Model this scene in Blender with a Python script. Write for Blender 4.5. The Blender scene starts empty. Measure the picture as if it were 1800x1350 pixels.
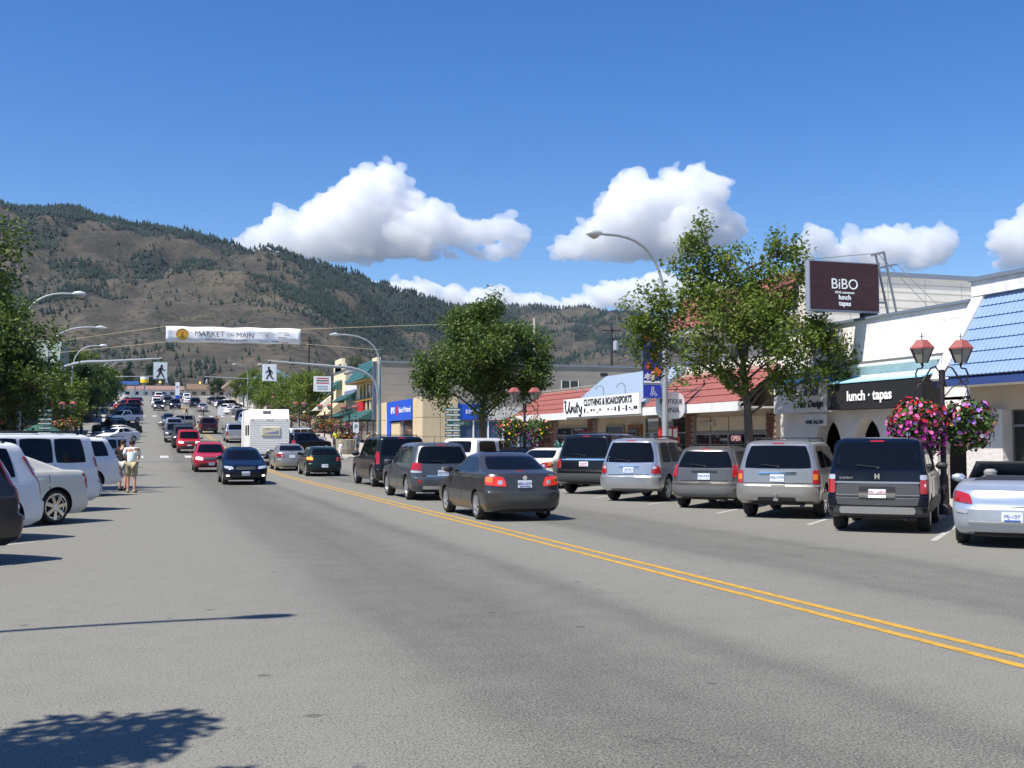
import bpy, bmesh, math, random
import numpy as np
from mathutils import Vector, Matrix, noise as mnoise
R = math.radians
SC = bpy.context.scene
COL = SC.collection
random.seed(7)
# ------------------------------------------------------------------ camera, world, sun, exposure
cd = bpy.data.cameras.new('camera'); cam = bpy.data.objects.new('camera', cd); COL.objects.link(cam)
cd.sensor_width = 36.0; cd.lens = 36.0 * 1970 / 1800; cd.clip_start = 0.1; cd.clip_end = 60000
cam.location = (0, 0, 1.72)
cam.rotation_euler = (R(90 + 2.91), 0, R(-18.1))
SC.camera = cam
SUN_AZ, SUN_EL = 248.0, 58.5          # clockwise from the street direction (+Y), degrees
w = bpy.data.worlds.new('World'); SC.world = w; w.use_nodes = True
nt = w.node_tree; nt.nodes.clear()
sky = nt.nodes.new('ShaderNodeTexSky'); sky.sky_type = 'NISHITA'; sky.sun_disc = False
sky.sun_elevation = R(SUN_EL); sky.sun_rotation = R(SUN_AZ)
sky.altitude = 300; sky.air_density = 1.0; sky.dust_density = 0.25; sky.ozone_density = 3.2
hs = nt.nodes.new('ShaderNodeHueSaturation'); hs.inputs['Saturation'].default_value = 1.36
hs.inputs['Hue'].default_value = 0.512
bg = nt.nodes.new('ShaderNodeBackground'); bg.inputs[1].default_value = 0.102
wo = nt.nodes.new('ShaderNodeOutputWorld')
nt.links.new(sky.outputs[0], hs.inputs['Color']); nt.links.new(hs.outputs[0], bg.inputs[0]); nt.links.new(bg.outputs[0], wo.inputs[0])
sd = bpy.data.lights.new('sun', 'SUN'); sd.energy = 5.0; sd.angle = R(0.53); sd.color = (1.0, 0.955, 0.88)
sun = bpy.data.objects.new('sun', sd); COL.objects.link(sun)
_sv = Vector((math.sin(R(SUN_AZ)) * math.cos(R(SUN_EL)), math.cos(R(SUN_AZ)) * math.cos(R(SUN_EL)), math.sin(R(SUN_EL))))
sun.rotation_euler = (-_sv).to_track_quat('-Z', 'Y').to_euler(); sun.location = (-30, -10, 60)
vs = SC.view_settings; vs.view_transform = 'Standard'; vs.look = 'None'; vs.exposure = 0.56; vs.gamma = 1.0; vs.use_curve_mapping = False
SC.cycles.use_denoising = True
SC.cycles.max_bounces = 14; SC.cycles.diffuse_bounces = 3; SC.cycles.glossy_bounces = 3
SC.cycles.volume_bounces = 12; SC.cycles.transparent_max_bounces = 16

# ------------------------------------------------------------------ helpers
def lin(h):
    h = h.lstrip('#'); c = [int(h[i:i + 2], 16) / 255 for i in (0, 2, 4)]
    return tuple((x / 12.92 if x <= .04045 else ((x + .055) / 1.055) ** 2.4) for x in c)
MATS = {}
def mat(name, col=(.5, .5, .5), rough=.6, metal=0.0, noise=None, bump=None, coat=0.0, spec=None, emit=None, col2=None, stretch=None):
    if name in MATS: return MATS[name]
    if isinstance(col, str): col = lin(col)
    if isinstance(col2, str): col2 = lin(col2)
    m = bpy.data.materials.new(name); m.use_nodes = True; MATS[name] = m
    n, l = m.node_tree.nodes, m.node_tree.links
    b = n['Principled BSDF']
    b.inputs['Base Color'].default_value = (*col, 1); b.inputs['Roughness'].default_value = rough
    b.inputs['Metallic'].default_value = metal
    b.inputs['Coat Weight'].default_value = coat; b.inputs['Coat Roughness'].default_value = .04
    if spec is not None: b.inputs['Specular IOR Level'].default_value = spec
    if emit: b.inputs['Emission Color'].default_value = (*emit[0], 1); b.inputs['Emission Strength'].default_value = emit[1]
    if noise or bump:
        tc = n.new('ShaderNodeTexCoord'); mp = n.new('ShaderNodeMapping'); l.new(tc.outputs['Object'], mp.inputs[0])
        if stretch: mp.inputs['Scale'].default_value = stretch
    if noise:
        sc_, am = noise
        t = n.new('ShaderNodeTexNoise'); t.inputs['Scale'].default_value = sc_; t.inputs['Detail'].default_value = 6; t.inputs['Roughness'].default_value = .65
        l.new(mp.outputs[0], t.inputs['Vector'])
        rp = n.new('ShaderNodeValToRGB'); rp.color_ramp.elements[0].position = .3; rp.color_ramp.elements[1].position = .7
        a = tuple(max(0, c * (1 - am)) for c in col); c2 = col2 or tuple(min(1, c * (1 + am)) for c in col)
        rp.color_ramp.elements[0].color = (*a, 1); rp.color_ramp.elements[1].color = (*c2, 1)
        l.new(t.outputs['Fac'], rp.inputs[0]); l.new(rp.outputs[0], b.inputs['Base Color'])
    if bump:
        t2 = n.new('ShaderNodeTexNoise'); t2.inputs['Scale'].default_value = bump[0]; t2.inputs['Detail'].default_value = 4
        l.new(mp.outputs[0], t2.inputs['Vector'])
        bp = n.new('ShaderNodeBump'); bp.inputs['Strength'].default_value = bump[1]; bp.inputs['Distance'].default_value = bump[2] if len(bump) > 2 else .02
        l.new(t2.outputs['Fac'], bp.inputs['Height']); l.new(bp.outputs[0], b.inputs['Normal'])
    return m
def mesh(name, v, f, smooth=False):
    me = bpy.data.meshes.new(name); me.from_pydata([tuple(map(float, p)) for p in v], [], [tuple(map(int, q)) for q in f])
    if smooth: me.polygons.foreach_set('use_smooth', [True] * len(me.polygons))
    me.update(); return me
def npmesh(name, V, F, smooth=False):
    """fast mesh from float verts (N,3) and faces (M,k)"""
    V = np.asarray(V, np.float32); F = np.asarray(F, np.int32); k = F.shape[1]
    me = bpy.data.meshes.new(name); me.vertices.add(len(V)); me.vertices.foreach_set('co', V.ravel())
    me.loops.add(F.size); me.loops.foreach_set('vertex_index', F.ravel())
    me.polygons.add(len(F)); me.polygons.foreach_set('loop_start', np.arange(0, F.size, k, dtype=np.int32))
    me.polygons.foreach_set('loop_total', np.full(len(F), k, np.int32))
    if smooth: me.polygons.foreach_set('use_smooth', np.ones(len(F), bool))
    me.update(calc_edges=True); return me
def link(name, me, m=None, parent=None, loc=None):
    o = bpy.data.objects.new(name, me); COL.objects.link(o)
    if m is not None:
        ms = m if isinstance(m, (list, tuple)) else [m]
        if len(me.materials) == 0:
            for x in ms: me.materials.append(x)
        else:
            for i, x in enumerate(ms):
                if me.materials[i] != x:
                    o.material_slots[i].link = 'OBJECT'; o.material_slots[i].material = x
    if parent is not None: o.parent = parent
    if loc is not None: o.location = loc
    return o
def tag(o, label=None, cat=None, group=None, kind=None):
    if label: o['label'] = label
    if cat: o['category'] = cat
    if group: o['group'] = group
    if kind: o['kind'] = kind
    return o
def empty(name, loc, rz=0, label=None, cat=None, group=None):
    o = bpy.data.objects.new(name, None); COL.objects.link(o); o.location = loc; o.rotation_euler = (0, 0, rz); o.empty_display_size = .1
    return tag(o, label, cat, group)
def children(o):
    return [c for c in bpy.data.objects if c.parent == o]
def copy_tree(o, loc=None, rz=None, label=None, scale=None):
    c = o.copy(); COL.objects.link(c)
    if loc is not None: c.location = loc
    if rz is not None: c.rotation_euler = (0, 0, rz)
    if scale is not None: c.scale = (scale,) * 3
    if label: c['label'] = label
    for ch in o.children:
        k = ch.copy(); COL.objects.link(k); k.parent = c
        for g_ in ch.children:
            q = g_.copy(); COL.objects.link(q); q.parent = k
    return c
class MB:
    """collects shapes for ONE mesh; coordinates are world, shifted by the parent's location"""
    def __init__(s, org=(0, 0, 0)): s.v = []; s.f = []; s.o = Vector(org)
    def add(s, v, f):
        b = len(s.v); s.v += [Vector(p) - s.o for p in v]; s.f += [tuple(i + b for i in q) for q in f]; return s
    def box(s, x0, x1, y0, y1, z0, z1):
        v = [(x, y, z) for x in (x0, x1) for y in (y0, y1) for z in (z0, z1)]
        return s.add(v, [(0, 1, 3, 2), (4, 6, 7, 5), (0, 4, 5, 1), (2, 3, 7, 6), (0, 2, 6, 4), (1, 5, 7, 3)])
    def bar(s, a, b, w_, h=None, up=(0, 0, 1)):
        a, b = Vector(a), Vector(b); d = (b - a).normalized(); u = Vector(up)
        if abs(d.dot(u)) > .95: u = Vector((1, 0, 0))
        sx = d.cross(u).normalized(); sz = sx.cross(d).normalized(); h = h or w_
        v = [p + sx * (w_ / 2 * i) + sz * (h / 2 * j) for p in (a, b) for i, j in ((-1, -1), (1, -1), (1, 1), (-1, 1))]
        return s.add(v, [(3, 2, 1, 0), (4, 5, 6, 7), (0, 1, 5, 4), (1, 2, 6, 5), (2, 3, 7, 6), (3, 0, 4, 7)])
    def tube(s, pts, rad, n=8, cap=True):
        pts = [Vector(p) for p in pts]; rs = rad if isinstance(rad, (list, tuple)) else [rad] * len(pts)
        v = []; f = []; u = None
        for i, p in enumerate(pts):
            d = (pts[min(i + 1, len(pts) - 1)] - pts[max(i - 1, 0)]).normalized()
            if u is None:
                u = d.orthogonal().normalized()
            else:
                u = (u - d * u.dot(d)); u = u.normalized() if u.length > 1e-6 else d.orthogonal().normalized()
            t = d.cross(u)
            for k in range(n):
                a = 2 * math.pi * k / n; v.append(p + (u * math.cos(a) + t * math.sin(a)) * rs[i])
        for i in range(len(pts) - 1):
            for k in range(n):
                f.append((i * n + k, i * n + (k + 1) % n, (i + 1) * n + (k + 1) % n, (i + 1) * n + k))
        if cap: f += [tuple(range(n))[::-1], tuple(range((len(pts) - 1) * n, len(pts) * n))]
        return s.add(v, f)
    def lathe(s, c, prof, n=16, axis='z', cap=True):
        """prof: (radius, height) list around axis through c"""
        c = Vector(c); v = []; f = []
        for r_, h in prof:
            for k in range(n):
                a = 2 * math.pi * k / n
                p = (r_ * math.cos(a), r_ * math.sin(a), h)
                if axis == 'y': p = (p[0], h, p[1])
                if axis == 'x': p = (h, p[0], p[1])
                v.append(c + Vector(p))
        for i in range(len(prof) - 1):
            for k in range(n): f.append((i * n + k, i * n + (k + 1) % n, (i + 1) * n + (k + 1) % n, (i + 1) * n + k))
        if cap: f += [tuple(range(n))[::-1], tuple(range((len(prof) - 1) * n, len(prof) * n))]
        return s.add(v, f)
    def prism(s, poly, ext):
        """poly: 3D points in a plane, extruded by vector ext"""
        poly = [Vector(p) for p in poly]; e = Vector(ext); n = len(poly)
        return s.add(poly + [p + e for p in poly], [tuple(range(n))[::-1], tuple(range(n, 2 * n))] + [(i, (i + 1) % n, n + (i + 1) % n, n + i) for i in range(n)])
    def build(s, name, m, parent=None, smooth=False, bevel=0):
        me = mesh(name, s.v, s.f, smooth)
        bm = bmesh.new(); bm.from_mesh(me)
        bmesh.ops.recalc_face_normals(bm, faces=bm.faces)
        if bevel: bmesh.ops.bevel(bm, geom=list(bm.edges), offset=bevel, segments=2, affect='EDGES', profile=.5)
        bm.to_mesh(me); bm.free()
        if smooth:
            me.polygons.foreach_set('use_smooth', [True] * len(me.polygons)); me.set_sharp_from_angle(angle=R(38))
        return link(name, me, m, parent, None if parent is not None else tuple(s.o))
def text(s, size, m, parent, loc, rot, name='lettering', ext=.004, align='CENTER', bold=0.0, sx=1.0, shear=0):
    cu = bpy.data.curves.new(name, 'FONT'); cu.body = s; cu.size = size; cu.align_x = align; cu.align_y = 'CENTER'; cu.extrude = ext; cu.offset = bold; cu.shear = shear
    cu.resolution_u = 3
    t = bpy.data.objects.new(name, cu); COL.objects.link(t)
    dg = bpy.context.evaluated_depsgraph_get(); me = bpy.data.meshes.new_from_object(t.evaluated_get(dg)); me.name = name
    bpy.data.objects.remove(t); bpy.data.curves.remove(cu); me.materials.clear(); me.materials.append(m)
    o = bpy.data.objects.new(name, me); COL.objects.link(o); o.parent = parent; o.location = loc; o.rotation_euler = rot; o.scale = (sx, 1, 1)
    return o
FACE_S = (R(90), 0, 0)            # lettering that faces -Y (towards the viewer up the street)
FACE_W = (R(90), 0, R(-90))       # lettering on a right-hand facade, faces -X (the street)
_gx = [-400, 55, 70, 85, 100, 130, 150, 165, 212, 250, 300, 350, 400, 450, 600, 900, 3000]
_gz = [0, 0, .15, .5, 1.05, 2.4, 3.3, 4.2, 7.3, 9.6, 12.4, 15, 17, 18.5, 22, 26, 40]
def g(y): return float(np.interp(y, _gx, _gz))
# ------------------------------------------------------------------ the setting: ground, street, pavements
def asphalt(name, lanes):
    m = bpy.data.materials.new(name); m.use_nodes = True; n, l = m.node_tree.nodes, m.node_tree.links; b = n['Principled BSDF']
    b.inputs['Roughness'].default_value = .82; b.inputs['Specular IOR Level'].default_value = .3
    tc = n.new('ShaderNodeTexCoord')
    def noise(scale, det, vec=None, sx=None):
        t = n.new('ShaderNodeTexNoise'); t.inputs['Scale'].default_value = scale; t.inputs['Detail'].default_value = det; t.inputs['Roughness'].default_value = .6
        mp = n.new('ShaderNodeMapping'); l.new(tc.outputs['Object'], mp.inputs[0])
        if sx: mp.inputs['Scale'].default_value = sx
        l.new(mp.outputs[0], t.inputs['Vector']); return t.outputs['Fac']
    def math_(op, a, c, d=None):
        k = n.new('ShaderNodeMath'); k.operation = op
        for i, x in enumerate((a, c, d)):
            if x is None: continue
            if hasattr(x, 'default_value'): l.new(x, k.inputs[i])
            else: k.inputs[i].default_value = x
        return k.outputs[0]
    sep = n.new('ShaderNodeSeparateXYZ'); l.new(tc.outputs['Object'], sep.inputs[0])
    X = sep.outputs[0]
    warp = math_('MULTIPLY', math_('SUBTRACT', noise(.12, 4), .5), .9)
    Xw = math_('ADD', X, warp)
    val = math_('MULTIPLY_ADD', noise(.35, 5), .16, .92)
    for c, wd, am in lanes:
        dd = math_('DIVIDE', math_('SUBTRACT', Xw, c), wd)
        ga = math_('POWER', 2.718, math_('MULTIPLY', math_('MULTIPLY', dd, dd), -1.0))
        st = math_('MULTIPLY_ADD', noise(1.0, 4, sx=(1.2, .07, 1)), .9, .55)
        val = math_('SUBTRACT', val, math_('MULTIPLY', math_('MULTIPLY', ga, st), am))
    sp = math_('MULTIPLY_ADD', noise(62, 3), 3.8, -.9)
    sp2 = math_('MULTIPLY_ADD', noise(22, 4), .9, .55)
    val = math_('MULTIPLY', math_('MULTIPLY', val, sp), sp2)
    vc = n.new('ShaderNodeTexVoronoi'); vc.feature = 'DISTANCE_TO_EDGE'; vc.inputs['Scale'].default_value = .22
    wv = n.new('ShaderNodeTexNoise'); wv.inputs['Scale'].default_value = .8; wv.inputs['Detail'].default_value = 5; l.new(tc.outputs['Object'], wv.inputs['Vector'])
    vm = n.new('ShaderNodeVectorMath'); vm.operation = 'MULTIPLY_ADD'; l.new(wv.outputs['Color'], vm.inputs[0]); vm.inputs[1].default_value = (2.2, 2.2, 0); l.new(tc.outputs['Object'], vm.inputs[2]); l.new(vm.outputs[0], vc.inputs['Vector'])
    crack = math_('MULTIPLY', math_('LESS_THAN', vc.outputs['Distance'], .0026), math_('GREATER_THAN', noise(.19, 3), .54))
    val = math_('MULTIPLY', val, math_('MULTIPLY_ADD', crack, -.22, 1.0))
    mott = math_('MULTIPLY_ADD', noise(2.4, 6), .5, .75); val = math_('MULTIPLY', val, mott)
    vo = n.new('ShaderNodeTexVoronoi'); vo.inputs['Scale'].default_value = 1.3; l.new(tc.outputs['Object'], vo.inputs['Vector'])
    spot = math_('MULTIPLY', math_('LESS_THAN', vo.outputs['Distance'], .066), math_('GREATER_THAN', noise(.6, 2), .49))
    val = math_('MULTIPLY', val, math_('MULTIPLY_ADD', spot, -.42, 1.0))
    mix = n.new('ShaderNodeMix'); mix.data_type = 'RGBA'; mix.inputs['A'].default_value = (0, 0, 0, 1); mix.inputs['B'].default_value = (.214, .206, .174, 1)
    l.new(val, mix.inputs['Factor']); l.new(mix.outputs['Result'], b.inputs['Base Color'])
    bp = n.new('ShaderNodeBump'); bp.inputs['Strength'].default_value = .55; bp.inputs['Distance'].default_value = .006
    l.new(noise(120, 2), bp.inputs['Height']); l.new(bp.outputs[0], b.inputs['Normal'])
    return m
M_ASPH = asphalt('asphalt', [(3.2, 1.5, .42), (4.7, .30, .22), (2.2, .35, .09), (9.3, 1.5, .36), (8.2, .32, .15), (10.3, .32, .10)])
M_SIDE = mat('pavement_concrete', '#a39c92', .85, noise=(1.5, .16), bump=(60, .3))
M_KERB = mat('kerb_concrete', '#b5b0a6', .8, noise=(3, .15), bump=(40, .3))
M_GROUND = mat('town_ground', '#93897a', .9, noise=(.06, .3), bump=(5, .3))
M_YEL = mat('yellow_road_paint', '#a8842e', .7, noise=(7, .22), bump=(60, .2), col2='#d2a036')
M_WLINE = mat('white_road_paint', '#a9a8a2', .7, noise=(5, .25), bump=(60, .2))
M_WZEB = mat('worn_zebra_paint', '#b9b8b2', .65, noise=(5, .25))
def strip(name, x0, x1, ys, dz, m, parent=None, nx=1):
    V = []; F = []
    for y in ys:
        for k in range(nx + 1): V.append((x0 + (x1 - x0) * k / nx, y, g(y) + dz))
    for j in range(len(ys) - 1):
        for k in range(nx):
            a = j * (nx + 1) + k; F.append((a, a + 1, a + nx + 2, a + nx + 1))
    return link(name, mesh(name, V, F), m, parent)
YS = [-60, -20, 0, 20, 40, 55, 58, 62, 66, 70, 75, 80, 85, 90, 95, 100, 107, 115, 122, 130, 137, 143, 150, 157, 165, 180, 195, 212, 225, 237, 250, 275, 300, 325, 350, 375, 400, 425, 450, 475]
GY = [-400, -100] + YS + [600, 900, 1500, 3000]
ground = tag(strip('ground', -3000, 3000, GY, -.03, M_GROUND), kind='structure')
KL, KR = -5.5, 17.6
road = tag(strip('road', KL, KR, YS, 0, M_ASPH, nx=4), kind='structure')
side_r = tag(strip('side_road', KR, 140, [60.5, 62, 66, 70, 75, 80, 81.5], -.004, M_ASPH), kind='structure')
side_l = tag(strip('side_road', -140, KL, [140, 143, 150, 157, 160], -.004, M_ASPH), kind='structure')
side_r2 = tag(strip('side_road', KR, 140, [140, 143, 150, 157, 160], -.004, M_ASPH), kind='structure')
# double yellow centre line
strip('centre_line', 6.34, 6.45, [y for y in YS if y > -30 and y < 430], .004, M_YEL, road)
strip('centre_line', 6.63, 6.74, [y for y in YS if y > -30 and y < 430], .004, M_YEL, road)
def quadline(name, a, b, wd, m, dz=.004):
    a, b = Vector((*a, 0)), Vector((*b, 0)); d = (b - a).normalized(); s = Vector((-d.y, d.x, 0)) * wd / 2
    V = [(p.x, p.y, g(p.y) + dz) for p in (a - s, a + s, b + s, b - s)]
    return link(name, mesh(name, V, [(3, 2, 1, 0)]), m, road)
for i in range(18):                                  # angled bays, right then left
    y0 = 8.5 + 3.86 * i
    if y0 > 54: continue
    quadline('parking_line', (12.95, y0), (KR - .1, y0 + 4.55), .11, M_WLINE)
for i in range(14):
    y0 = 9.5 + 3.76 * i
    quadline('parking_line', (-1.73, y0), (KL + .1, y0 - 3.67), .10, M_WLINE)
for i in range(10): quadline('parking_line', (12.4, 98 + 4.1 * i), (KR - .1, 98 + 4.1 * i + 5.1), .11, M_WLINE)
for k in range(12):                                  # zebra crossings
    x0 = -4.2 + 1.75 * k
    for (ya, yb) in ((85.0, 88.0), (186, 189.5)):
        V = [(x0, ya, g(ya) + .004), (x0 + .6, ya, g(ya) + .004), (x0 + .6, yb, g(yb) + .004), (x0, yb, g(yb) + .004)]
        link('crossing_bar', mesh('crossing_bar', V, [(0, 1, 2, 3)]), M_WZEB, road)
def pavement(x0, x1, ya, yb, kerb_x):
    ys = sorted([ya, yb] + [y for y in YS if ya < y < yb]); V = []; F = []
    for y in ys: V += [(x0, y, g(y) - .03), (x0, y, g(y) + .15), (x1, y, g(y) + .15), (x1, y, g(y) - .03)]
    for j in range(len(ys) - 1):
        a = j * 4
        for k in range(3): F.append((a + k, a + k + 1, a + k + 5, a + k + 4))
    F += [(3, 2, 1, 0), tuple(range(len(V) - 4, len(V)))]
    pv = tag(link('pavement', mesh('pavement', V, F), M_SIDE), kind='structure')
    V = []; F = []; s = .16 if kerb_x > (x0 + x1) / 2 else -.16
    for y in ys: V += [(kerb_x, y, g(y) - .02), (kerb_x, y, g(y) + .153), (kerb_x + s, y, g(y) + .142), (kerb_x + s, y, g(y) - .02)]
    F = []
    for j in range(len(ys) - 1):
        a = j * 4
        for k in range(3): F.append((a + k, a + k + 1, a + k + 5, a + k + 4))
    F += [(3, 2, 1, 0), tuple(range(len(V) - 4, len(V)))]
    link('kerb', mesh('kerb', V, F), M_KERB, pv)
    return pv
pavement(KR + .16, 60, -60, 60.3, KR + .16); pavement(14.2, 60, 81.8, 139.8, 14.2); pavement(KR + .16, 60, 160.2, 475, KR + .16)
pavement(-60, KL - .16, -60, 139.8, KL - .16); pavement(-60, KL - .16, 160.2, 475, KL - .16)

# ------------------------------------------------------------------ hills
_rng = np.random.RandomState(11)
_lat = _rng.rand(256, 256)
def vnoise(x, y):
    xi = np.floor(x).astype(int); yi = np.floor(y).astype(int); fx = x - xi; fy = y - yi
    fx = fx * fx * (3 - 2 * fx); fy = fy * fy * (3 - 2 * fy)
    a = _lat[xi % 256, yi % 256]; b = _lat[(xi + 1) % 256, yi % 256]; c = _lat[xi % 256, (yi + 1) % 256]; d = _lat[(xi + 1) % 256, (yi + 1) % 256]
    return (a * (1 - fx) + b * fx) * (1 - fy) + (c * (1 - fx) + d * fx) * fy
def fbm(x, y, o=5):
    s = 0; a = .5; t = 0
    for i in range(o): s = s + a * vnoise(x * 2 ** i + 17.3 * i, y * 2 ** i + 5.1 * i); t += a; a *= .5
    return s / t
def _prof(pts):
    """ridge line read as (sideways slope, upward slope) of sight lines -> azimuth and tangent"""
    az = []; te = []
    for px, py in pts:
        off = math.atan((px - 900) / 1970); az.append(math.degrees(off) + 18.1); te.append((775 - py) / 1970 * math.cos(off))
    return np.array(az), np.array(te)
RIDGE = _prof([(-1500, 330), (-700, 350), (0, 366), (100, 378), (200, 396), (330, 428), (450, 464), (550, 496), (650, 521), (800, 547), (860, 552), (920, 552), (1000, 557), (1060, 560), (1100, 565), (1200, 572), (1400, 590), (1800, 606), (4000, 620)])
FOOT = _prof([(-1500, 610), (-300, 606), (0, 602), (60, 592), (150, 578), (290, 573), (400, 569), (470, 566), (540, 576), (620, 600), (690, 628), (780, 648), (900, 652), (1000, 640), (1100, 634), (1300, 640), (1800, 650), (4000, 660)])
def hill_h(az, r):
    Rr = np.interp(az, [-80, -6, 10, 20, 30, 120], [2000, 2200, 2600, 3200, 4200, 4600])
    Rf = np.interp(az, [-80, 8, 20, 40], [900, 980, 1500, 1900])
    Hr = np.interp(az, *RIDGE) * Rr + 1.7; Hf = np.interp(az, *FOOT) * Rf + 1.7
    a = np.radians(az); x = r * np.sin(a); y = r * np.cos(a)
    t0 = np.clip((r - 430) / (Rf - 430), 0, 1); t1 = np.clip((r - Rf * 1.06) / (Rr - Rf * 1.06), 0, 1); t2 = np.clip((r - Rr) / 1200, 0, 1)
    h = -6 + (Hf + 6) * t0 ** 1.25 + (Hr - Hf) * t1 ** 0.95
    env = np.sin(np.pi * np.clip(t1, 0, 1)) ** .8
    rid = 1 - np.abs(fbm(x / 420, y / 420, 4) * 2 - 1) * 2
    h = h + env * (rid - .35) * 75 + (fbm(x / 130, y / 130, 4) - .5) * (26 * t0 + 26 * env) + (fbm(x / 32, y / 32, 4) - .5) * (13 * t0 + 13 * env) - np.abs(fbm(x / 95, y / 150, 3) - .5) * (16 * t0 * (1 - t1) + 28 * env)
    h = h - t2 * 260
    return x, y, h, t0, t1, rid
naz, nr = 420, 190
AZ = np.linspace(-62, 98, naz); RR = np.concatenate([np.linspace(430, 1500, 90), np.linspace(1520, 5600, nr - 90)])
A2, R2 = np.meshgrid(AZ, RR, indexing='ij')
hx, hy, hz, ht0, ht1, hrid = hill_h(A2, R2)
idx = np.arange(naz * nr).reshape(naz, nr)
F = np.stack([idx[:-1, :-1], idx[1:, :-1], idx[1:, 1:], idx[:-1, 1:]], -1).reshape(-1, 4)
def forest_density(az, r, x, y, t0, t1, h):
    left = np.clip((9.5 - az) / 5, 0, 1)
    patch = fbm(x / 260, y / 260, 4); fine = fbm(x / 70, y / 70, 3)
    dl = np.clip((patch * .55 + fine * .45 - .475) * 8.5 + (t1 - .30) * 1.0 + .10, 0.02, .85)
    dr = np.clip((patch * .5 + fine * .5 - .36) * 8 + .05, 0.2, .95)
    d = left * dl + (1 - left) * dr
    d = np.where(az > 18.5, np.clip((patch * .5 + fine * .5 - .45) * 7 + .3, .05, .9), d)
    low = np.clip((t1 - .02) / .10, 0, 1)
    return d * low + (.014 + .06 * (patch > .56)) * (1 - low) * (t0 > .3) * (fine > .47)
HD = forest_density(A2, R2, hx, hy, ht0, ht1, hz)
me = npmesh('hillside', np.stack([hx, hy, hz], -1).reshape(-1, 3), F, smooth=True)
at = me.attributes.new('wooded', 'FLOAT', 'POINT'); at.data.foreach_set('value', HD.ravel().astype(np.float32))
M_HILL = bpy.data.materials.new('dry_hillside'); M_HILL.use_nodes = True
n, l = M_HILL.node_tree.nodes, M_HILL.node_tree.links; b = n['Principled BSDF']; b.inputs['Roughness'].default_value = .95; b.inputs['Specular IOR Level'].default_value = .1
tc = n.new('ShaderNodeTexCoord')
def _nz(s, d):
    t = n.new('ShaderNodeTexNoise'); t.inputs['Scale'].default_value = s; t.inputs['Detail'].default_value = d; t.inputs['Roughness'].default_value = .68; l.new(tc.outputs['Object'], t.inputs['Vector']); return t.outputs['Fac']
r1 = n.new('ShaderNodeValToRGB'); e = r1.color_ramp.elements; e[0].position = .36; e[0].color = (.042, .039, .033, 1); e[1].position = .66; e[1].color = (.116, .096, .066, 1)
k = r1.color_ramp.elements.new(.52); k.color = (.076, .066, .051, 1)
l.new(_nz(.018, 8), r1.inputs[0])
r2 = n.new('ShaderNodeValToRGB'); r2.color_ramp.elements[0].position = .56; r2.color_ramp.elements[1].position = .68; l.new(_nz(.045, 7), r2.inputs[0])
mx = n.new('ShaderNodeMix'); mx.data_type = 'RGBA'; l.new(r2.outputs[0], mx.inputs['Factor']); l.new(r1.outputs[0], mx.inputs['A']); mx.inputs['B'].default_value = (.102, .091, .082, 1)
r3 = n.new('ShaderNodeValToRGB'); r3.color_ramp.elements[0].position = .50; r3.color_ramp.elements[1].position = .64; l.new(_nz(.11, 5), r3.inputs[0])
mb = n.new('ShaderNodeMix'); mb.data_type = 'RGBA'; l.new(r3.outputs[0], mb.inputs['Factor']); l.new(mx.outputs['Result'], mb.inputs['A']); mb.inputs['B'].default_value = (.034, .038, .026, 1)
vd = n.new('ShaderNodeTexVoronoi'); vd.inputs['Scale'].default_value = .17; vd.inputs['Randomness'].default_value = 1.0; l.new(tc.outputs['Object'], vd.inputs['Vector'])
r5 = n.new('ShaderNodeValToRGB'); r5.color_ramp.elements[0].position = .26; r5.color_ramp.elements[0].color = (1, 1, 1, 1); r5.color_ramp.elements[1].position = .40; r5.color_ramp.elements[1].color = (0, 0, 0, 1); l.new(vd.outputs['Distance'], r5.inputs[0])
r6 = n.new('ShaderNodeValToRGB'); r6.color_ramp.elements[0].position = .46; r6.color_ramp.elements[1].position = .54; l.new(_nz(.012, 4), r6.inputs[0])
ms = n.new('ShaderNodeMath'); ms.operation = 'MULTIPLY'; l.new(r5.outputs[0], ms.inputs[0]); l.new(r6.outputs[0], ms.inputs[1])
m5 = n.new('ShaderNodeMix'); m5.data_type = 'RGBA'; l.new(ms.outputs[0], m5.inputs['Factor']); l.new(mb.outputs['Result'], m5.inputs['A']); m5.inputs['B'].default_value = (.030, .034, .022, 1); mb = m5
va = n.new('ShaderNodeAttribute'); va.attribute_name = 'wooded'
mm = n.new('ShaderNodeMath'); mm.operation = 'MULTIPLY_ADD'; l.new(va.outputs['Fac'], mm.inputs[0]); mm.inputs[1].default_value = 1.25; mm.inputs[2].default_value = -.32; mm.use_clamp = True
mf = n.new('ShaderNodeMix'); mf.data_type = 'RGBA'; l.new(mm.outputs[0], mf.inputs['Factor']); l.new(mb.outputs['Result'], mf.inputs['A']); mf.inputs['B'].default_value = (.018, .028, .024, 1)
l.new(mf.outputs['Result'], b.inputs['Base Color'])
hill = tag(link('hillside', me, M_HILL), kind='structure')
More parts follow.
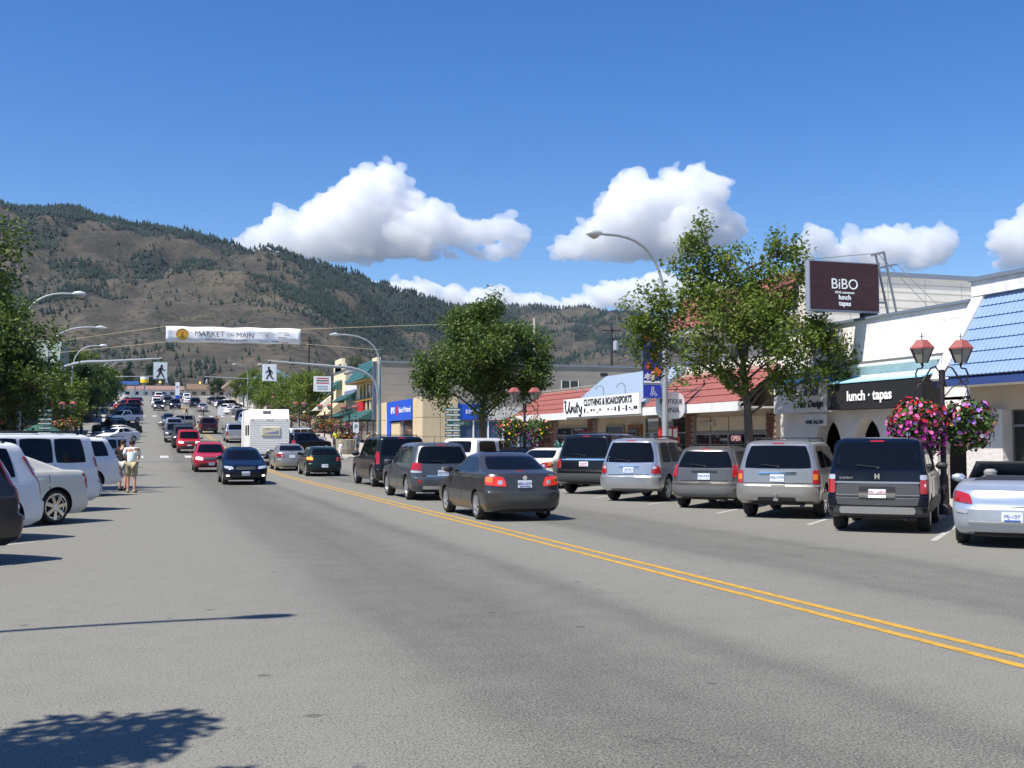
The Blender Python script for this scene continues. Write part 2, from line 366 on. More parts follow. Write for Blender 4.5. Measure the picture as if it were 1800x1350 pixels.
# conifers on the slopes: too many to count
NT = 420000
ta = _rng.uniform(-9, 44, NT); tr = 480 + (4900 - 480) * _rng.rand(NT) ** 1.35
tx, ty, tz, tt0, tt1, _q = hill_h(ta, tr)
keep = _rng.rand(NT) < forest_density(ta, tr, tx, ty, tt0, tt1, tz)
tx, ty, tz, tr = tx[keep], ty[keep], tz[keep], tr[keep]
N = len(tx); hh = _rng.uniform(5.0, 10.5, N) * np.where(tr > 1500, 1.1, .75) * np.where(_rng.rand(N) < .3, .6, 1); rr = hh * _rng.uniform(.17, .27, N)
ang = _rng.uniform(0, 6.28, N)
V = np.zeros((N, 7, 3)); V[:, 0] = np.stack([tx, ty, tz + hh], -1); V[:, 6] = np.stack([tx, ty, tz - 1], -1)
for k in range(5):
    j = _rng.uniform(.75, 1.2, N)
    V[:, k + 1] = np.stack([tx + rr * j * np.cos(ang + k * 1.2566), ty + rr * j * np.sin(ang + k * 1.2566), tz + hh * _rng.uniform(.12, .32, N)], -1)
base = (np.arange(N) * 7)[:, None, None]
tri = np.array([[0, 1 + k, 1 + (k + 1) % 5] for k in range(5)] )
FT = (base + tri[None]).reshape(-1, 3)
M_CON = mat('conifer', (.017, .030, .023), .9, noise=(.02, .45), spec=.1)
tag(link('hillside_forest', npmesh('hillside_forest', V.reshape(-1, 3), FT), M_CON), 'dark conifers scattered over the dry mountain slopes', 'forest', kind='stuff')

# ------------------------------------------------------------------ clouds: closed volumes of scattering air, lit by the sun
M_CLOUD = bpy.data.materials.new('cloud'); M_CLOUD.use_nodes = True; n, l = M_CLOUD.node_tree.nodes, M_CLOUD.node_tree.links; n.clear()
vsn = n.new('ShaderNodeVolumeScatter'); vsn.inputs['Color'].default_value = (1, 1, 1, 1); vsn.inputs['Density'].default_value = .012; vsn.inputs['Anisotropy'].default_value = .15
om = n.new('ShaderNodeOutputMaterial'); l.new(vsn.outputs[0], om.inputs['Volume'])
def sight(px, py, D):
    X = (px - 900) / 1970 * D; c, s = math.cos(R(18.1)), math.sin(R(18.1))
    return Vector((X * c + D * s, -X * s + D * c, (775 - py) / 1970 * D + 1.7))
def ico(sub):
    bm = bmesh.new(); bmesh.ops.create_icosphere(bm, subdivisions=sub, radius=1); V = np.array([v.co[:] for v in bm.verts]); F = np.array([[v.index for v in f.verts] for f in bm.faces]); bm.free(); return V, F
ICO2 = ico(2)
def cloud(lobes, D, label, seed, vox=13, flat=None, dens=None):
    """lobes: (px, py, radius px[, depth shift]) only fix where the real blobs hang at distance D"""
    rn = random.Random(seed); k = D / 1970; S = []
    for px, py, r_ in lobes:
        c = sight(px, py, D) + Vector((rn.uniform(-.3, .3), rn.uniform(-.5, .5), 0)) * r_ * k; S.append((c, r_ * k))
        for _ in range(int(10 + r_ * .25)):
            d = Vector((rn.gauss(0, 1), rn.gauss(0, 1), rn.gauss(.25, .8))).normalized(); q = r_ * k * rn.uniform(.28, .55)
            c2 = c + d * (r_ * k * rn.uniform(.72, .98)); S.append((c2, q))
            for _ in range(4):
                d2 = Vector((rn.gauss(0, 1), rn.gauss(0, 1), rn.gauss(.3, .8))).normalized(); S.append((c2 + d2 * q * .92, q * rn.uniform(.28, .5)))
    V0, F0 = ICO2; VV = []; FF = []; o = 0
    for c, q in S:
        VV.append(V0 * q * np.array([1, 1, .86]) + np.array(c)); FF.append(F0 + o); o += len(V0)
    VV = np.concatenate(VV)
    if flat:
        zb = sight(900, flat, D).z; VV[:, 2] = np.where(VV[:, 2] < zb, zb + (VV[:, 2] - zb) * .22, VV[:, 2])
    ob = link('cloud', npmesh('cloud', VV, np.concatenate(FF)))
    md = ob.modifiers.new('r', 'REMESH'); md.mode = 'VOXEL'; md.voxel_size = vox * D / 6000
    dg = bpy.context.evaluated_depsgraph_get(); m2 = bpy.data.meshes.new_from_object(ob.evaluated_get(dg)); ob.modifiers.clear(); ob.data = m2; m2.name = 'cloud'
    nv = len(m2.vertices); co = np.zeros(nv * 3, np.float32); m2.vertices.foreach_get('co', co); co = co.reshape(-1, 3)
    no = np.zeros(nv * 3, np.float32); m2.vertices.foreach_get('normal', no); no = no.reshape(-1, 3)
    sc_ = D / 6000
    dsp = (fbm(co[:, 0] / (60 * sc_) + co[:, 2] / (35 * sc_), co[:, 1] / (60 * sc_) - co[:, 2] / (47 * sc_), 4) - .5) * 60 * sc_
    co += no * dsp[:, None]; m2.vertices.foreach_set('co', co.ravel()); m2.update()
    m2.materials.clear(); m2.materials.append(M_CLOUD)
    return tag(ob, label, 'cloud', 'cumulus clouds')
cloud([(690, 315, 34), (655, 350, 50), (610, 385, 58), (700, 375, 52), (555, 410, 52), (500, 415, 42), (455, 430, 34), (418, 434, 18), (640, 430, 52), (720, 420, 50), (760, 395, 44), (800, 405, 34), (580, 450, 34), (520, 445, 34), (850, 410, 28), (885, 400, 26), (915, 405, 14)], 6000, 'large peaked white cumulus above the bare mountain slope', 1, flat=450)
cloud([(870, 440, 22), (900, 432, 22), (840, 450, 16), (790, 447, 16), (925, 420, 10), (760, 440, 16)], 6100, 'small flat cloud scrap under the tail of the large peaked cumulus', 2, vox=9, flat=452)
cloud([(1130, 355, 52), (1190, 340, 42), (1230, 330, 40), (1080, 385, 46), (1250, 375, 46), (1150, 410, 52), (1210, 410, 50), (1040, 420, 38), (1000, 435, 28), (975, 440, 14), (1100, 430, 40), (1270, 400, 34), (1290, 400, 24), (1170, 450, 30)], 6200, 'tall heaped cumulus behind the street lamp and the big ash tree', 3, flat=452)
cloud([(1440, 425, 26), (1425, 440, 26), (1510, 425, 24), (1560, 420, 32), (1600, 430, 36), (1650, 425, 32), (1480, 450, 26), (1540, 455, 30), (1670, 440, 22), (1620, 455, 28)], 6600, 'long low cumulus above the brown hanging sign', 4, flat=470)
cloud([(1790, 410, 30), (1760, 425, 26), (1830, 400, 40), (1880, 420, 40), (1800, 450, 30)], 6700, 'cumulus cut off by the right edge of the sky', 5, flat=462)
cloud([(700, 512, 26), (740, 517, 26), (660, 515, 20), (790, 525, 26), (840, 527, 26), (880, 533, 24), (930, 540, 24), (620, 507, 15), (560, 484, 14), (585, 494, 15), (965, 546, 22), (1000, 545, 22)], 9500, 'low bright cloud bank just behind the wooded ridge', 6, flat=560, vox=9)
cloud([(1040, 533, 26), (1070, 522, 26), (1010, 545, 20), (1120, 522, 30), (1170, 508, 30), (1200, 512, 34), (1260, 522, 34)], 9300, 'low cumulus behind the ridge left of the ash tree', 7, flat=565, vox=9)
# ------------------------------------------------------------------ vehicles
def paint(name, col, metal=.0, rough=.28):
    return mat('paint_' + name, col, rough, metal, coat=.34, noise=(2.2, .05), spec=.35)
M_GLASS = mat('tinted_glass', (.004, .005, .007), .03, spec=.25)
M_GLASS2 = mat('clear_car_glass', (.02, .025, .03), .03, spec=.5)
M_BLACK = mat('black_plastic', (.018, .018, .019), .55)
M_GREYP = mat('grey_plastic', (.060, .061, .063), .6)
M_TYRE = mat('tyre_rubber', (.022, .022, .022), .85, bump=(60, .3))
M_ALLOY = mat('alloy', (.62, .63, .65), .28, metal=.85)
M_STEEL = mat('steel', (.5, .5, .5), .35, metal=.9)
M_CHROME = mat('chrome', (.8, .8, .82), .1, metal=1)
M_RED = mat('tail_lens_red', (.36, .012, .012), .12, coat=1)
M_REDLIT = mat('brake_light_lit', (.55, .02, .01), .15, coat=1, emit=((1, .05, .02), .28))
M_AMBER = mat('amber_lens', (.6, .19, .03), .15, coat=1)
M_CLEAR = mat('clear_lens', (.6, .6, .6), .1, coat=1, metal=.4)
M_HEADLIT = mat('headlight_lit', (.8, .8, .75), .1, coat=1, emit=((1, .93, .78), 2.2))
M_PLATE = mat('number_plate', (.68, .70, .74), .45)
M_PLBLUE = mat('plate_blue', (.04, .09, .35), .5)
M_PLRED = mat('plate_red', (.5, .05, .04), .5)
M_DARKIN = mat('seat_fabric', (.03, .03, .032), .8)
CAR_MESH = {}
class Body:
    """car body as a stack of rounded plan outlines; x from the rear bumper forward, y left, z up"""
    def __init__(s, sp):
        s.sp = sp; s.L, s.W, s.H = sp['L'], sp['W'] / 2, sp['H']
        s.rz, s.rd = zip(*sp['rear']); s.fz, s.fd = zip(*sp['front']); s.wz, s.wf = zip(*sp['wid'])
        s.rc = sp.get('rc', (.16, .30)); s.fc = sp.get('fc', (.30, .42)); s.rb = sp.get('rb', .05); s.fb = sp.get('fb', .10)
    def xr(s, z): return np.interp(z, s.rz, s.rd)
    def xf(s, z): return s.L - np.interp(z, s.fz, s.fd)
    def w(s, z): return np.interp(z, s.wz, s.wf) * s.W
    def rear_x(s, y, z):
        w_ = s.w(z); a = abs(y); ax, ay = s.rc; q = min(1, max(0, (a - (w_ - ay)) / ay))
        return s.xr(z) + ax * (1 - math.sqrt(max(0, 1 - q * q))) + s.rb * (a / w_) ** 2
    def front_x(s, y, z):
        w_ = s.w(z); a = abs(y); ax, ay = s.fc; q = min(1, max(0, (a - (w_ - ay)) / ay))
        return s.xf(z) - ax * (1 - math.sqrt(max(0, 1 - q * q))) - s.fb * (a / w_) ** 2
    def half(s, x, z):
        w_ = s.w(z); ax, ay = s.rc; e = s.xr(z) + s.rb + ax
        if x < e: q = min(1, (e - x) / ax); return w_ - ay + ay * math.sqrt(max(0, 1 - q * q))
        ax, ay = s.fc; e = s.xf(z) - s.fb - ax
        if x > e: q = min(1, (x - e) / ax); return w_ - ay + ay * math.sqrt(max(0, 1 - q * q))
        return w_
    def outline(s, z):
        w_ = s.w(z); P = []
        for k in range(5): y = (w_ - s.rc[1]) * k / 5; P.append((s.rear_x(y, z), y))
        for k in range(8):
            a = math.pi / 2 * k / 8; y = w_ - s.rc[1] + s.rc[1] * math.sin(a); P.append((s.rear_x(y, z), y))
        x0 = s.xr(z) + s.rc[0] + s.rb; x1 = s.xf(z) - s.fc[0] - s.fb
        for k in range(13): P.append((x0 + (x1 - x0) * k / 12, w_))
        for k in range(1, 9):
            a = math.pi / 2 * (1 - k / 8); y = w_ - s.fc[1] + s.fc[1] * math.sin(a); P.append((s.front_x(y, z), y))
        for k in range(1, 6): y = (w_ - s.fc[1]) * (1 - k / 5); P.append((s.front_x(y, z), y))
        return P + [(x, -y) for x, y in P[1:-1][::-1]]
    def shell(s):
        zs = sorted(set([round(z, 4) for z in list(s.rz) + list(s.fz) + list(s.wz)]))
        lv = []
        for a, b_ in zip(zs[:-1], zs[1:]):
            k = max(1, int((b_ - a) / .07)); lv += [a + (b_ - a) * i / k for i in range(k)]
        lv.append(zs[-1]); V = []; F = []; n_ = None
        for z in lv:
            o = s.outline(z); n_ = len(o)
            V += [(x - s.L / 2, y, z) for x, y in o]
        for i in range(len(lv) - 1):
            for k in range(n_): F.append((i * n_ + k, i * n_ + (k + 1) % n_, (i + 1) * n_ + (k + 1) % n_, (i + 1) * n_ + k))
        # caps as strips across
        for base, flip in ((0, True), ((len(lv) - 1) * n_, False)):
            h = n_ // 2
            for k in range(h):
                a, b_, c, d = base + k, base + k + 1, base + (n_ - k - 1) % n_, base + (n_ - k) % n_
                q = [a, b_, c, d] if k not in (0, h - 1) else ([a, b_, c] if k == 0 else [a, b_, d])
                F.append(tuple(q if flip else q[::-1]))
        return V, F
    def patch(s, kind, q, off, k=.12, n=10, m=6, skirt=.03):
        (a0, b0), (a1, b1), (a2, b2), (a3, b3) = q; V = []; F = []
        sgn = -1 if kind.endswith('R') else 1
        for j in range(m + 1):
            for i in range(n + 1):
                u, v = 2 * i / n - 1, 2 * j / m - 1
                u2 = u * math.sqrt(1 - k * v * v); v2 = v * math.sqrt(1 - k * u * u)
                u, v = (u2 + 1) / 2, (v2 + 1) / 2
                a = (a0 * (1 - u) + a1 * u) * (1 - v) + (a3 * (1 - u) + a2 * u) * v; b_ = (b0 * (1 - u) + b1 * u) * (1 - v) + (b3 * (1 - u) + b2 * u) * v
                for of in (off, off - skirt):
                    if kind == 'rear': p = (s.rear_x(a, b_) - of - s.L / 2, a, b_)
                    elif kind == 'front': p = (s.front_x(a, b_) + of - s.L / 2, a, b_)
                    else: p = (a - s.L / 2, sgn * (s.half(a, b_) + of), b_)
                    V.append(p)
        id_ = lambda i, j, t=0: ((j * (n + 1) + i) * 2 + t)
        for j in range(m):
            for i in range(n): F.append((id_(i, j), id_(i + 1, j), id_(i + 1, j + 1), id_(i, j + 1)))
        bd = [(i, 0) for i in range(n)] + [(n, j) for j in range(m)] + [(i, m) for i in range(n, 0, -1)] + [(0, j) for j in range(m, 0, -1)]
        for t in range(len(bd)):
            p, q_ = bd[t], bd[(t + 1) % len(bd)]; F.append((id_(*p), id_(*p, 1), id_(*q_, 1), id_(*q_)))
        return V, F
def _mk(name, V, F, smooth=True, ang=38):
    me = mesh(name, V, F, smooth); bm = bmesh.new(); bm.from_mesh(me)
    bmesh.ops.remove_doubles(bm, verts=bm.verts, dist=1e-5)
    loose = [v for v in bm.verts if not v.link_faces]; bmesh.ops.delete(bm, geom=loose, context='VERTS')
    bmesh.ops.recalc_face_normals(bm, faces=bm.faces); bm.to_mesh(me); bm.free()
    if smooth: me.polygons.foreach_set('use_smooth', [True] * len(me.polygons)); me.set_sharp_from_angle(angle=R(ang))
    return me
def arches(me, sp):
    """cut the wheel arches"""
    r_ = sp['wr'] * 1.13; mb = MB()
    for ax in sp['axles']:
        for s in (1, -1):
            y0, y1 = s * (sp['W'] / 2 - .30), s * (sp['W'] / 2 + .3)
            mb.lathe((ax - sp['L'] / 2, 0, sp['wr'] * 1.02), [(r_, y0), (r_, y1)], 28, 'y')
    cut = mb.build('cut', None); ob = link('tmp', me)
    md = ob.modifiers.new('b', 'BOOLEAN'); md.object = cut; md.operation = 'DIFFERENCE'; md.solver = 'EXACT'
    dg = bpy.context.evaluated_depsgraph_get(); m2 = bpy.data.meshes.new_from_object(ob.evaluated_get(dg)); m2.name = 'body'
    bpy.data.objects.remove(ob); bpy.data.objects.remove(cut)
    m2.materials.clear(); m2.materials.append(M_BLACK); m2.materials.append(M_BLACK)
    for p in m2.polygons:
        c = p.center; idx = 0
        for ax in sp['axles']:
            d = math.hypot(c.x - (ax - sp['L'] / 2), c.z - sp['wr'] * 1.02)
            if d < r_ + .004 and abs(c.y) < sp['W'] / 2 * .998 and (abs(p.normal.y) < .3 or abs(c.y) < sp['W'] / 2 - .28): idx = 1
        if c.z < sp['rear'][0][0] + .012 and p.normal.z < -.5: idx = 1
        p.material_index = idx
        p.use_smooth = True
    m2.set_sharp_from_angle(angle=R(38))
    return m2
def wheel_meshes(r_, wd, spokes, rimf=.70):
    key = ('wheel', round(r_, 3), wd, spokes, rimf)
    if key in CAR_MESH: return CAR_MESH[key]
    ri = r_ * rimf; t = MB()
    t.lathe((0, 0, 0), [(ri, -wd / 2 + .02), (ri + .01, -wd / 2), (r_ - .035, -wd / 2), (r_ - .008, -wd / 2 + .03), (r_, 0), (r_ - .008, wd / 2 - .03), (r_ - .035, wd / 2), (ri + .01, wd / 2), (ri, wd / 2 - .02), (ri, -wd / 2 + .02)], 32, 'y', cap=False)
    tm = _mk('tyre', t.v, t.f)
    q = MB()
    q.lathe((0, 0, 0), [(ri, wd / 2 - .03), (ri + .004, wd / 2 - .006), (ri - .02, wd / 2 - .008), (ri - .035, wd / 2 - .05), (ri - .05, wd / 2 - .05)], 28, 'y', cap=False)
    q.lathe((0, wd / 2 - .05, 0), [(ri * .26, 0), (ri * .26, .034), (ri * .18, .044), (.004, .046)], 14, 'y', cap=False)
    for k in range(spokes):
        a = 2 * math.pi * k / spokes + .3; d = Vector((math.cos(a), 0, math.sin(a)))
        q.bar(d * ri * .18 + Vector((0, wd / 2 - .022, 0)), d * (ri - .012) + Vector((0, wd / 2 - .022, 0)), .035, ri * (.42 if spokes <= 5 else .27), up=d.cross(Vector((0, 1, 0))))
    rm = _mk('rim', q.v, q.f)
    d = MB(); d.lathe((0, 0, 0), [(.01, wd / 2 - .075), (ri - .01, wd / 2 - .075)], 24, 'y', cap=False); dm = _mk('brake_disc', d.v, d.f)
    CAR_MESH[key] = (tm, rm, dm); return CAR_MESH[key]
def copy_quad(q, dx): return [(a + dx, b_) for a, b_ in q]
def make_car(name, key, sp, body_mat, loc, rz, label, cat='car', group=None, rim=None, over=None, skip=()):
    """loc: ground point under the middle of the rear bumper"""
    over = over or {}
    B = Body(sp); d = Vector((math.cos(rz), math.sin(rz), 0)); c = Vector((loc[0], loc[1], 0)) + d * sp['L'] / 2
    root = empty(name, (c.x, c.y, 0), rz, label, cat, group)
    za, zb = g(c.y - d.y * sp['L'] / 3), g(c.y + d.y * sp['L'] / 3)
    root.location.z = (za + zb) / 2 if len(loc) < 3 else loc[2]
    pitch = -math.atan2(zb - za, sp['L'] * 2 / 3)
    if abs(d.y) < .8 : pitch *= .9
    root.rotation_euler = (0, pitch, rz)
    def cached(nm, fn):
        kk = (key, nm)
        if kk not in CAR_MESH: CAR_MESH[kk] = fn()
        return CAR_MESH[kk]
    bme = cached('body', lambda: arches(_mk('body', *B.shell()), sp))
    body = link('body', bme, [body_mat, M_BLACK], root)
    def put(nm, kind, q, m, off=.006, k=.12, tagk=None, par=None, n=10, mm=6):
        me = cached((nm, kind, tuple(map(tuple, q)), off), lambda: _mk(nm, *B.patch(kind, q, off, k, n, mm)))
        return link(nm, me, m, par or root)
    gl = sp.get('glass', M_GLASS)
    if 'rearwin' in sp:
        zb_, hb, zt, ht = sp['rearwin']; rw = put('rear_window', 'rear', [(-hb, zb_), (hb, zb_), (ht, zt), (-ht, zt)], gl, .008, .08)
        if sp.get('wiper'):
            mb = MB(); x0 = float(B.rear_x(0, zb_ + .06)) - B.L / 2 - .03
            mb.bar((x0, -.02, zb_ + .05), (x0 + .005, .36, zb_ + .09), .018); mb.lathe((x0 + .01, -.02, zb_ + .04), [(.03, -.02), (.03, .02)], 8, 'x'); mb.build('wiper', M_BLACK, root)
    if 'screen' in sp:
        zb_, hb, zt, ht = sp['screen']; put('windscreen', 'front', [(hb, zb_), (-hb, zb_), (-ht, zt), (ht, zt)], sp.get('glass_f', M_GLASS), .008, .05)
    for q in sp.get('side', ()):
        for s in 'LR': put('side_window', 'side' + s, q, gl, .006, .10)
    for kind, nm, q, mname, off in sp.get('extras', ()):
        m = body_mat if mname == 'body' else over.get(mname, MATS[mname]) if mname in MATS else over[mname]
        if mname in over: m = over[mname]
        if kind == 'side':
            for s in 'LR': put(nm, 'side' + s, q, m, off, .1)
        elif kind.endswith('2'):                       # mirrored left and right on the rear or front
            put(nm, kind[:-1], q, m, off, .16); put(nm, kind[:-1], [(-a, b_) for a, b_ in q][::-1], m, off, .16)
        else: put(nm, kind, q, m, off, .08)
    # seams between doors
    for xs, z0, z1 in sp.get('seams', ()):
        for s in 'LR': put('door_seam', 'side' + s, [(xs, z0), (xs + .016, z0), (xs + .016, z1), (xs, z1)], M_BLACK, .0025, 0, n=1, mm=8)
    for x, z in sp.get('handles', ()):
        for s in (1, -1):
            mb = MB(); y = s * (B.half(x, z) + .018); mb.box(x - B.L / 2 - .09, x - B.L / 2 + .09, min(y, y - s * .03), max(y, y - s * .03), z - .014, z + .016); mb.build('door_handle', over.get('handle', body_mat), root, bevel=.006)
    if 'mirror' in sp and 'mirror' not in skip:
        x, z = sp['mirror']; bw = float(B.half(x, z)); q = sp.get('mirror_size', (.12, .20, .15))
        for s in (1, -1):
            mb = MB(); y = s * (bw + .03)
            mb.lathe((x - B.L / 2, 0, z + q[2] * .45), [(.02, s * bw), (.05, y), (q[2] * .5, y + s * .03), (q[2] * .55, y + s * q[1] * .6), (q[2] * .35, y + s * q[1]), (.02, y + s * (q[1] + .01))], 10, 'y')
            mb.build('wing_mirror', over.get('mirror', M_BLACK if sp.get('black_mirror') else body_mat), root, smooth=True)
    if 'rails' in sp:
        x0, x1, y, hgt = sp['rails']
        for s in (1, -1):
            mb = MB(); mb.tube([(x0 - B.L / 2, s * y, sp['H'] - .05), (x0 + .12 - B.L / 2, s * y, sp['H'] + hgt), (x1 - .15 - B.L / 2, s * y, sp['H'] + hgt), (x1 - B.L / 2, s * y, sp['H'] - .06)], .02, 6); mb.build('roof_rail', over.get('rail', M_BLACK), root, smooth=True)
        for x in sp.get('crossbars', ()):
            mb = MB(); mb.bar((x - B.L / 2, -y, sp['H'] + hgt), (x - B.L / 2, y, sp['H'] + hgt), .05, .025); mb.build('roof_bar', over.get('rail', M_BLACK), root)
    if 'aerial' in sp:
        x, y, ln = sp['aerial']; mb = MB(); mb.tube([(x - B.L / 2, y, sp['H'] - .03), (x - .12 - B.L / 2, y, sp['H'] + ln)], [.012, .006], 6); mb.build('aerial', M_BLACK, root)
    # dark valance and exhaust under the rear bumper
    zv = sp['rear'][0][0]; put('rear_valance', 'rear', [(-B.W * .62, zv - .02), (B.W * .62, zv - .02), (B.W * .62, zv + .05), (-B.W * .62, zv + .05)], M_BLACK, .012, 0)
    mb = MB(); mb.tube([(-B.L / 2 + .45, -B.W * .55, zv - .02), (-B.L / 2 + .10, -B.W * .55, zv - .02)], .03, 8); mb.build('exhaust', M_GREYP, root)
    # plates
    for kind, z in sp.get('plates', (('rear', .8),)):
        if kind in skip: continue
        hw = .155; put('licence_plate', kind, [(-hw, z - .078), (hw, z - .078), (hw, z + .078), (-hw, z + .078)] if kind == 'rear' else [(hw, z - .078), (-hw, z - .078), (-hw, z + .078), (hw, z + .078)], M_PLATE, .022, 0)
        if kind == 'rear' and 'plate_text' in over:
            x = float(B.rear_x(0, z)) - B.L / 2 - .026
            text(over['plate_text'], .085, over.get('plate_ink', M_PLBLUE), root, (x, 0, z + .008), (R(90), 0, R(-90)), 'plate_lettering', .001, sx=.95)
            mb = MB(); mb.box(x - .001, x + .002, -.12, .12, z - .07, z - .045); mb.build('plate_band', over.get('plate_ink', M_PLBLUE), root)
    rimm = rim or M_ALLOY; spk = sp.get('spokes', 7); wd = sp.get('tw', .21)
    tm, rm, dm = wheel_meshes(sp['wr'], wd, spk, sp.get('rimf', .70))
    for ax in sp['axles']:
        for s in (1, -1):
            t = link('wheel', tm, M_TYRE, root, (ax - B.L / 2, s * (sp['W'] / 2 - wd / 2 - .025), sp['wr']))
            if s < 0: t.rotation_euler = (0, 0, math.pi)
            link('rim', rm, rimm, t); link('brake_disc', dm, M_BLACK, t)
    return root, B
_w_sed = [(.2, .90), (.35, .97), (.6, 1.0), (.9, .975), (1.0, .945), (1.05, .91), (1.38, .72), (1.45, .62), (1.48, .44)]
SEDAN = dict(L=4.53, W=1.72, H=1.48, rear=[(.2, .16), (.27, .05), (.42, .0), (.62, .01), (.66, .06), (.92, .08), (1.02, .13), (1.05, .22), (1.08, .58), (1.40, 1.22), (1.46, 1.55), (1.48, 1.95)],
    front=[(.2, .2), (.3, .04), (.5, .0), (.62, .04), (.72, .18), (.82, .52), (.93, 1.0), (.97, 1.15), (1.37, 1.85), (1.45, 2.1), (1.48, 2.4)], wid=_w_sed, rc=(.2, .34), rb=.06,
    wr=.315, axles=(.98, 3.58), rearwin=(1.10, .66, 1.385, .54), screen=(.99, .68, 1.36, .53),
    side=[[(1.22, 1.04), (2.12, 1.03), (2.12, 1.37), (1.60, 1.37)], [(2.18, 1.03), (3.06, 1.0), (2.58, 1.36), (2.18, 1.375)], [(.98, 1.06), (1.17, 1.045), (1.52, 1.36), (1.36, 1.33)]],
    extras=[('rear2', 'tail_light', [(.40, .74), (.845, .78), (.82, .97), (.47, .95)], 'tail_lens_red', .012), ('rear2', 'reverse_light', [(.50, .79), (.60, .79), (.60, .88), (.50, .88)], 'clear_lens', .018),
            ('rear2', 'indicator', [(.70, .83), (.83, .84), (.82, .95), (.70, .94)], 'amber_lens', .017),
            ('rear', 'bumper', [(-.84, .30), (.84, .30), (.845, .60), (-.845, .60)], 'body', .018), ('rear', 'boot_seam', [(-.72, .635), (.72, .635), (.72, .648), (-.72, .648)], 'black_plastic', .004),
            ('rear', 'plate_recess', [(-.30, .70), (.30, .70), (.26, .93), (-.26, .93)], 'body', -.008),
            ('front2', 'headlight', [(.45, .62), (.80, .66), (.80, .76), (.50, .73)], 'clear_lens', .012), ('front', 'grille', [(-.36, .60), (.36, .60), (.38, .72), (-.38, .72)], 'black_plastic', .008), ('front', 'air_intake', [(-.6, .28), (.6, .28), (.58, .42), (-.58, .42)], 'black_plastic', .008),
            ('rear', 'third_brake_light', [(-.09, 1.062), (.09, 1.062), (.09, 1.075), (-.09, 1.075)], 'tail_lens_red', .02)],
    seams=[(2.14, .33, 1.02), (3.18, .33, .98), (1.2, .62, 1.03)], handles=[(1.45, .93), (2.45, .92)], mirror=(3.0, 1.0), aerial=(1.75, 0, .18), plates=(('rear', .80), ('front', .45)))
def suv(L=4.6, W=1.85, H=1.72, wr=.36, zb=1.02, slope=.16, hood=1.0, nose=1.1, tumble=.80, win=.42, spokes=5, rails=True, box=False, ride=.25, wrap=False, **kw):
    """upright two-box wagon; zb = belt line"""
    roof_r = slope + .10; zr = H - .09
    sp = dict(L=L, W=W, H=H, rear=[(ride, .20), (ride + .08, .04), (ride + .22, .0), (ride + .40, .0), (ride + .44, .07), (zb, .10), (zb + .03, .105), (zr, slope), (H - .03, slope + .10), (H, slope + .32)],
        front=[(ride, .22), (ride + .1, .04), (ride + .3, .0), (hood - .22, .03), (hood - .10, .12), (hood - .03, .30), (zb - .01, nose), (zr, nose + .68), (H - .03, nose + .85), (H, nose + 1.15)],
        wid=[(ride, .90), (ride + .12, .98), (ride + .4, 1.0), (zb - .1, .985), (zb, .955), (zb + .03, .945), (zr - .04, tumble), (zr + .03, tumble - .05), (H - .02, tumble - .16), (H, tumble - .30)],
        rc=(.13, .22) if not box else (.09, .13), rb=.04 if not box else .02, fc=(.26, .36), wr=wr, axles=(.92 * wr / .36, L - .88), spokes=spokes, tw=.23,
        rearwin=(zb + .05, W / 2 * .82, zr - .03, W / 2 * (tumble - .13)), screen=(zb + .03, W / 2 * .80, zr - .02, W / 2 * (tumble - .14)), wiper=True,
        side=[], extras=[], mirror=(L - nose - .42, zb), plates=(('rear', .92), ('front', .5)), black_mirror=True)
    xe = L - nose - .28; xs = slope + .32; span = xe - xs; zt = zr - .03; z0 = zb + .05
    a, b_ = xs + span * .30, xs + span * .60
    sp['side'] = [[(xs - .06 if wrap else xs, z0), (a - .05, z0), (a - .05, zt), (xs + .09, zt)], [(a + .02, z0), (b_ - .03, z0), (b_ - .03, zt), (a + .02, zt)], [(b_ + .03, z0), (xe, z0 - .02), (xe - .52, zt), (b_ + .03, zt)]]
    sp['seams'] = [(a - .02, ride + .18, zb), (b_, ride + .12, zb), (xe + .02, ride + .12, zb - .02)]
    sp['handles'] = [(a + .14, zb - .09), (b_ + .14, zb - .09)]
    if rails: sp['rails'] = (slope + .35, L - nose - .95, W / 2 * (tumble - .14), .045); sp['crossbars'] = (slope + .9, slope + 1.6)
    sp['extras'] = [('rear', 'tailgate_seam', [(-W / 2 * .84, ride + .455), (W / 2 * .84, ride + .455), (W / 2 * .84, ride + .472), (-W / 2 * .84, ride + .472)], 'black_plastic', .004),
        ('front2', 'headlight', [(W / 2 * .50, hood - .27), (W / 2 * .90, hood - .24), (W / 2 * .90, hood - .10), (W / 2 * .52, hood - .12)], 'clear_lens', .012),
        ('front', 'grille', [(-W / 2 * .44, hood - .28), (W / 2 * .44, hood - .28), (W / 2 * .46, hood - .10), (-W / 2 * .46, hood - .10)], 'black_plastic', .01),
        ('front', 'air_intake', [(-W / 2 * .7, ride + .06), (W / 2 * .7, ride + .06), (W / 2 * .7, ride + .2), (-W / 2 * .7, ride + .2)], 'black_plastic', .008),
        ('rear', 'third_brake_light', [(-.13, zr + .005), (.13, zr + .005), (.13, zr + .03), (-.13, zr + .03)], 'tail_lens_red', .012)]
    for s_ in (-1, 1): sp['extras'].append(('rear', 'tailgate_seam', [(s_ * W / 2 * .84 - .008, ride + .46), (s_ * W / 2 * .84 + .008, ride + .46), (s_ * W / 2 * .84 + .008, zb), (s_ * W / 2 * .84 - .008, zb)], 'black_plastic', .004))
    sp.update(kw); return sp
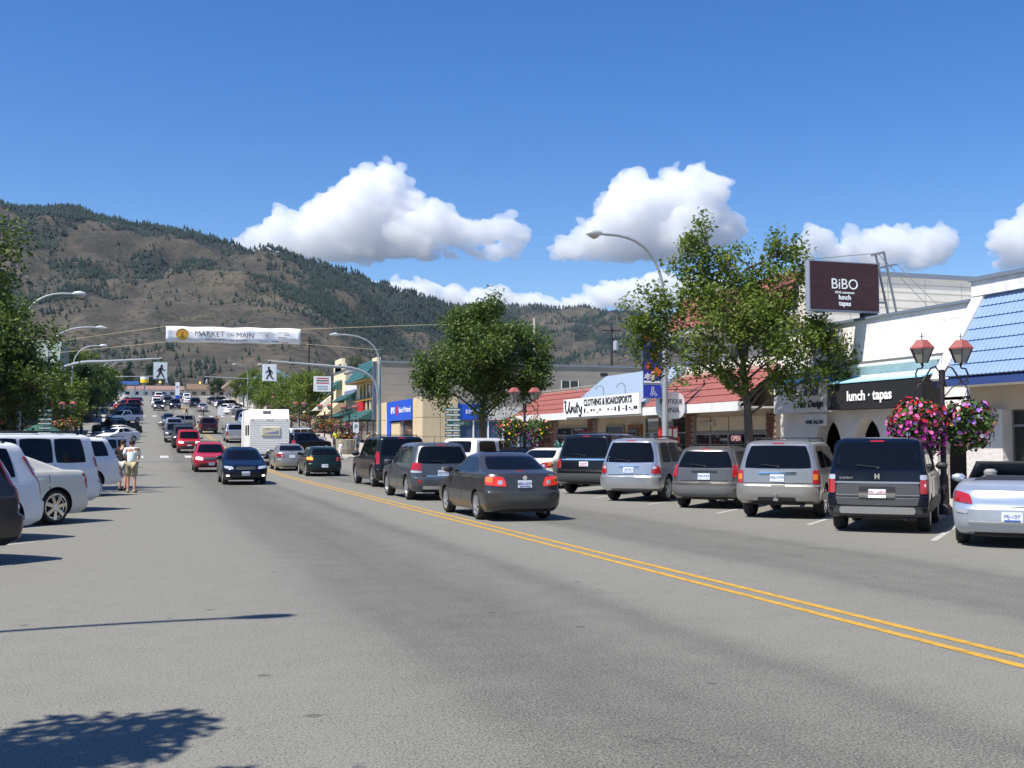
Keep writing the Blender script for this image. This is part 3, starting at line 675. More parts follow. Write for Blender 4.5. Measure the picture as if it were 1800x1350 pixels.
HATCH = dict(L=4.15, W=1.73, H=1.45, rear=[(.2, .16), (.28, .04), (.45, .0), (.6, .02), (.66, .06), (.95, .09), (1.0, .11), (1.34, .42), (1.41, .58), (1.45, .95)],
    front=SEDAN['front'][:-3] + [(1.34, 1.8), (1.42, 2.05), (1.45, 2.4)], wid=[(.2, .9), (.35, .97), (.6, 1.0), (.9, .975), (.98, .95), (1.02, .92), (1.34, .75), (1.41, .65), (1.45, .45)], rc=(.22, .34), rb=.07,
    wr=.315, axles=(.78, 3.30), rearwin=(1.03, .64, 1.33, .52), screen=(.99, .68, 1.33, .53), wiper=True,
    side=[[(.72, 1.03), (1.5, 1.02), (1.5, 1.34), (.92, 1.33)], [(1.56, 1.02), (2.72, 1.0), (2.25, 1.33), (1.56, 1.34)]],
    extras=[('rear2', 'tail_light', [(.55, .74), (.85, .76), (.83, .96), (.56, .95)], 'tail_lens_red', .012), ('rear', 'bumper', [(-.85, .30), (.85, .30), (.85, .60), (-.85, .60)], 'body', .018),
            ('front2', 'headlight', [(.45, .62), (.80, .66), (.80, .76), (.50, .73)], 'clear_lens', .012), ('front', 'grille', [(-.36, .60), (.36, .60), (.38, .72), (-.38, .72)], 'black_plastic', .008), ('front', 'air_intake', [(-.6, .28), (.6, .28), (.58, .42), (-.58, .42)], 'black_plastic', .008)],
    seams=[(1.53, .33, 1.0), (2.9, .33, .97)], handles=[(1.75, .9)], mirror=(2.7, 1.0), plates=(('rear', .52), ('front', .45)))
def pickup(canopy=False, L=5.4, W=1.95, H=1.85):
    bed = 1.15; zr = H - .09
    rear = [(.36, .12), (.45, .0), (.62, .0), (.66, .08), (bed, .08), (bed + .02, 1.95), (zr, 2.15), (H - .03, 2.25), (H, 2.5)]
    if canopy: rear = [(.36, .12), (.45, .0), (.62, .0), (.66, .08), (bed, .10), (bed + .03, .12), (zr, .42), (H - .03, .54), (H, .85)]
    return dict(L=L, W=W, H=H, rear=rear, front=[(.36, .18), (.5, .02), (.7, .0), (.95, .04), (1.06, .2), (bed, 1.3), (zr, 1.95), (H - .03, 2.1), (H, 2.35)],
        wid=[(.36, .92), (.5, .99), (.7, 1.0), (1.05, .985), (bed, .96), (bed + .03, .945), (zr - .04, .82), (zr + .03, .76), (H - .02, .64), (H, .5)], rc=(.08, .14), rb=.02, fc=(.24, .34), wr=.39, axles=(1.15, 4.45), spokes=6, tw=.25,
        rearwin=(bed + .08, .66, zr - .04, .58), screen=(bed + .02, .78, zr - .02, .66),
        side=([[(.50, bed + .09), (2.05, bed + .09), (2.05, zr - .04), (.66, zr - .04)]] if canopy else []) + [[(2.32, bed + .06), (2.78, bed + .06), (2.78, zr - .03), (2.40, zr - .03)], [(2.84, bed + .06), (3.80, bed + .04), (3.42, zr - .03), (2.84, zr - .03)]],
        seams=[(2.2, .5, bed), (2.8, .45, bed), (3.86, .45, bed)], handles=[(2.95, 1.03)], mirror=(3.7, bed), mirror_size=(.12, .24, .24), black_mirror=True, plates=(('rear', .55), ('front', .55)),
        extras=[('rear2', 'tail_light', [(.80, .74), (.955, .74), (.94, 1.1), (.80, 1.1)], 'tail_lens_red', .01), ('rear', 'bumper', [(-.95, .42), (.95, .42), (.95, .62), (-.95, .62)], 'chrome', .03),
                ('front2', 'headlight', [(.60, .80), (.9, .80), (.9, 1.0), (.6, 1.0)], 'clear_lens', .012), ('front', 'grille', [(-.56, .74), (.56, .74), (.56, 1.0), (-.56, 1.0)], 'black_plastic', .012), ('front', 'front_bumper', [(-.93, .46), (.93, .46), (.93, .66), (-.93, .66)], 'chrome', .03)])
P_GREY = paint('warm_grey', (.072, .070, .072), .55); P_GUN = paint('gunmetal', (.098, .108, .118), .5); P_BLACK = paint('black', (.006, .006, .008)); P_NAVY = paint('navy', (.003, .0042, .012), .15)
P_SILV = paint('silver', (.50, .51, .53), .75, .3); P_CHAMP = paint('champagne', (.40, .385, .355), .7, .3); P_TAUPE = paint('taupe', (.165, .155, .14), .6); P_WHITE = paint('white', (.74, .74, .73)); P_CREAM = paint('cream', (.66, .63, .53))
P_RED = paint('red', (.42, .012, .014)); P_CRIM = paint('crimson', (.36, .018, .040)); P_GREEN = paint('bottle_green', (.008, .022, .020), .2); P_SOL = paint('ice_silver', (.50, .55, .62), .6, .3); P_TAN = paint('dark_taupe', (.050, .046, .044), .5); P_GOLD = paint('gold_silver', (.30, .275, .225), .6)
P_BLUE = paint('light_blue', (.24, .34, .50), .2); P_DBLUE = paint('dark_blue', (.012, .022, .06), .3); P_BURG = paint('plum', (.035, .012, .03), .2)
H0 = R(90); HR = R(45); HL = R(225); HO = R(-90)
def rear_at(x, y, rz, W, fwd=.85, left=True):
    """middle of the rear bumper from the outer foot of the left rear wheel"""
    d = Vector((math.cos(rz), math.sin(rz))); s = Vector((-d.y, d.x)); p = Vector((x, y)) - s * (W / 2) - d * fwd; return (p.x, p.y)
def badge(root, B, z, r_=.045, y=0, m=None):
    mb = MB(); x = float(B.rear_x(y, z)) - B.L / 2 - .014; mb.lathe((x, y, z), [(r_, -.006), (r_, .006), (r_ * .6, .01)][::-1], 14, 'x'); return mb.build('badge', m or M_CHROME, root, smooth=True)
# --- driving away from the viewer
r_, B_ = make_car('sedan_car', 'sedan', SEDAN, P_GREY, (7.75, 22.75), H0, 'dark grey saloon driving away nearest on the yellow centre line', 'car', rim=M_ALLOY, over={'plate_text': '882-LDW', 'tail_lens_red': M_REDLIT, 'mirror': P_GREY, 'amber_lens': M_AMBER})
badge(r_, B_, .93, .05); text('COROLLA', .05, M_CHROME, r_, (float(B_.rear_x(-.6, .99)) - B_.L / 2 - .01, -.58, .985), (R(90), 0, R(-90)), 'model_lettering', .001)
VUE = suv(4.57, 1.86, 1.68, .36, 1.02, .34, .98, 1.15, .78, spokes=5, rails=False, wrap=True, rc=(.20, .34), rb=.07, plates=(('rear', .80), ('front', .5)), aerial=(1.2, 0, .16), black_mirror=False)
VUE['extras'] += [('rear2', 'tail_light', [(.62, .86), (.925, .88), (.86, 1.10), (.64, 1.08)], 'tail_lens_red', .012), ('rear2', 'reverse_light', [(.64, .80), (.915, .81), (.92, .875), (.63, .855)], 'clear_lens', .013), ('rear', 'bumper', [(-.9, .42), (.9, .42), (.9, .66), (-.9, .66)], 'body', .016),
    ('rear', 'bumper_step', [(-.62, .33), (.62, .33), (.62, .43), (-.62, .43)], 'alloy', .02), ('rear', 'chrome_strip', [(-.5, .70), (.5, .70), (.5, .725), (-.5, .725)], 'chrome', .012), ('rear2', 'reflector', [(.66, .52), (.76, .52), (.76, .60), (.66, .60)], 'tail_lens_red', .022)]
r_, B_ = make_car('crossover_car', 'vue', VUE, P_GUN, (8.2, 31.4), H0, 'blue grey crossover driving away ahead of the dark grey saloon', 'car', over={'plate_text': '204-KHM', 'mirror': P_GUN})
badge(r_, B_, .93, .05)
BIG = suv(5.3, 2.0, 1.9, .39, 1.14, .22, 1.12, 1.25, .83, spokes=6, plates=(('rear', .78), ('front', .55)), mirror_size=(.12, .26, .22))
BIG['extras'] += [('rear2', 'tail_light', [(.84, .86), (.985, .86), (.955, 1.32), (.84, 1.32)], 'tail_lens_red', .012), ('rear', 'bumper', [(-.97, .36), (.97, .36), (.97, .60), (-.97, .60)], 'black_plastic', .03)]
r_, B_ = make_car('large_suv', 'big', BIG, P_BLACK, (9.1, 40.9), H0, 'big black sport utility driving away ahead of the blue grey crossover', 'car', rim=M_CHROME, over={'plate_text': '731-GTR'})
r_, B_ = make_car('hatchback_car', 'hatch', HATCH, P_GREEN, (8.3, 54.6), H0, 'dark green hatchback with left indicator glowing behind a white trailer', 'car', over={'plate_text': '117-HJP'})
put_ = B_.patch('rear', [(.56, .80), (.85, .82), (.84, .95), (.57, .93)], .02, .16); link('indicator', _mk('indicator', *put_), mat('indicator_lit', (.7, .2, .03), .2, emit=((1, .28, .03), 1.5)), r_)
badge(r_, B_, .86, .06)
LUX = dict(SEDAN); LUX['extras'] = [e for e in SEDAN['extras'] if e[1] not in ('indicator',)]
r_, B_ = make_car('sedan_car', 'sedan_b', LUX, P_CHAMP, (7.7, 62.3), H0, 'champagne saloon driving away, half hidden by the dark green hatchback', 'car')
PK = pickup()
make_car('pickup_truck', 'pickup', PK, P_SILV, (8.3, 110), H0, 'silver pickup driving away just left of the white trailer', 'pickup')
make_car('pickup_truck', 'pickup', PK, P_BURG, (6.9, 132), H0, 'plum pickup with wide towing mirrors driving away uphill', 'pickup', over={'chrome': M_BLACK})
# --- coming towards the viewer
LIT = {'clear_lens': M_HEADLIT}
def oncoming(name, key, sp, m, x, y, label, cat='car', **kw):   # y of the front bumper
    return make_car(name, key, sp, m, (x, y + sp['L']), HO, label, cat, **kw)
MZ = dict(SEDAN); MZ['extras'] = [e for e in SEDAN['extras']] + [('front2', 'fog_light', [(.62, .34), (.74, .34), (.74, .40), (.62, .40)], 'headlight_lit', .014)]
r_, B_ = oncoming('sedan_car', 'sedan_c', MZ, P_NAVY, 3.75, 44.8, 'dark navy saloon coming towards the viewer, first of the oncoming queue')
VIBE = suv(4.37, 1.78, 1.58, .32, .99, .30, .92, 1.12, .76, spokes=5, plates=(('rear', .82), ('front', .45)), rc=(.16, .28), rb=.06)
VIBE['extras'] += [('rear2', 'tail_light', [(.72, .80), (.875, .80), (.82, 1.12), (.72, 1.12)], 'tail_lens_red', .012), ('rear', 'bumper', [(-.87, .30), (.87, .30), (.87, .60), (-.87, .60)], 'bumper', .022), ('rear', 'handle_strip', [(-.33, .93), (.33, .93), (.33, .97), (-.33, .97)], 'black_plastic', .02)]
oncoming('crossover_car', 'vibe', VIBE, P_CRIM, 3.35, 61.2, 'crimson crossover with headlights on behind the dark navy saloon', over={'bumper': P_CRIM, 'clear_lens': M_HEADLIT}, )
JEEP = suv(4.35, 1.82, 1.78, .37, 1.08, .14, 1.06, 1.25, .86, box=True, spokes=5, ride=.32, plates=(('rear', .9), ('front', .6)))
JEEP['extras'] += [('rear2', 'tail_light', [(.78, .80), (.89, .80), (.87, 1.06), (.78, 1.06)], 'tail_lens_red', .012), ('front', 'bumper', [(-.88, .36), (.88, .36), (.88, .58), (-.88, .58)], 'grey_plastic', .03)]
oncoming('off_road_car', 'jeep', JEEP, P_RED, 3.3, 91.5, 'bright red boxy off roader with headlights on at the crossing', over=LIT)
oncoming('large_suv', 'big', BIG, P_TAN, 3.2, 100.5, 'dark brown sport utility right behind the red off roader')
oncoming('pickup_truck', 'pickup', PK, P_GUN, 2.7, 111, 'grey pickup in the oncoming queue behind the dark brown sport utility', 'pickup')
oncoming('large_suv', 'big', BIG, P_SILV, 3.0, 127, 'silver sport utility in front of the crossing gold minivan')
VAN = dict(L=4.9, W=1.92, H=1.75, rear=[(.22, .18), (.3, .04), (.5, .0), (.62, .02), (.68, .07), (1.0, .10), (1.62, .30), (1.71, .42), (1.75, .8)], front=[(.22, .2), (.32, .04), (.52, .0), (.66, .05), (.78, .25), (.95, .75), (1.0, .95), (1.6, 2.0), (1.70, 2.3), (1.75, 2.75)],
    wid=[(.22, .92), (.36, .98), (.7, 1.0), (.98, .97), (1.05, .94), (1.62, .80), (1.70, .70), (1.75, .5)], wr=.33, axles=(.9, 3.95), rearwin=(1.06, .72, 1.58, .62), screen=(1.02, .76, 1.58, .62), spokes=7,
    side=[[(.45, 1.08), (1.5, 1.08), (1.5, 1.58), (.62, 1.58)], [(1.56, 1.08), (2.6, 1.08), (2.6, 1.58), (1.56, 1.58)], [(2.68, 1.08), (3.62, 1.03), (2.98, 1.55), (2.68, 1.58)]], seams=[(1.53, .35, 1.04), (2.64, .35, 1.04), (3.7, .35, 1.0)], handles=[(2.8, .93)], mirror=(3.5, 1.05),
    extras=[('rear2', 'tail_light', [(.74, .75), (.94, .77), (.88, 1.15), (.74, 1.15)], 'tail_lens_red', .012), ('front2', 'headlight', [(.5, .62), (.9, .66), (.9, .78), (.55, .74)], 'clear_lens', .012), ('side', 'lower_trim', [(.5, .36), (4.3, .36), (4.3, .5), (.5, .5)], 'taupe_trim', .008)])
mat('taupe_trim', (.14, .12, .10), .5)
make_car('minivan', 'van', VAN, P_GOLD, (6.3, 151.5), R(180), 'gold minivan crossing the street sideways at the far junction', 'minivan')
oncoming('sedan_car', 'sedan', SEDAN, P_DBLUE, 3.0, 160, 'dark blue saloon waiting behind the crossing gold minivan')
oncoming('off_road_car', 'jeep', JEEP, P_GUN, 2.2, 209, 'grey off roader with headlights on climbing down near the far junction', over=LIT)
oncoming('large_suv', 'big', BIG, P_DBLUE, 5.2, 216, 'blue van like car stopped far up the hill left of the yellow lines')
oncoming('pickup_truck', 'pickup', PK, P_WHITE, 2.0, 226, 'white pickup far up the hill behind the grey off roader', 'pickup')
make_car('sedan_car', 'sedan', SEDAN, P_SILV, (9.6, 205), H0, 'silver saloon driving away far up the hill', 'car')
for sp_, k_, m_, x_, y_, lb_ in ((SEDAN, 'sedan', P_WHITE, 2.2, 244, 'white saloon coming down the hill behind the white pickup'), (BIG, 'big', P_GUN, 4.2, 236, 'grey sport utility coming down the hill behind the blue car'), (SEDAN, 'sedan', P_RED, 2.4, 262, 'red saloon coming down near the hill top'), (PK, 'pickup', P_SILV, 4.4, 258, 'silver pickup coming down near the hill top'), (BIG, 'big', P_WHITE, 3.0, 292, 'white sport utility at the hill top'), (SEDAN, 'sedan', P_DBLUE, 4.6, 318, 'dark blue saloon farthest up the hill')):
    oncoming('distant_car', k_, sp_, m_, x_, y_, lb_, group='cars far up the hill')
for sp_, k_, m_, x_, y_, lb_ in ((BIG, 'big', P_DBLUE, 9.2, 228, 'dark blue sport utility driving away up the hill'), (SEDAN, 'sedan', P_WHITE, 8.6, 250, 'white saloon driving away up the hill'), (PK, 'pickup', P_WHITE, 9.4, 280, 'white pickup driving away near the hill top'), (SEDAN, 'sedan', P_GUN, 8.8, 312, 'grey saloon driving away at the hill top')):
    make_car('distant_car', k_, sp_, m_, (x_, y_), H0, lb_, 'car', group='cars far up the hill')
# --- parked nose-in along the right kerb (45 degrees)
def parked_r(name, key, sp, m, x, y, label, dh=0, fwd=.85, **kw):
    rz = HR + R(dh); return make_car(name, key, sp, m, rear_at(x, y, rz, sp['W'], fwd), rz, label, kw.pop('cat', 'car'), **kw)
# open-topped car at the right edge
CONV = dict(L=4.85, W=1.82, H=1.06, rear=[(.2, .2), (.28, .06), (.42, .0), (.62, .0), (.66, .04), (.80, .06), (.92, .12), (.97, .30), (1.02, .60), (1.06, 1.25)], front=[(.2, .2), (.3, .04), (.5, .0), (.62, .04), (.74, .2), (.86, .6), (.97, 1.3), (1.02, 1.5), (1.06, 2.3)],
    wid=[(.2, .9), (.34, .97), (.6, 1.0), (.85, .985), (.95, .95), (1.02, .9), (1.06, .8)], rc=(.34, .46), rb=.10, fc=(.4, .5), wr=.33, axles=(1.0, 3.75), spokes=6, mirror=(3.15, .97),
    extras=[('rear2', 'tail_light', [(.58, .70), (.905, .74), (.86, .92), (.62, .86)], 'tail_lens_red', .012), ('rear', 'bumper', [(-.88, .34), (.88, .34), (.88, .62), (-.88, .62)], 'body', .012), ('rear', 'chrome_strip', [(-.66, .40), (.66, .40), (.66, .425), (-.66, .425)], 'chrome', .022), ('rear2', 'reflector', [(.66, .55), (.85, .57), (.84, .61), (.66, .60)], 'clear_lens', .018),
            ('front2', 'headlight', [(.45, .6), (.8, .64), (.8, .74), (.5, .72)], 'clear_lens', .012), ('rear', 'boot_seam', [(-.56, .66), (.56, .66), (.56, .672), (-.56, .672)], 'black_plastic', .004)],
    seams=[(2.0, .35, 1.0), (3.3, .35, .98)], handles=[(2.2, .86)], plates=(('rear', .51), ('front', .45)))
r_, B_ = parked_r('convertible_car', 'conv', CONV, P_SOL, 13.0, 15.75, 'ice silver open topped car parked at the right edge', dh=2, over={'plate_text': 'MJ-10Y', 'mirror': P_SOL})
mb = MB()
for k, (x0, x1) in enumerate(((-1.25, -.45),)):
    V = []; F = []
    for i in range(7):
        for j in range(11):
            u = i / 6; v = j / 10 * 2 - 1; y = v * .70 * (1 - .1 * v * v)
            V.append((x0 + (x1 - x0) * u, y, 1.05 + .085 * math.sin(math.pi * min(1, u * 1.1)) * (1 - abs(v) ** 4)))
    for i in range(6):
        for j in range(10): F.append((i * 11 + j, i * 11 + j + 1, i * 11 + j + 12, i * 11 + j + 11))
    mb.add(V, F)
mb.build('folded_roof', M_BLACK, r_, smooth=True)
for (x, y) in ((-.25, .38), (-.25, -.38), (.45, .38), (.45, -.38)):
    mb = MB(); mb.lathe((x, y, 1.0), [(.18, 0), (.20, .05), (.13, .09), (.07, .11), (.10, .13), (.11, .18), (.07, .22), (.01, .225)], 10); o = mb.build('seat_headrest', mat('pale_leather', (.26, .25, .24), .6), r_, smooth=True)
V = [(.80, -.76, 1.03), (.80, .76, 1.03), (.30, .60, 1.32), (.30, -.60, 1.32), (.82, -.76, 1.03), (.82, .76, 1.03), (.33, .60, 1.33), (.33, -.60, 1.33)]
mb = MB().add(V, [(0, 1, 2, 3), (7, 6, 5, 4), (0, 4, 5, 1), (1, 5, 6, 2), (2, 6, 7, 3), (3, 7, 4, 0)]); mb.build('windscreen', M_GLASS2, r_)
mb = MB().tube([(.81, -.77, 1.02), (.32, -.62, 1.33), (.32, .62, 1.33), (.81, .77, 1.02)], .025, 6); mb.build('windscreen_frame', M_BLACK, r_)
ELEM = suv(4.30, 1.82, 1.79, .34, 1.14, .20, 1.06, .95, .86, box=True, spokes=6, rails=False, ride=.28, wrap=True, rc=(.10, .15), plates=(('rear', .74), ('front', .5)), aerial=(.5, -.55, .12))
ELEM['rearwin'] = (1.18, .80, 1.70, .70)
ELEM['extras'] = [e for e in ELEM['extras'] if e[1] != 'tailgate_seam'] + [('rear', 'lower_tailgate', [(-.74, .52), (.74, .52), (.76, .92), (-.76, .92)], 'grey_plastic', .014), ('rear', 'bumper', [(-.91, .30), (.91, .30), (.91, .50), (-.91, .50)], 'grey_plastic', .03), ('rear', 'bumper_step', [(-.68, .36), (.68, .36), (.68, .49), (-.68, .49)], 'alloy', .05), ('rear', 'tailgate_strip', [(-.76, .925), (.76, .925), (.76, .96), (-.76, .96)], 'steel', .016),
    ('rear2', 'tail_light', [(.76, .74), (.905, .74), (.90, 1.0), (.76, 1.0)], 'tail_lens_red', .016), ('rear2', 'reverse_light', [(.76, 1.0), (.90, 1.0), (.885, 1.09), (.76, 1.09)], 'clear_lens', .015), ('rear', 'plate_recess', [(-.33, .62), (.33, .62), (.33, .87), (-.33, .87)], 'black_plastic', .017), ('side', 'lower_trim', [(.3, .34), (3.9, .34), (3.85, .62), (.3, .62)], 'grey_plastic', .01)]
r_, B_ = parked_r('boxy_suv', 'elem', ELEM, P_NAVY, 12.9, 19.1, 'boxy navy wagon with grey plastic tailgate parked beside the open topped car', dh=3, over={'plate_text': '591-HEN', 'plate_ink': M_PLRED})
text('H', .13, M_CHROME, r_, (float(B_.rear_x(0, 1.06)) - B_.L / 2 - .012, 0, 1.05), (R(90), 0, R(-90)), 'badge', .006, bold=.006); text('ELEMENT', .06, M_CHROME, r_, (float(B_.rear_x(.55, 1.06)) - B_.L / 2 - .012, .56, 1.02), (R(90), 0, R(-90)), 'model_lettering', .001)
GC = suv(4.61, 1.86, 1.74, .37, 1.06, .24, 1.04, 1.25, .80, spokes=5, ride=.32, plates=(('rear', .90), ('front', .6)), rc=(.11, .18))
GC['extras'] += [('rear2', 'tail_light', [(.76, .78), (.915, .78), (.90, 1.08), (.77, 1.08)], 'tail_lens_red', .014), ('rear2', 'indicator', [(.78, .86), (.885, .86), (.88, .99), (.78, .99)], 'amber_lens', .02), ('rear', 'bumper', [(-.92, .40), (.92, .40), (.92, .70), (-.92, .70)], 'bumper', .05), ('rear', 'bumper_lower', [(-.42, .33), (.42, .33), (.42, .48), (-.42, .48)], 'black_plastic', .07),
    ('rear', 'tailgate_handle', [(-.42, 1.0), (.42, 1.0), (.42, 1.035), (-.42, 1.035)], 'chrome', .03), ('side', 'lower_trim', [(.35, .40), (4.2, .40), (4.2, .58), (.35, .58)], 'bumper', .012)]
r_, B_ = parked_r('off_road_car', 'cherokee', GC, P_CHAMP, 13.2, 23.1, 'champagne silver off roader with roof rack left of the boxy navy wagon', dh=2, over={'plate_text': '436-HTK', 'bumper': mat('champagne_bumper', (.30, .285, .26), .45, metal=.4)})
mb = MB(); x = float(B_.rear_x(0, .42)) - B_.L / 2 - .14; mb.box(x, x + .14, -.05, .05, .40, .46); mb.lathe((x, 0, .46), [(.025, 0), (.025, .05), (.035, .08), (.01, .1)], 8); mb.build('tow_hitch', M_STEEL, r_)
r_, B_ = parked_r('crossover_car', 'vibe', VIBE, P_TAUPE, 13.4, 26.8, 'low taupe crossover with grey bumper between two silver cars', dh=1, over={'plate_text': '940-AFX', 'bumper': mat('grey_bumper', (.13, .13, .132), .6)})
ML = suv(4.60, 1.84, 1.80, .37, 1.06, .30, 1.0, 1.2, .78, spokes=6, ride=.30, wrap=True, plates=(('rear', .90), ('front', .5)), rc=(.20, .30), rb=.07)
ML['extras'] += [('rear2', 'tail_light', [(.66, .80), (.90, .80), (.87, 1.02), (.70, 1.02)], 'tail_lens_red', .014), ('rear2', 'reverse_light', [(.70, .93), (.80, .93), (.80, 1.01), (.71, 1.01)], 'clear_lens', .02), ('rear', 'bumper', [(-.9, .40), (.9, .40), (.9, .70), (-.9, .70)], 'body', .04), ('rear', 'bumper_lower', [(-.84, .31), (.84, .31), (.84, .42), (-.84, .42)], 'alloy', .03), ('rear', 'tailgate_handle', [(-.3, 1.0), (.3, 1.0), (.3, 1.03), (-.3, 1.03)], 'chrome', .03)]
parked_r('crossover_car', 'ml', ML, P_SILV, 12.95, 30.5, 'bright silver sport utility with curved rear quarter window parked before the lamp post', dh=0, over={'plate_text': '128-JRN'})
EXP = suv(5.2, 2.0, 1.95, .40, 1.16, .30, 1.14, 1.25, .82, spokes=6, ride=.34, plates=(('rear', .98), ('front', .6)))
EXP['extras'] += [('rear2', 'tail_light', [(.80, .84), (.985, .84), (.95, 1.14), (.82, 1.14)], 'tail_lens_red', .014), ('rear', 'bumper', [(-.98, .40), (.98, .40), (.98, .68), (-.98, .68)], 'grey_plastic', .05), ('rear', 'chrome_strip', [(-.8, 1.10), (.8, 1.10), (.8, 1.15), (-.8, 1.15)], 'chrome', .02)]
parked_r('large_suv', 'exped', EXP, P_BLACK, 13.3, 35.0, 'tall black sport utility with a red lettered plate left of the bright silver one', dh=0, over={'plate_text': 'JNZ-44', 'plate_ink': M_PLRED})
parked_r('sedan_car', 'sedan', SEDAN, P_CREAM, 13.1, 39.4, 'cream saloon parked just behind the dark grey moving saloon', over={'plate_text': '305-DKC', 'mirror': P_CREAM})
parked_r('sedan_car', 'sedan_b', LUX, P_NAVY, 13.2, 43.3, 'dark blue saloon roof showing beyond the cream saloon')
parked_r('pickup_truck', 'pickupc', pickup(True), P_WHITE, 12.6, 47.4, 'white pickup with a canopy parked near the middle tree', cat='pickup', fwd=1.15)
parked_r('crossover_car', 'vibe', VIBE, P_BLACK, 13.2, 51.2, 'low black crossover parked beyond the white canopied pickup', over={'bumper': P_BLACK})
# beyond the junction on the right
parked_r('crossover_car', 'vue', VUE, P_BLACK, 10.6, 91.0, 'black crossover nosed in behind the round planter', dh=-8, over={'mirror': P_BLACK})
parked_r('large_suv', 'big', BIG, P_WHITE, 10.8, 97, 'white sport utility with roof bars parked beyond the black crossover')
parked_r('minivan', 'van', VAN, P_BLUE, 12.9, 163.5, 'light blue minivan parked uphill on the right', cat='minivan')
for i, (sp, key, m, y, lab) in enumerate(((SEDAN, 'sedan', P_WHITE, 158, 'white saloon parked downhill of the light blue minivan'), (BIG, 'big', P_DBLUE, 169, 'dark blue sport utility parked uphill of the light blue minivan'), (SEDAN, 'sedan', P_WHITE, 196, 'white saloon in the far right row with its boot towards the road'), (VIBE, 'vibe', P_WHITE, 203, 'white hatchback in the far right row on the hill'), (BIG, 'big', P_TAN, 214, 'brown sport utility in the far right row on the hill'), (PK, 'pickup', P_WHITE, 222, 'white pickup in the far right row on the hill'), (SEDAN, 'sedan', P_SILV, 232, 'silver saloon in the far right row on the hill'), (BIG, 'big', P_GUN, 242, 'grey sport utility in the far right row on the hill'), (VIBE, 'vibe', P_CHAMP, 252, 'champagne hatchback last in the far right row'))):
    parked_r('parked_car', key, sp, m, 12.9, y, lab, group='cars parked up the hill on the right', over={'bumper': m, 'mirror': m})
# --- parked along the left kerb, noses to the left and towards the viewer
def parked_l(name, key, sp, m, x, y, label, dh=0, **kw):            # x, y: middle of the rear bumper
    return make_car(name, key, sp, m, (x, y), HL + R(dh), label, kw.pop('cat', 'car'), **kw)
SRX = suv(4.95, 1.9, 1.72, .37, 1.04, .36, 1.0, 1.3, .78, spokes=7, rc=(.16, .26)); SRX['extras'] += [('rear2', 'tail_light', [(.78, .82), (.93, .82), (.84, 1.45), (.76, 1.45)], 'tail_lens_red', .014), ('rear2', 'reverse_light', [(.80, .76), (.93, .76), (.93, .82), (.80, .82)], 'clear_lens', .014)]
parked_l('crossover_car', 'srx', SRX, P_TAN, -2.2, 18.2, 'dark brown sport utility cut off at the left edge, nearest on the left')
parked_l('crossover_car', 'srx', SRX, P_WHITE, -2.25, 22.2, 'white crossover with tall red tail lights beside the dark brown one')
C300 = dict(SEDAN); C300.update(L=5.0, W=1.88, H=1.50, rear=[(.2, .16), (.27, .05), (.42, .0), (.62, .01), (.66, .05), (.98, .07), (1.07, .11), (1.10, .2), (1.12, .62), (1.42, 1.45), (1.48, 1.8), (1.50, 2.1)], wid=[(.2, .90), (.35, .97), (.6, 1.0), (.95, .985), (1.07, .955), (1.12, .91), (1.40, .74), (1.47, .62), (1.50, .44)], wr=.36, axles=(1.02, 4.07), rearwin=(1.14, .68, 1.40, .56), spokes=7,
    side=[[(1.5, 1.14), (2.4, 1.12), (2.4, 1.39), (1.8, 1.39)], [(2.46, 1.12), (3.4, 1.08), (2.95, 1.38), (2.46, 1.39)]], rimf=.76)
C300['extras'] = [('rear2', 'tail_light', [(.78, .72), (.93, .72), (.92, 1.05), (.78, 1.05)], 'tail_lens_red', .012), ('rear', 'bumper', [(-.9, .3), (.9, .3), (.9, .62), (-.9, .62)], 'body', .018), ('side', 'arch_flare', [(.52, .80), (1.52, .80), (1.40, .86), (.64, .86)], 'body', .012)]
parked_l('sedan_car', 'c300', C300, P_CREAM, -1.65, 26.4, 'ivory saloon with big chrome wheel parked between two white cars', rim=M_CHROME, over={'mirror': P_CREAM})
EXPL = dict(BIG); EXPL['extras'] = [e for e in BIG['extras'] if e[1] != 'bumper'] + [('rear', 'bumper', [(-.97, .36), (.97, .36), (.97, .66), (-.97, .66)], 'body', .05)]
parked_l('large_suv', 'expl', EXPL, P_WHITE, -1.65, 30.6, 'tall white sport utility with black roof rack behind the ivory saloon')
parked_l('sedan_car', 'sedan', SEDAN, P_DBLUE, -2.6, 34.6, 'dark blue car roof showing above the white sport utility')
parked_l('pickup_truck', 'pickupc', pickup(True), P_WHITE, -1.35, 38.6, 'white pickup with a canopy beside the two standing men', cat='pickup')
parked_l('off_road_car', 'jeep', JEEP, P_SILV, -1.3, 70.5, 'silver blue off roader parked on the left near the junction')
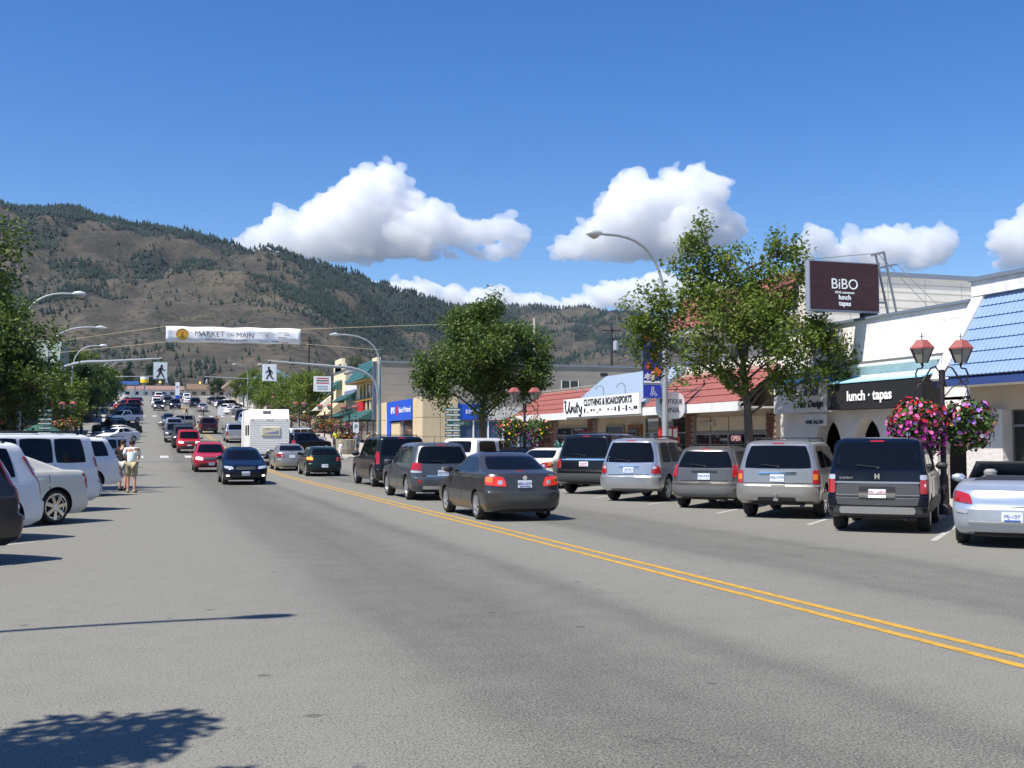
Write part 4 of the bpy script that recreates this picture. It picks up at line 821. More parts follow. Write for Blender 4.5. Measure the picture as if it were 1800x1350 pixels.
for i, (sp, key, m, y, lab) in enumerate(((SEDAN, 'sedan', P_WHITE, 112, 'white saloon parked on the left just below the far junction'), (LUX, 'sedan_b', P_CREAM, 119, 'ivory saloon parked on the left just below the far junction'), (PK, 'pickup', P_NAVY, 126, 'navy pickup parked on the left below the far junction'), (PK, 'pickup', P_BLACK, 133, 'black pickup parked on the left below the far junction'),
    (PK, 'pickup', P_WHITE, 166, 'white pickup parked on the left above the far junction'), (BIG, 'big', P_DBLUE, 173, 'dark blue sport utility parked on the left above the far junction'), (PK, 'pickup', P_GUN, 181, 'grey pickup parked on the left above the far junction'), (BIG, 'big', P_BLACK, 192, 'black sport utility parked on the left hillside'), (SEDAN, 'sedan', P_WHITE, 202, 'white saloon parked on the left hillside'), (BIG, 'big', P_RED, 214, 'red sport utility parked on the left hillside'), (BIG, 'big', P_SILV, 230, 'silver sport utility last on the left hillside'))):
    parked_l('parked_car', key, sp, m, -.9 - .3 * (i % 2), y, lab, group='cars parked up the hill on the left', cat='pickup' if sp is PK else 'car')
# --- white travel trailer
TY = 71.0; tr_ = empty('travel_trailer', (7.35, TY + 3.2, g(TY + 3)), 0, 'white ribbed travel trailer with a spare wheel on its rear', 'trailer')
tz = g(TY + 3); O = (7.35, TY + 3.2, tz); M_TRL = mat('trailer_shell', '#f5f3ea', .45, noise=(1.2, .05)); M_TRL2 = mat('trailer_groove', '#d2cfc4', .6); M_CREAMP = mat('cream_panel', '#ddd6b8', .5)
mb = MB(O); x0, x1 = 6.15, 8.55
prof = [(TY, .55), (TY + .05, .45), (TY + 6.4, .45), (TY + 6.4, 2.2), (TY + 5.9, 2.72), (TY + .4, 2.72), (TY, 2.25)]
mb.prism([(x0, y, z + tz) for y, z in prof], (x1 - x0, 0, 0)); mb.build('shell', M_TRL, tr_)
for k in range(15):
    z = .62 + .108 * k; mb = MB(O); mb.box(x0 - .004, x1 + .004, TY - .006, TY + 6.2, tz + z, tz + z + .018); mb.build('rib', M_TRL2, tr_)
mb = MB(O); mb.box(6.85, 8.0, TY - .05, TY - .005, tz + 1.42, tz + 1.84); p_ = mb.build('rear_window_cover', M_CREAMP, tr_, bevel=.015)
mb = MB(O); mb.prism([(7.0, TY - .056, tz + 1.52), (7.9, TY - .056, tz + 1.50), (7.9, TY - .056, tz + 1.68), (7.62, TY - .056, tz + 1.62), (7.4, TY - .056, tz + 1.60)], (0, .004, 0)); mb.build('stripe', mat('trailer_stripe', '#8d8fae', .5), tr_)
mb = MB(O); mb.box(7.05, 7.42, TY - .056, TY - .05, tz + 1.74, tz + 1.77); mb.build('stripe', mat('trailer_stripe2', '#8a8574', .5), tr_)
mb = MB(O); mb.prism([(6.95, TY + .22, tz + 2.47), (7.45, TY + .22, tz + 2.47), (7.45, TY + .34, tz + 2.62), (6.95, TY + .34, tz + 2.62)], (0, -.03, .02)); mb.build('roof_vent', M_GREYP, tr_)
for x in (6.3, 8.4, 7.2, 7.35, 7.5):
    mb = MB(O); mb.lathe((x, TY - .005, tz + 2.2), [(.03, -.02), (.03, .02)], 8, 'y'); mb.build('marker_light', M_RED, tr_)
for x in (6.3, 8.38):
    mb = MB(O); mb.box(x - .12, x + .12, TY - .03, TY + .01, tz + .72, tz + .80); mb.build('tail_light', M_RED, tr_)
for z0, y0 in ((1.45, TY + .6), (1.45, TY + 2.2)):
    mb = MB(O); mb.box(x0 - .02, x0, y0, y0 + .9, tz + z0, tz + z0 + .5); mb.build('side_window', M_GLASS, tr_)
tr_.scale = (1, 1, 1.27)
tm, rm, dm = wheel_meshes(.33, .2, 6, .6)
t = link('spare_wheel', tm, M_TYRE, tr_, (7.45 - O[0], TY - .16 - O[1], .50)); t.rotation_euler = (0, 0, math.pi); t.scale = (1, 1, 1 / 1.27); link('rim', rm, M_ALLOY, t); link('brake_disc', dm, M_GREYP, t)
mb = MB(O); mb.box(6.2, 8.5, TY - .08, TY + .02, tz + .42, tz + .52); mb.build('bumper', M_GREYP, tr_)
for s, x in ((-1, 6.22), (1, 8.48)):
    for y in (TY + 3.2, TY + 4.1):
        t = link('wheel', tm, M_TYRE, tr_, (x - s * .1 - O[0], y - O[1], .26)); t.scale = (1, 1, 1 / 1.27); t.rotation_euler = (0, 0, math.pi / 2 if s < 0 else -math.pi / 2); t.rotation_euler = (0, 0, 0 if s > 0 else math.pi); t.rotation_euler = (0, 0, R(-90) if s > 0 else R(90)); link('rim', rm, M_STEEL, t)
# ------------------------------------------------------------------ buildings on the right
M_STUC = mat('white_stucco', '#e6e3dc', .85, noise=(1.3, .12), bump=(7, .6, .05))
M_STUC2 = mat('grey_stucco', '#cfc9c2', .88, noise=(.9, .10), bump=(12, .7, .03))
M_WHITE = mat('white_trim', '#dededa', .65, noise=(1.6, .14), stretch=(3, 3, .5))
M_BLOCK = mat('painted_block', '#cfcbc0', .85, noise=(.7, .08), bump=(20, .3))
M_JOINT = mat('block_joint', '#a39d92', .9)
M_GREYW = mat('grey_block_wall', '#8f8a80', .9, noise=(.35, .12), bump=(14, .3))
M_COPE = mat('metal_coping', '#7d8894', .5, metal=.3)
M_BLUER = mat('blue_metal_roof', '#7b92b4', .5, noise=(1.3, .06), spec=.4)
M_BLUEG = mat('faded_blue_roof', '#8796a6', .6, noise=(1.0, .05))
M_BLUED = mat('dark_blue_fascia', '#34467c', .5)
M_TILE = mat('red_roof_tile', '#8a5049', .8, noise=(2.5, .10), bump=(18, .3))
M_BEIGE = mat('beige_panel', '#b8a994', .7, noise=(1.2, .08))
M_TANP = mat('tan_stone_panel', '#cdb994', .75, noise=(1.0, .07), bump=(30, .15))
M_BRICK = mat('dark_brick_face', '#63382d', .85, noise=(5, .25)); M_MORT = mat('mortar', '#8b8177', .9)
M_SHOPGL = mat('shop_glass', (.020, .022, .022), .04, spec=.55)
M_FRAME = mat('aluminium_frame', '#8e8f90', .4, metal=.5)
M_DARKF = mat('dark_frame', '#2b2422', .6)
M_WOODF = mat('brown_wood', '#6d4426', .6, noise=(3, .2))
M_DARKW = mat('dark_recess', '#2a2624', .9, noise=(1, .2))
M_BLKCL = mat('black_awning_cloth', '#17181a', .8, noise=(.8, .2), bump=(3, .4, .05))
M_CYAN = mat('pale_blue_strip', '#a6dcec', .6)
M_BMO = mat('bank_blue', '#1e54c4', .45); M_REDS = mat('sign_red', '#c3202a', .5); M_SIGNW = mat('sign_white', '#efefec', .5); M_INK = mat('sign_ink', '#1c1c1e', .6)
M_CREAM = mat('cream_stucco', '#e4d8b2', .8, noise=(.8, .05)); M_GREENR = mat('green_metal_roof', '#2f5c58', .5, noise=(1, .12)); M_OCHRE = mat('ochre_rail', '#b08a3c', .6)
M_ROOF = mat('flat_roof_gravel', '#8d8a84', .95, noise=(2, .15))
def course_roof(parent, O, y0, y1, xa, za, xb, zb, n, pitch, amp, m, name='tile_course', lip=.03):
    """one object per course; each course overlaps the one below"""
    d = Vector((xb - xa, 0, zb - za)); nrm = Vector((-d.z, 0, d.x)).normalized()
    if nrm.z < 0: nrm = -nrm
    ny = max(2, int((y1 - y0) / pitch * 4)); ys = [y0 + (y1 - y0) * i / ny for i in range(ny + 1)]
    shape = (1, .55, 0, .55)
    for k in range(n):
        p0 = Vector((xa, 0, za)) + d * (k / n) + nrm * lip; p1 = Vector((xa, 0, za)) + d * ((k + 1.04) / n) + nrm * .002; pb = Vector((xa, 0, za)) + d * (k / n) - nrm * .004
        V = []; F = []
        for i, y in enumerate(ys):
            o = nrm * (amp * shape[i % 4]); V += [pb + Vector((0, y, 0)), p0 + o + Vector((0, y, 0)), p1 + o * .6 + Vector((0, y, 0))]
        for i in range(ny):
            a = i * 3; F += [(a, a + 1, a + 4, a + 3), (a + 1, a + 2, a + 5, a + 4)]
        MB(O).add(V, F).build(name, m, parent)
def shopfront(parent, O, X, ys, z0, z1, zt, m=None, frame=None, depth=.05):
    """panes between the ys along a facade at X facing the street, with a transom at zt"""
    frame = frame or M_FRAME
    for a, b_ in zip(ys[:-1], ys[1:]):
        for za, zb in ((z0, zt - .03), (zt + .03, z1)):
            MB(O).box(X, X + .03, a + .03, b_ - .03, za, zb).build('window_pane', m or M_SHOPGL, parent)
    for y in ys: MB(O).box(X - depth, X + .02, y - .03, y + .03, z0, z1).build('mullion', frame, parent)
    for z in (z0, zt, z1): MB(O).box(X - depth + .004, X + .024, ys[0] + .03, ys[-1] - .03, z - .03, z + .03).build('transom', frame, parent)
# --- blue roofed shop at the right edge
O = (20.5, 16, 0.15); bl = empty('blue_roofed_shop', O, 0, 'shop with a steep ribbed blue metal roof at the right edge', 'building')
mb = MB(O); mb.box(20.6, 34, 6, 23.9, .15, 5.4); mb.build('wall', M_WHITE, bl)
course_roof(bl, O, 6, 23.55, 19.25, 3.33, 20.6, 5.47, 7, .15, .022, M_BLUER)
def slope_strip(y0, y1, xa, za, xb, zb, t):
    d = Vector((xb - xa, 0, zb - za)); nn = Vector((-d.z, 0, d.x)).normalized() * t
    return [(xa, y0, za), (xb, y0, zb), (xb + nn.x, y0, zb + nn.z), (xa + nn.x, y0, za + nn.z)], (0, y1 - y0, 0)
p, e_ = slope_strip(23.56, 23.95, 19.2, 3.25, 20.62, 5.5, .10); MB(O).prism(p, e_).build('white_verge', M_WHITE, bl)
MB(O).box(20.45, 20.95, 6, 23.95, 5.48, 5.86).build('parapet', M_WHITE, bl); MB(O).box(20.38, 21.0, 6, 24.0, 5.86, 5.97).build('coping', M_COPE, bl)
p, e_ = slope_strip(6, 23.55, 19.3, 3.25, 20.62, 5.36, -.02); MB(O).prism(p, e_).build('roof_backing', M_BLUED, bl)
MB(O).box(19.26, 19.32, 6, 23.95, 3.10, 3.29).build('fascia', M_BLUED, bl); MB(O).box(19.32, 20.6, 6, 23.95, 3.11, 3.16).build('soffit', M_WHITE, bl)
MB(O).box(20.3, 20.6, 6, 23.9, 2.5, 3.11).build('sign_band', M_BEIGE, bl)
MB(O).box(20.15, 20.6, 22.6, 23.9, .15, 2.5).build('pier', M_STUC2, bl)
MB(O).box(20.25, 20.6, 20.9, 21.3, .15, 2.5).build('pier', M_WHITE, bl)
shopfront(bl, O, 20.5, [21.3, 22.6], .5, 2.5, 2.1); shopfront(bl, O, 20.5, [15, 17, 19, 20.9], .5, 2.5, 2.1, frame=M_DARKF)
# --- white stucco tapas bar with the arcade
O = (20.5, 28.5, .15); ta_ = empty('tapas_bar', O, 0, 'white stucco restaurant and hair salon with pointed arches below', 'building')
MB(O).box(20.9, 34, 23.96, 33.5, 2.9, 4.7).build('upper_wall', M_STUC, ta_); MB(O).box(20.5, 20.9, 24.0, 33.3, 2.75, 5.35).build('parapet', M_STUC, ta_)
MB(O).box(20.42, 20.98, 24.0, 33.3, 5.35, 5.43).build('coping', M_COPE, ta_); MB(O).box(20.36, 20.5, 24.0, 33.3, 3.94, 4.02).build('trim_board', M_WHITE, ta_); MB(O).box(20.40, 20.5, 24.0, 33.3, 4.03, 4.10).build('conduit', M_FRAME, ta_)
def arch_wall(parent, O, X0, X1, bays, za, zb, ztop, m):
    """bays: (y0, y1) openings with pointed tops springing at za and peaking at zb"""
    y = 33.3; cuts = sorted(bays, reverse=True)
    for (a, b_) in cuts:
        MB(O).box(X0, X1, b_, y, .15, ztop).build('arcade_pier', m, parent); y = a
        c = (a + b_) / 2; N = 9; cur = []
        for s in (-1, 1):
            for i in range(N + 1):
                t = i / N if s < 0 else 1 - i / N
                yy = (a if s < 0 else b_) + (c - (a if s < 0 else b_)) * (1 - math.cos(t * math.pi / 2) * 1.0) if True else 0
                zz = za + (zb - za) * math.sin(t * math.pi / 2) ** .9
                if not (s > 0 and i == 0): cur.append((yy, zz))
        V = []; F = []
        for yy, zz in cur: V += [(X0, yy, zz), (X0, yy, ztop), (X1, yy, zz), (X1, yy, ztop)]
        for i in range(len(cur) - 1):
            q = i * 4; F += [(q, q + 1, q + 5, q + 4), (q + 2, q + 6, q + 7, q + 3), (q, q + 4, q + 6, q + 2), (q + 1, q + 3, q + 7, q + 5)]
        MB(O).add(V, F).build('arch', m, parent)
    MB(O).box(X0, X1, 23.97, y, .15, ztop).build('arcade_pier', m, parent)
arch_wall(ta_, O, 20.46, 20.86, [(29.75, 31.3), (27.75, 29.3), (25.75, 27.3), (24.2, 25.4)], 1.05, 2.42, 2.75, M_STUC2)
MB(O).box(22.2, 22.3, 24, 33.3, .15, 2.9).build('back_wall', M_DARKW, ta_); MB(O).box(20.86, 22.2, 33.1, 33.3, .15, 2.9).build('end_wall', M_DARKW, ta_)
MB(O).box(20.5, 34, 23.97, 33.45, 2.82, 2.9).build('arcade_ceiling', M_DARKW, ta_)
for y in (25.2, 27.4, 30.4): MB(O).box(22.14, 22.2, y, y + .9, .2, 2.2).build('door', M_SHOPGL, ta_)
# black awning with white lettering
V = [(20.45, 25.15, 3.58), (20.45, 29.55, 3.58), (19.82, 29.55, 3.42), (19.82, 25.15, 3.42), (19.78, 25.15, 2.66), (19.78, 29.55, 2.66), (20.45, 25.15, 2.66), (20.45, 29.55, 2.66)]
aw = MB(O).add(V, [(0, 1, 2, 3), (3, 2, 5, 4), (0, 3, 4, 6), (1, 7, 5, 2), (0, 6, 7, 1), (4, 5, 7, 6)]).build('awning', M_BLKCL, ta_)
MB(O).prism([(20.45, 25.15, 3.60), (19.80, 25.15, 3.44), (19.80, 25.15, 3.48), (20.45, 25.15, 3.64)], (0, 4.4, 0)).build('awning_top_strip', M_CYAN, ta_)
text('lunch · tapas', .40, M_SIGNW, ta_, (19.765 - O[0], 27.45 - O[1], 3.03 - O[2]), FACE_W, 'lettering', .004, bold=.012, sx=1.05)
# salon sign boards
MB(O).box(20.0, 20.45, 29.75, 32.95, 2.62, 3.55).build('sign_board', M_STUC2, ta_); MB(O).prism([(20.45, 29.7, 3.57), (19.95, 29.7, 3.57), (19.95, 29.7, 3.64), (20.45, 29.7, 3.74)], (0, 3.3, 0)).build('sign_top_strip', mat('blue_strip', '#3a8fc0', .6), ta_)
text('L   d Sol', .40, M_INK, ta_, (19.985 - O[0], 31.0 - O[1], 3.28 - O[2]), FACE_W, 'lettering', .004, bold=.01); text('Hair Design', .30, M_INK, ta_, (19.985 - O[0], 30.8 - O[1], 2.88 - O[2]), FACE_W, 'lettering', .004, bold=.012, shear=.2)
MB(O).box(20.0, 20.04, 29.95, 31.2, 2.2, 2.56).build('small_sign', M_STUC2, ta_); text('HAIR SALON', .17, M_INK, ta_, (19.99 - O[0], 30.57 - O[1], 2.31 - O[2]), FACE_W, 'lettering', .003, bold=.006)
# --- hanging brown sign on its mast
O = (19.6, 28.5, 5.43); bs = empty('hanging_sign', O, 0, 'brown BiBO box sign standing out over the tapas bar roof', 'sign')
M_SIGNB = mat('dark_wood_sign', '#38191b', .5, noise=(2.2, .45), stretch=(1.2, 1, 9))
MB(O).box(18.48, 20.9, 28.42, 28.62, 5.55, 7.05).build('box', mat('sign_case_grey', '#8f96a2', .5), bs); MB(O).box(18.51, 20.87, 28.40, 28.415, 5.60, 7.02).build('face', M_SIGNB, bs); MB(O).box(18.51, 20.87, 28.625, 28.64, 5.60, 7.02).build('face', M_SIGNB, bs)
text('BiBO', .44, M_SIGNW, bs, (19.68 - O[0], 28.394 - O[1], 6.36 - O[2]), FACE_S, 'lettering', .004); text('8310 mainstreet', .10, M_SIGNW, bs, (19.68 - O[0], 28.394 - O[1], 6.12 - O[2]), FACE_S, 'lettering', .003, bold=.002)
text('lunch', .2, M_SIGNW, bs, (19.68 - O[0], 28.394 - O[1], 5.975 - O[2]), FACE_S, 'lettering', .004, bold=.006); text('tapas', .2, M_SIGNW, bs, (19.68 - O[0], 28.394 - O[1], 5.79 - O[2]), FACE_S, 'lettering', .004, bold=.006)
mb = MB(O); mb.bar((21.0, 28.3, 7.4), (21.5, 28.3, 5.2), .05); mb.bar((21.0, 28.7, 7.4), (21.5, 28.7, 5.2), .05); mb.bar((20.8, 28.3, 6.9), (21.9, 28.9, 7.15), .05); mb.bar((20.9, 28.6, 5.9), (21.3, 28.6, 5.9), .06); mb.bar((21.0, 28.3, 7.38), (21.0, 28.9, 7.38), .06); mb.bar((20.9, 28.6, 6.85), (21.05, 28.6, 7.1), .06); mb.build('mast', M_FRAME, bs)
mb = MB(O); mb.tube([(21.0, 28.6, 7.4), (18.4, 28.6, 7.07)], .012, 5); mb.tube([(21.0, 28.6, 7.4), (24.5, 29.0, 4.7)], .012, 5); mb.tube([(21.9, 28.9, 7.15), (26.5, 30.5, 4.7)], .012, 5); mb.build('guy_wire', M_FRAME, bs)
MB(O).box(20.4, 20.9, 28.5, 28.7, 5.43, 5.56).build('foot', M_DARKF, bs)
# --- two storey block behind with red mansard
O = (26, 38, .15); tb = empty('two_storey_block', O, 0, 'pale two storey block with red mansard rising behind the ash tree', 'building')
MB(O).box(21.75, 36, 33.75, 43, .15, 7.6).build('wall', M_BLOCK, tb)
for k in range(12):                                     # block courses on the gable wall
    z = 4.2 + k * .285
    if z < 7.5: MB(O).box(21.76, 35.9, 33.742, 33.752, z, z + .02).build('joint', M_JOINT, tb)
for k in range(26): MB(O).box(22 + k * .53, 22.02 + k * .53, 33.742, 33.752, 4.2 + (k % 2) * .285, 7.5).build('joint', M_JOINT, tb) if k % 3 == 0 else None
MB(O).box(21.6, 36.1, 33.66, 34.0, 7.6, 7.76).build('coping', M_COPE, tb)
course_roof(tb, O, 34.0, 43.2, 20.95, 6.3, 21.85, 7.75, 5, .3, .012, M_TILE)
MB(O).prism([(20.95, 43.0, 6.2), (21.9, 43.0, 6.2), (21.9, 43.0, 7.72)], (0, .2, 0)).build('mansard_end', M_WHITE, tb)
MB(O).box(21.0, 21.75, 34.0, 43.0, 6.15, 6.28).build('soffit', M_WHITE, tb); MB(O).box(22.0, 22.8, 42.2, 43, 7.75, 8.1).build('chimney', M_GREYW, tb)
for y in (35.2, 37.6, 40.0): 
    wn = MB(O).box(21.70, 21.76, y, y + 1.3, 4.9, 5.95).build('window', M_SHOPGL, tb); MB(O).box(21.68, 21.74, y + .63, y + .68, 4.9, 5.95).build('mullion', M_WHITE, wn).location = (0, 0, 0)
# --- red roofed row of shops
O = (20.5, 46, .15); rr_ = empty('red_roofed_shops', O, 0, 'low row of shops under a long red tiled canopy roof', 'building')
MB(O).box(20.62, 36, 43.01, 58, .15, 4.35).build('wall', M_BEIGE, rr_); MB(O).box(20.62, 21.74, 33.51, 43, .15, 4.35).build('wall', M_BEIGE, rr_)
MB(O).box(20.6, 36, 43.2, 58.1, 4.35, 4.45).build('flat_roof', M_ROOF, rr_)
course_roof(rr_, O, 33.5, 41.2, 19.0, 3.06, 20.8, 4.40, 5, .32, .014, M_TILE); course_roof(rr_, O, 49.6, 58.0, 19.0, 3.0, 20.8, 4.40, 5, .32, .014, M_TILE)
p, e_ = slope_strip(33.5, 58.0, 19.05, 2.98, 20.82, 4.34, -.02); MB(O).prism(p, e_).build('roof_backing', M_WHITE, rr_)
MB(O).box(18.93, 19.02, 33.45, 58.05, 2.74, 3.06).build('fascia', M_WHITE, rr_); MB(O).box(19.02, 20.6, 33.5, 58, 2.84, 2.9).build('soffit', M_WHITE, rr_)
course_roof(rr_, O, 41.2, 49.6, 18.93, 3.12, 20.9, 4.75, 1, .45, .010, M_BLUEG, 'blue_roof_panel', .06)
MB(O).prism([(18.95, 41.15, 3.06), (20.9, 41.15, 3.06), (20.9, 41.15, 4.78), (18.93, 41.15, 3.16)], (0, .05, 0)).build('roof_end', M_BLUEG, rr_)
MB(O).prism([(18.95, 49.6, 3.06), (20.9, 49.6, 3.06), (20.9, 49.6, 4.78), (18.93, 49.6, 3.16)], (0, .05, 0)).build('roof_end', M_BLUEG, rr_)
# shop fronts below the canopy
shopfront(rr_, O, 20.55, [34.3, 35.6, 37.0, 38.4, 39.6], .6, 2.05, 1.98); shopfront(rr_, O, 20.55, [40.4, 41.6, 42.9, 44.2], .6, 2.7, 2.05)
for a, b_ in ((34.35, 35.55), (35.65, 36.95), (37.05, 38.35), (38.45, 39.55)): MB(O).box(20.54, 20.58, a, b_, 2.10, 2.62).build('signboard_panel', M_BEIGE, rr_)
MB(O).box(20.48, 20.53, 38.0, 39.2, 2.3, 2.45).build('shop_lettering_strip', M_JOINT, rr_)
shopfront(rr_, O, 20.55, [46.6, 48.6], 1.0, 2.4, 2.05); shopfront(rr_, O, 20.55, [50.8, 53.0, 55.2], .8, 2.4, 2.0)
dr = MB(O).box(20.5, 20.58, 44.7, 46.1, .2, 2.45).build('door', M_WOODF, rr_); MB(O).box(20.47, 20.5, 44.95, 45.85, .6, 2.25).build('door_pane', M_SHOPGL, dr).location = (0, 0, 0)
def brick_pier(parent, O, X, y0, y1, z0, z1):
    MB(O).box(X + .012, X + .3, y0, y1, z0, z1).build('mortar_backing', M_MORT, parent)
    bw, bh = .30, .11; me = None; r_ = 0; z = z0
    while z < z1 - .08:
        y = y0 + (r_ % 2) * bw * .5
        while y < y1 - .1:
            ob = MB((X, y, z)).box(X, X + .05, y + .008, min(y + bw, y1) - .008, z + .008, z + bh - .004)
            o = ob.build('brick', M_BRICK, parent); o.location = Vector((X, y, z)) - Vector(O); y += bw
        z += bh; r_ += 1
brick_pier(rr_, O, 20.42, 33.55, 34.2, .15, 2.75); brick_pier(rr_, O, 20.42, 39.65, 40.3, .9, 2.75); brick_pier(rr_, O, 20.42, 49.9, 50.7, .9, 2.75); brick_pier(rr_, O, 20.42, 55.3, 57.9, .9, 2.75)
for k, (y, z, w_, h, c) in enumerate(((35.0, 1.0, .35, .5, '#d8d6d0'), (37.6, 1.1, .3, .42, '#c8c0a8'), (38.9, .95, .4, .55, '#e0dede'), (41.0, 1.3, .5, .6, '#b04848'), (42.2, 1.1, .4, .5, '#d8d4cc'), (43.5, 1.4, .3, .7, '#8fa0b8'), (47.2, 1.4, .5, .6, '#a8a49a'), (48.0, 1.35, .3, .5, '#c0504a'), (51.8, 1.2, .5, .5, '#d0ccc4'), (54.0, 1.25, .4, .5, '#b8a880'))):
    MB(O).box(20.535, 20.549, y, y + w_, z, z + h).build('window_poster', mat('poster' + c, c, .7), rr_)
# neon open sign in the window
op = empty('open_sign', (20.46, 36.3, 1.6), 0, 'small OPEN sign glowing behind the boutique window', 'sign'); MB((20.46, 36.3, 1.6)).box(20.455, 20.475, 35.9, 36.75, 1.66, 1.96).build('backboard', mat('open_back', '#4a3a3c', .6), op); text('OPEN', .26, mat('open_letters', '#d8d2cc', .5, emit=((.9, .35, .3), .35)), op, (-.012, .02, .21), FACE_W, 'lettering', .003, bold=.006)
# long white clothing shop sign
O = (18.85, 45.3, 2.9); us = empty('shop_sign', O, 0, 'long white Unity clothing and boardsports sign on the canopy edge', 'sign')
MB(O).box(18.76, 18.86, 41.05, 49.55, 2.82, 3.66).build('board', M_SIGNW, us)
text('CLOTHING & BOARDSPORTS', .40, M_INK, us, (18.752 - O[0], 44.35 - O[1], 3.42 - O[2]), FACE_W, 'lettering', .004, bold=.012, sx=1.0)
def strokes(parent, O, X, paths, w_, m, name):
    mb = MB(O)
    for pth in paths: mb.tube([(X, y, z) for y, z in pth], w_, 6)
    return mb.build(name, m, parent)
def uni(pts, y0, z0, s): return [(y0 - a * 1.0, z0 + .06 + b_ * .56) for a, b_ in pts]
U = [uni(p, 49.4, 2.95, .62) for p in ([(0, .95), (.12, 1.05), (.2, .9), (.12, .4), (.25, .05), (.45, .1), (.6, .5), (.66, .95), (.62, .3), (.72, .05), (.85, .2)], [(.85, .2), (.92, .52), (.93, .05), (1.0, .4), (1.14, .5), (1.2, .1), (1.32, .1)], [(1.38, .5), (1.38, .1), (1.5, .08)], [(1.62, .85), (1.6, .12), (1.72, .08)], [(1.5, .55), (1.8, .58)], [(1.88, .5), (1.94, .15), (2.1, .12), (2.2, .5), (2.16, -.05), (2.0, -.3), (1.85, -.2)])]
strokes(us, O, 18.75, U, .04, M_INK, 'script_lettering')
for k, (y, h) in enumerate(((46.9, .2), (46.5, .22), (46.1, .1), (45.8, .08), (45.4, .24), (45.1, .1), (44.2, .07), (43.8, .05), (43.45, .16), (43.05, .24), (42.6, .07), (42.3, .22), (41.95, .06), (41.75, .18), (41.5, .12), (41.3, .14))):
    MB(O).box(18.752, 18.762, y - .11, y + .06, 3.08 - h / 2, 3.08 + h / 2).build('logo_mark', M_INK, us) if k % 3 != 1 else MB(O).box(18.753, 18.762, y - .12, y + .08, 3.08 - h / 2, 3.08 - h / 2 + .03).build('logo_mark', M_INK, us)
# gooseneck lamps above the sign
for k, y in enumerate((42.6, 44.9, 47.2)):
    gn = MB((18.9, y, 3.66)).tube([(18.85, y, 3.6), (18.85, y, 4.0), (18.7, y, 4.12), (18.52, y, 4.05), (18.47, y, 3.92)], .016, 6).build('sign_lamp', M_FRAME); tag(gn, 'gooseneck lamp over the clothing sign, %s from the lamp post' % ('first', 'second', 'third')[k], 'lamp', 'gooseneck sign lamps')
# boutique hanging sign
O = (18.6, 37.2, 2.6); bt = empty('hanging_sign', O, 0, 'rounded white BOUTIQUE sign half behind the lamp post', 'sign')
V = []; 
for k in range(28):
    a = 2 * math.pi * k / 28; c, s = math.cos(a), math.sin(a); V.append((18.25 + .56 * math.copysign(abs(c) ** .62, c), 37.14, 3.02 + .50 * math.copysign(abs(s) ** .62, s)))
MB(O).prism(V, (0, .1, 0)).build('board', M_SIGNW, bt)
text('BOUTIQUE', .235, M_INK, bt, (18.25 - O[0], 37.132 - O[1], 3.16 - O[2]), FACE_S, 'lettering', .003, sx=.78); text('FONIA', .28, M_INK, bt, (18.25 - O[0], 37.132 - O[1], 2.84 - O[2]), FACE_S, 'lettering', .003, sx=.85)
mb = MB(O); mb.bar((18.45, 37.19, 3.48), (18.45, 37.19, 3.6), .03); mb.bar((18.05, 37.19, 3.48), (18.05, 37.19, 3.6), .03); mb.bar((17.9, 37.19, 3.6), (19.5, 37.19, 3.6), .04); mb.build('bracket', M_FRAME, bt)
# red rack in front of the boutique
O = (19.6, 40.2, .15); rk = empty('display_rack', O, 0, 'tall red wire rack with white cards standing outside the shops', 'rack')
for k in range(4):
    for j in range(3): MB(O).box(19.3 + j * .24, 19.5 + j * .24, 40.1, 40.3, .3 + k * .38, .6 + k * .38).build('basket', mat('rack_red', '#9c3038', .6), rk)
for j in range(4): MB(O).box(19.26 + j * .24, 19.285 + j * .24, 40.06, 40.34, .15, 2.3).build('post', M_REDS, rk)
for j in range(3): MB(O).box(19.31 + j * .24, 19.48 + j * .24, 40.06, 40.1, 1.86, 2.2).build('card', M_SIGNW, rk)
# --- grey two storey wall beyond the side street, bank in front
O = (34, 110, g(104)); gw = empty('grey_block_building', O, 0, 'big plain grey block building behind the bank', 'building')
MB(O).box(20.6, 62, 102, 122, 0, 8.95).build('wall', M_GREYW, gw); MB(O).box(20.55, 62.1, 101.9, 122.1, 8.95, 9.12).build('coping', M_COPE, gw)
for x, z in ((24.3, 8.2), (36.6, 8.1), (42.5, 8.1), (30.2, 8.2)): MB(O).box(x, x + .75, 101.97, 102.01, z, z + .3).build('vent', M_DARKF, gw)
for x0 in (38.4,):
    wn = MB(O).box(x0, x0 + 1.75, 101.96, 102.02, 6.2, 7.55).build('window', M_SHOPGL, gw)
    for xx in (x0 - .05, x0 + .83, x0 + 1.72): MB(O).box(xx, xx + .08, 101.92, 101.97, 6.12, 7.6).build('frame', M_WHITE, wn).location = (0, 0, 0)
for k in range(1, 9): MB(O).box(20.61, 61.9, 101.99, 102.0, k, k + .025).build('joint', M_JOINT, gw)
O = (20.2, 93, g(90)); zb0 = g(90); bk = empty('bank', O, 0, 'tan stone bank with a bright blue entrance portal on the corner', 'building')
MB(O).box(20.5, 23.0, 84.2, 101.9, zb0 - .3, zb0 + 4.3).build('core', M_TANP, bk)
for (ya, yb) in ((97.4, 99.6), (99.66, 101.85), (84.2, 85.7), (85.76, 87.2)):
    for (za, zb) in ((-.2, 1.35), (1.38, 2.85), (2.88, 4.45)): MB(O).box(20.2, 20.5, ya, yb, zb0 + za, zb0 + zb).build('stone_panel', M_TANP, bk)
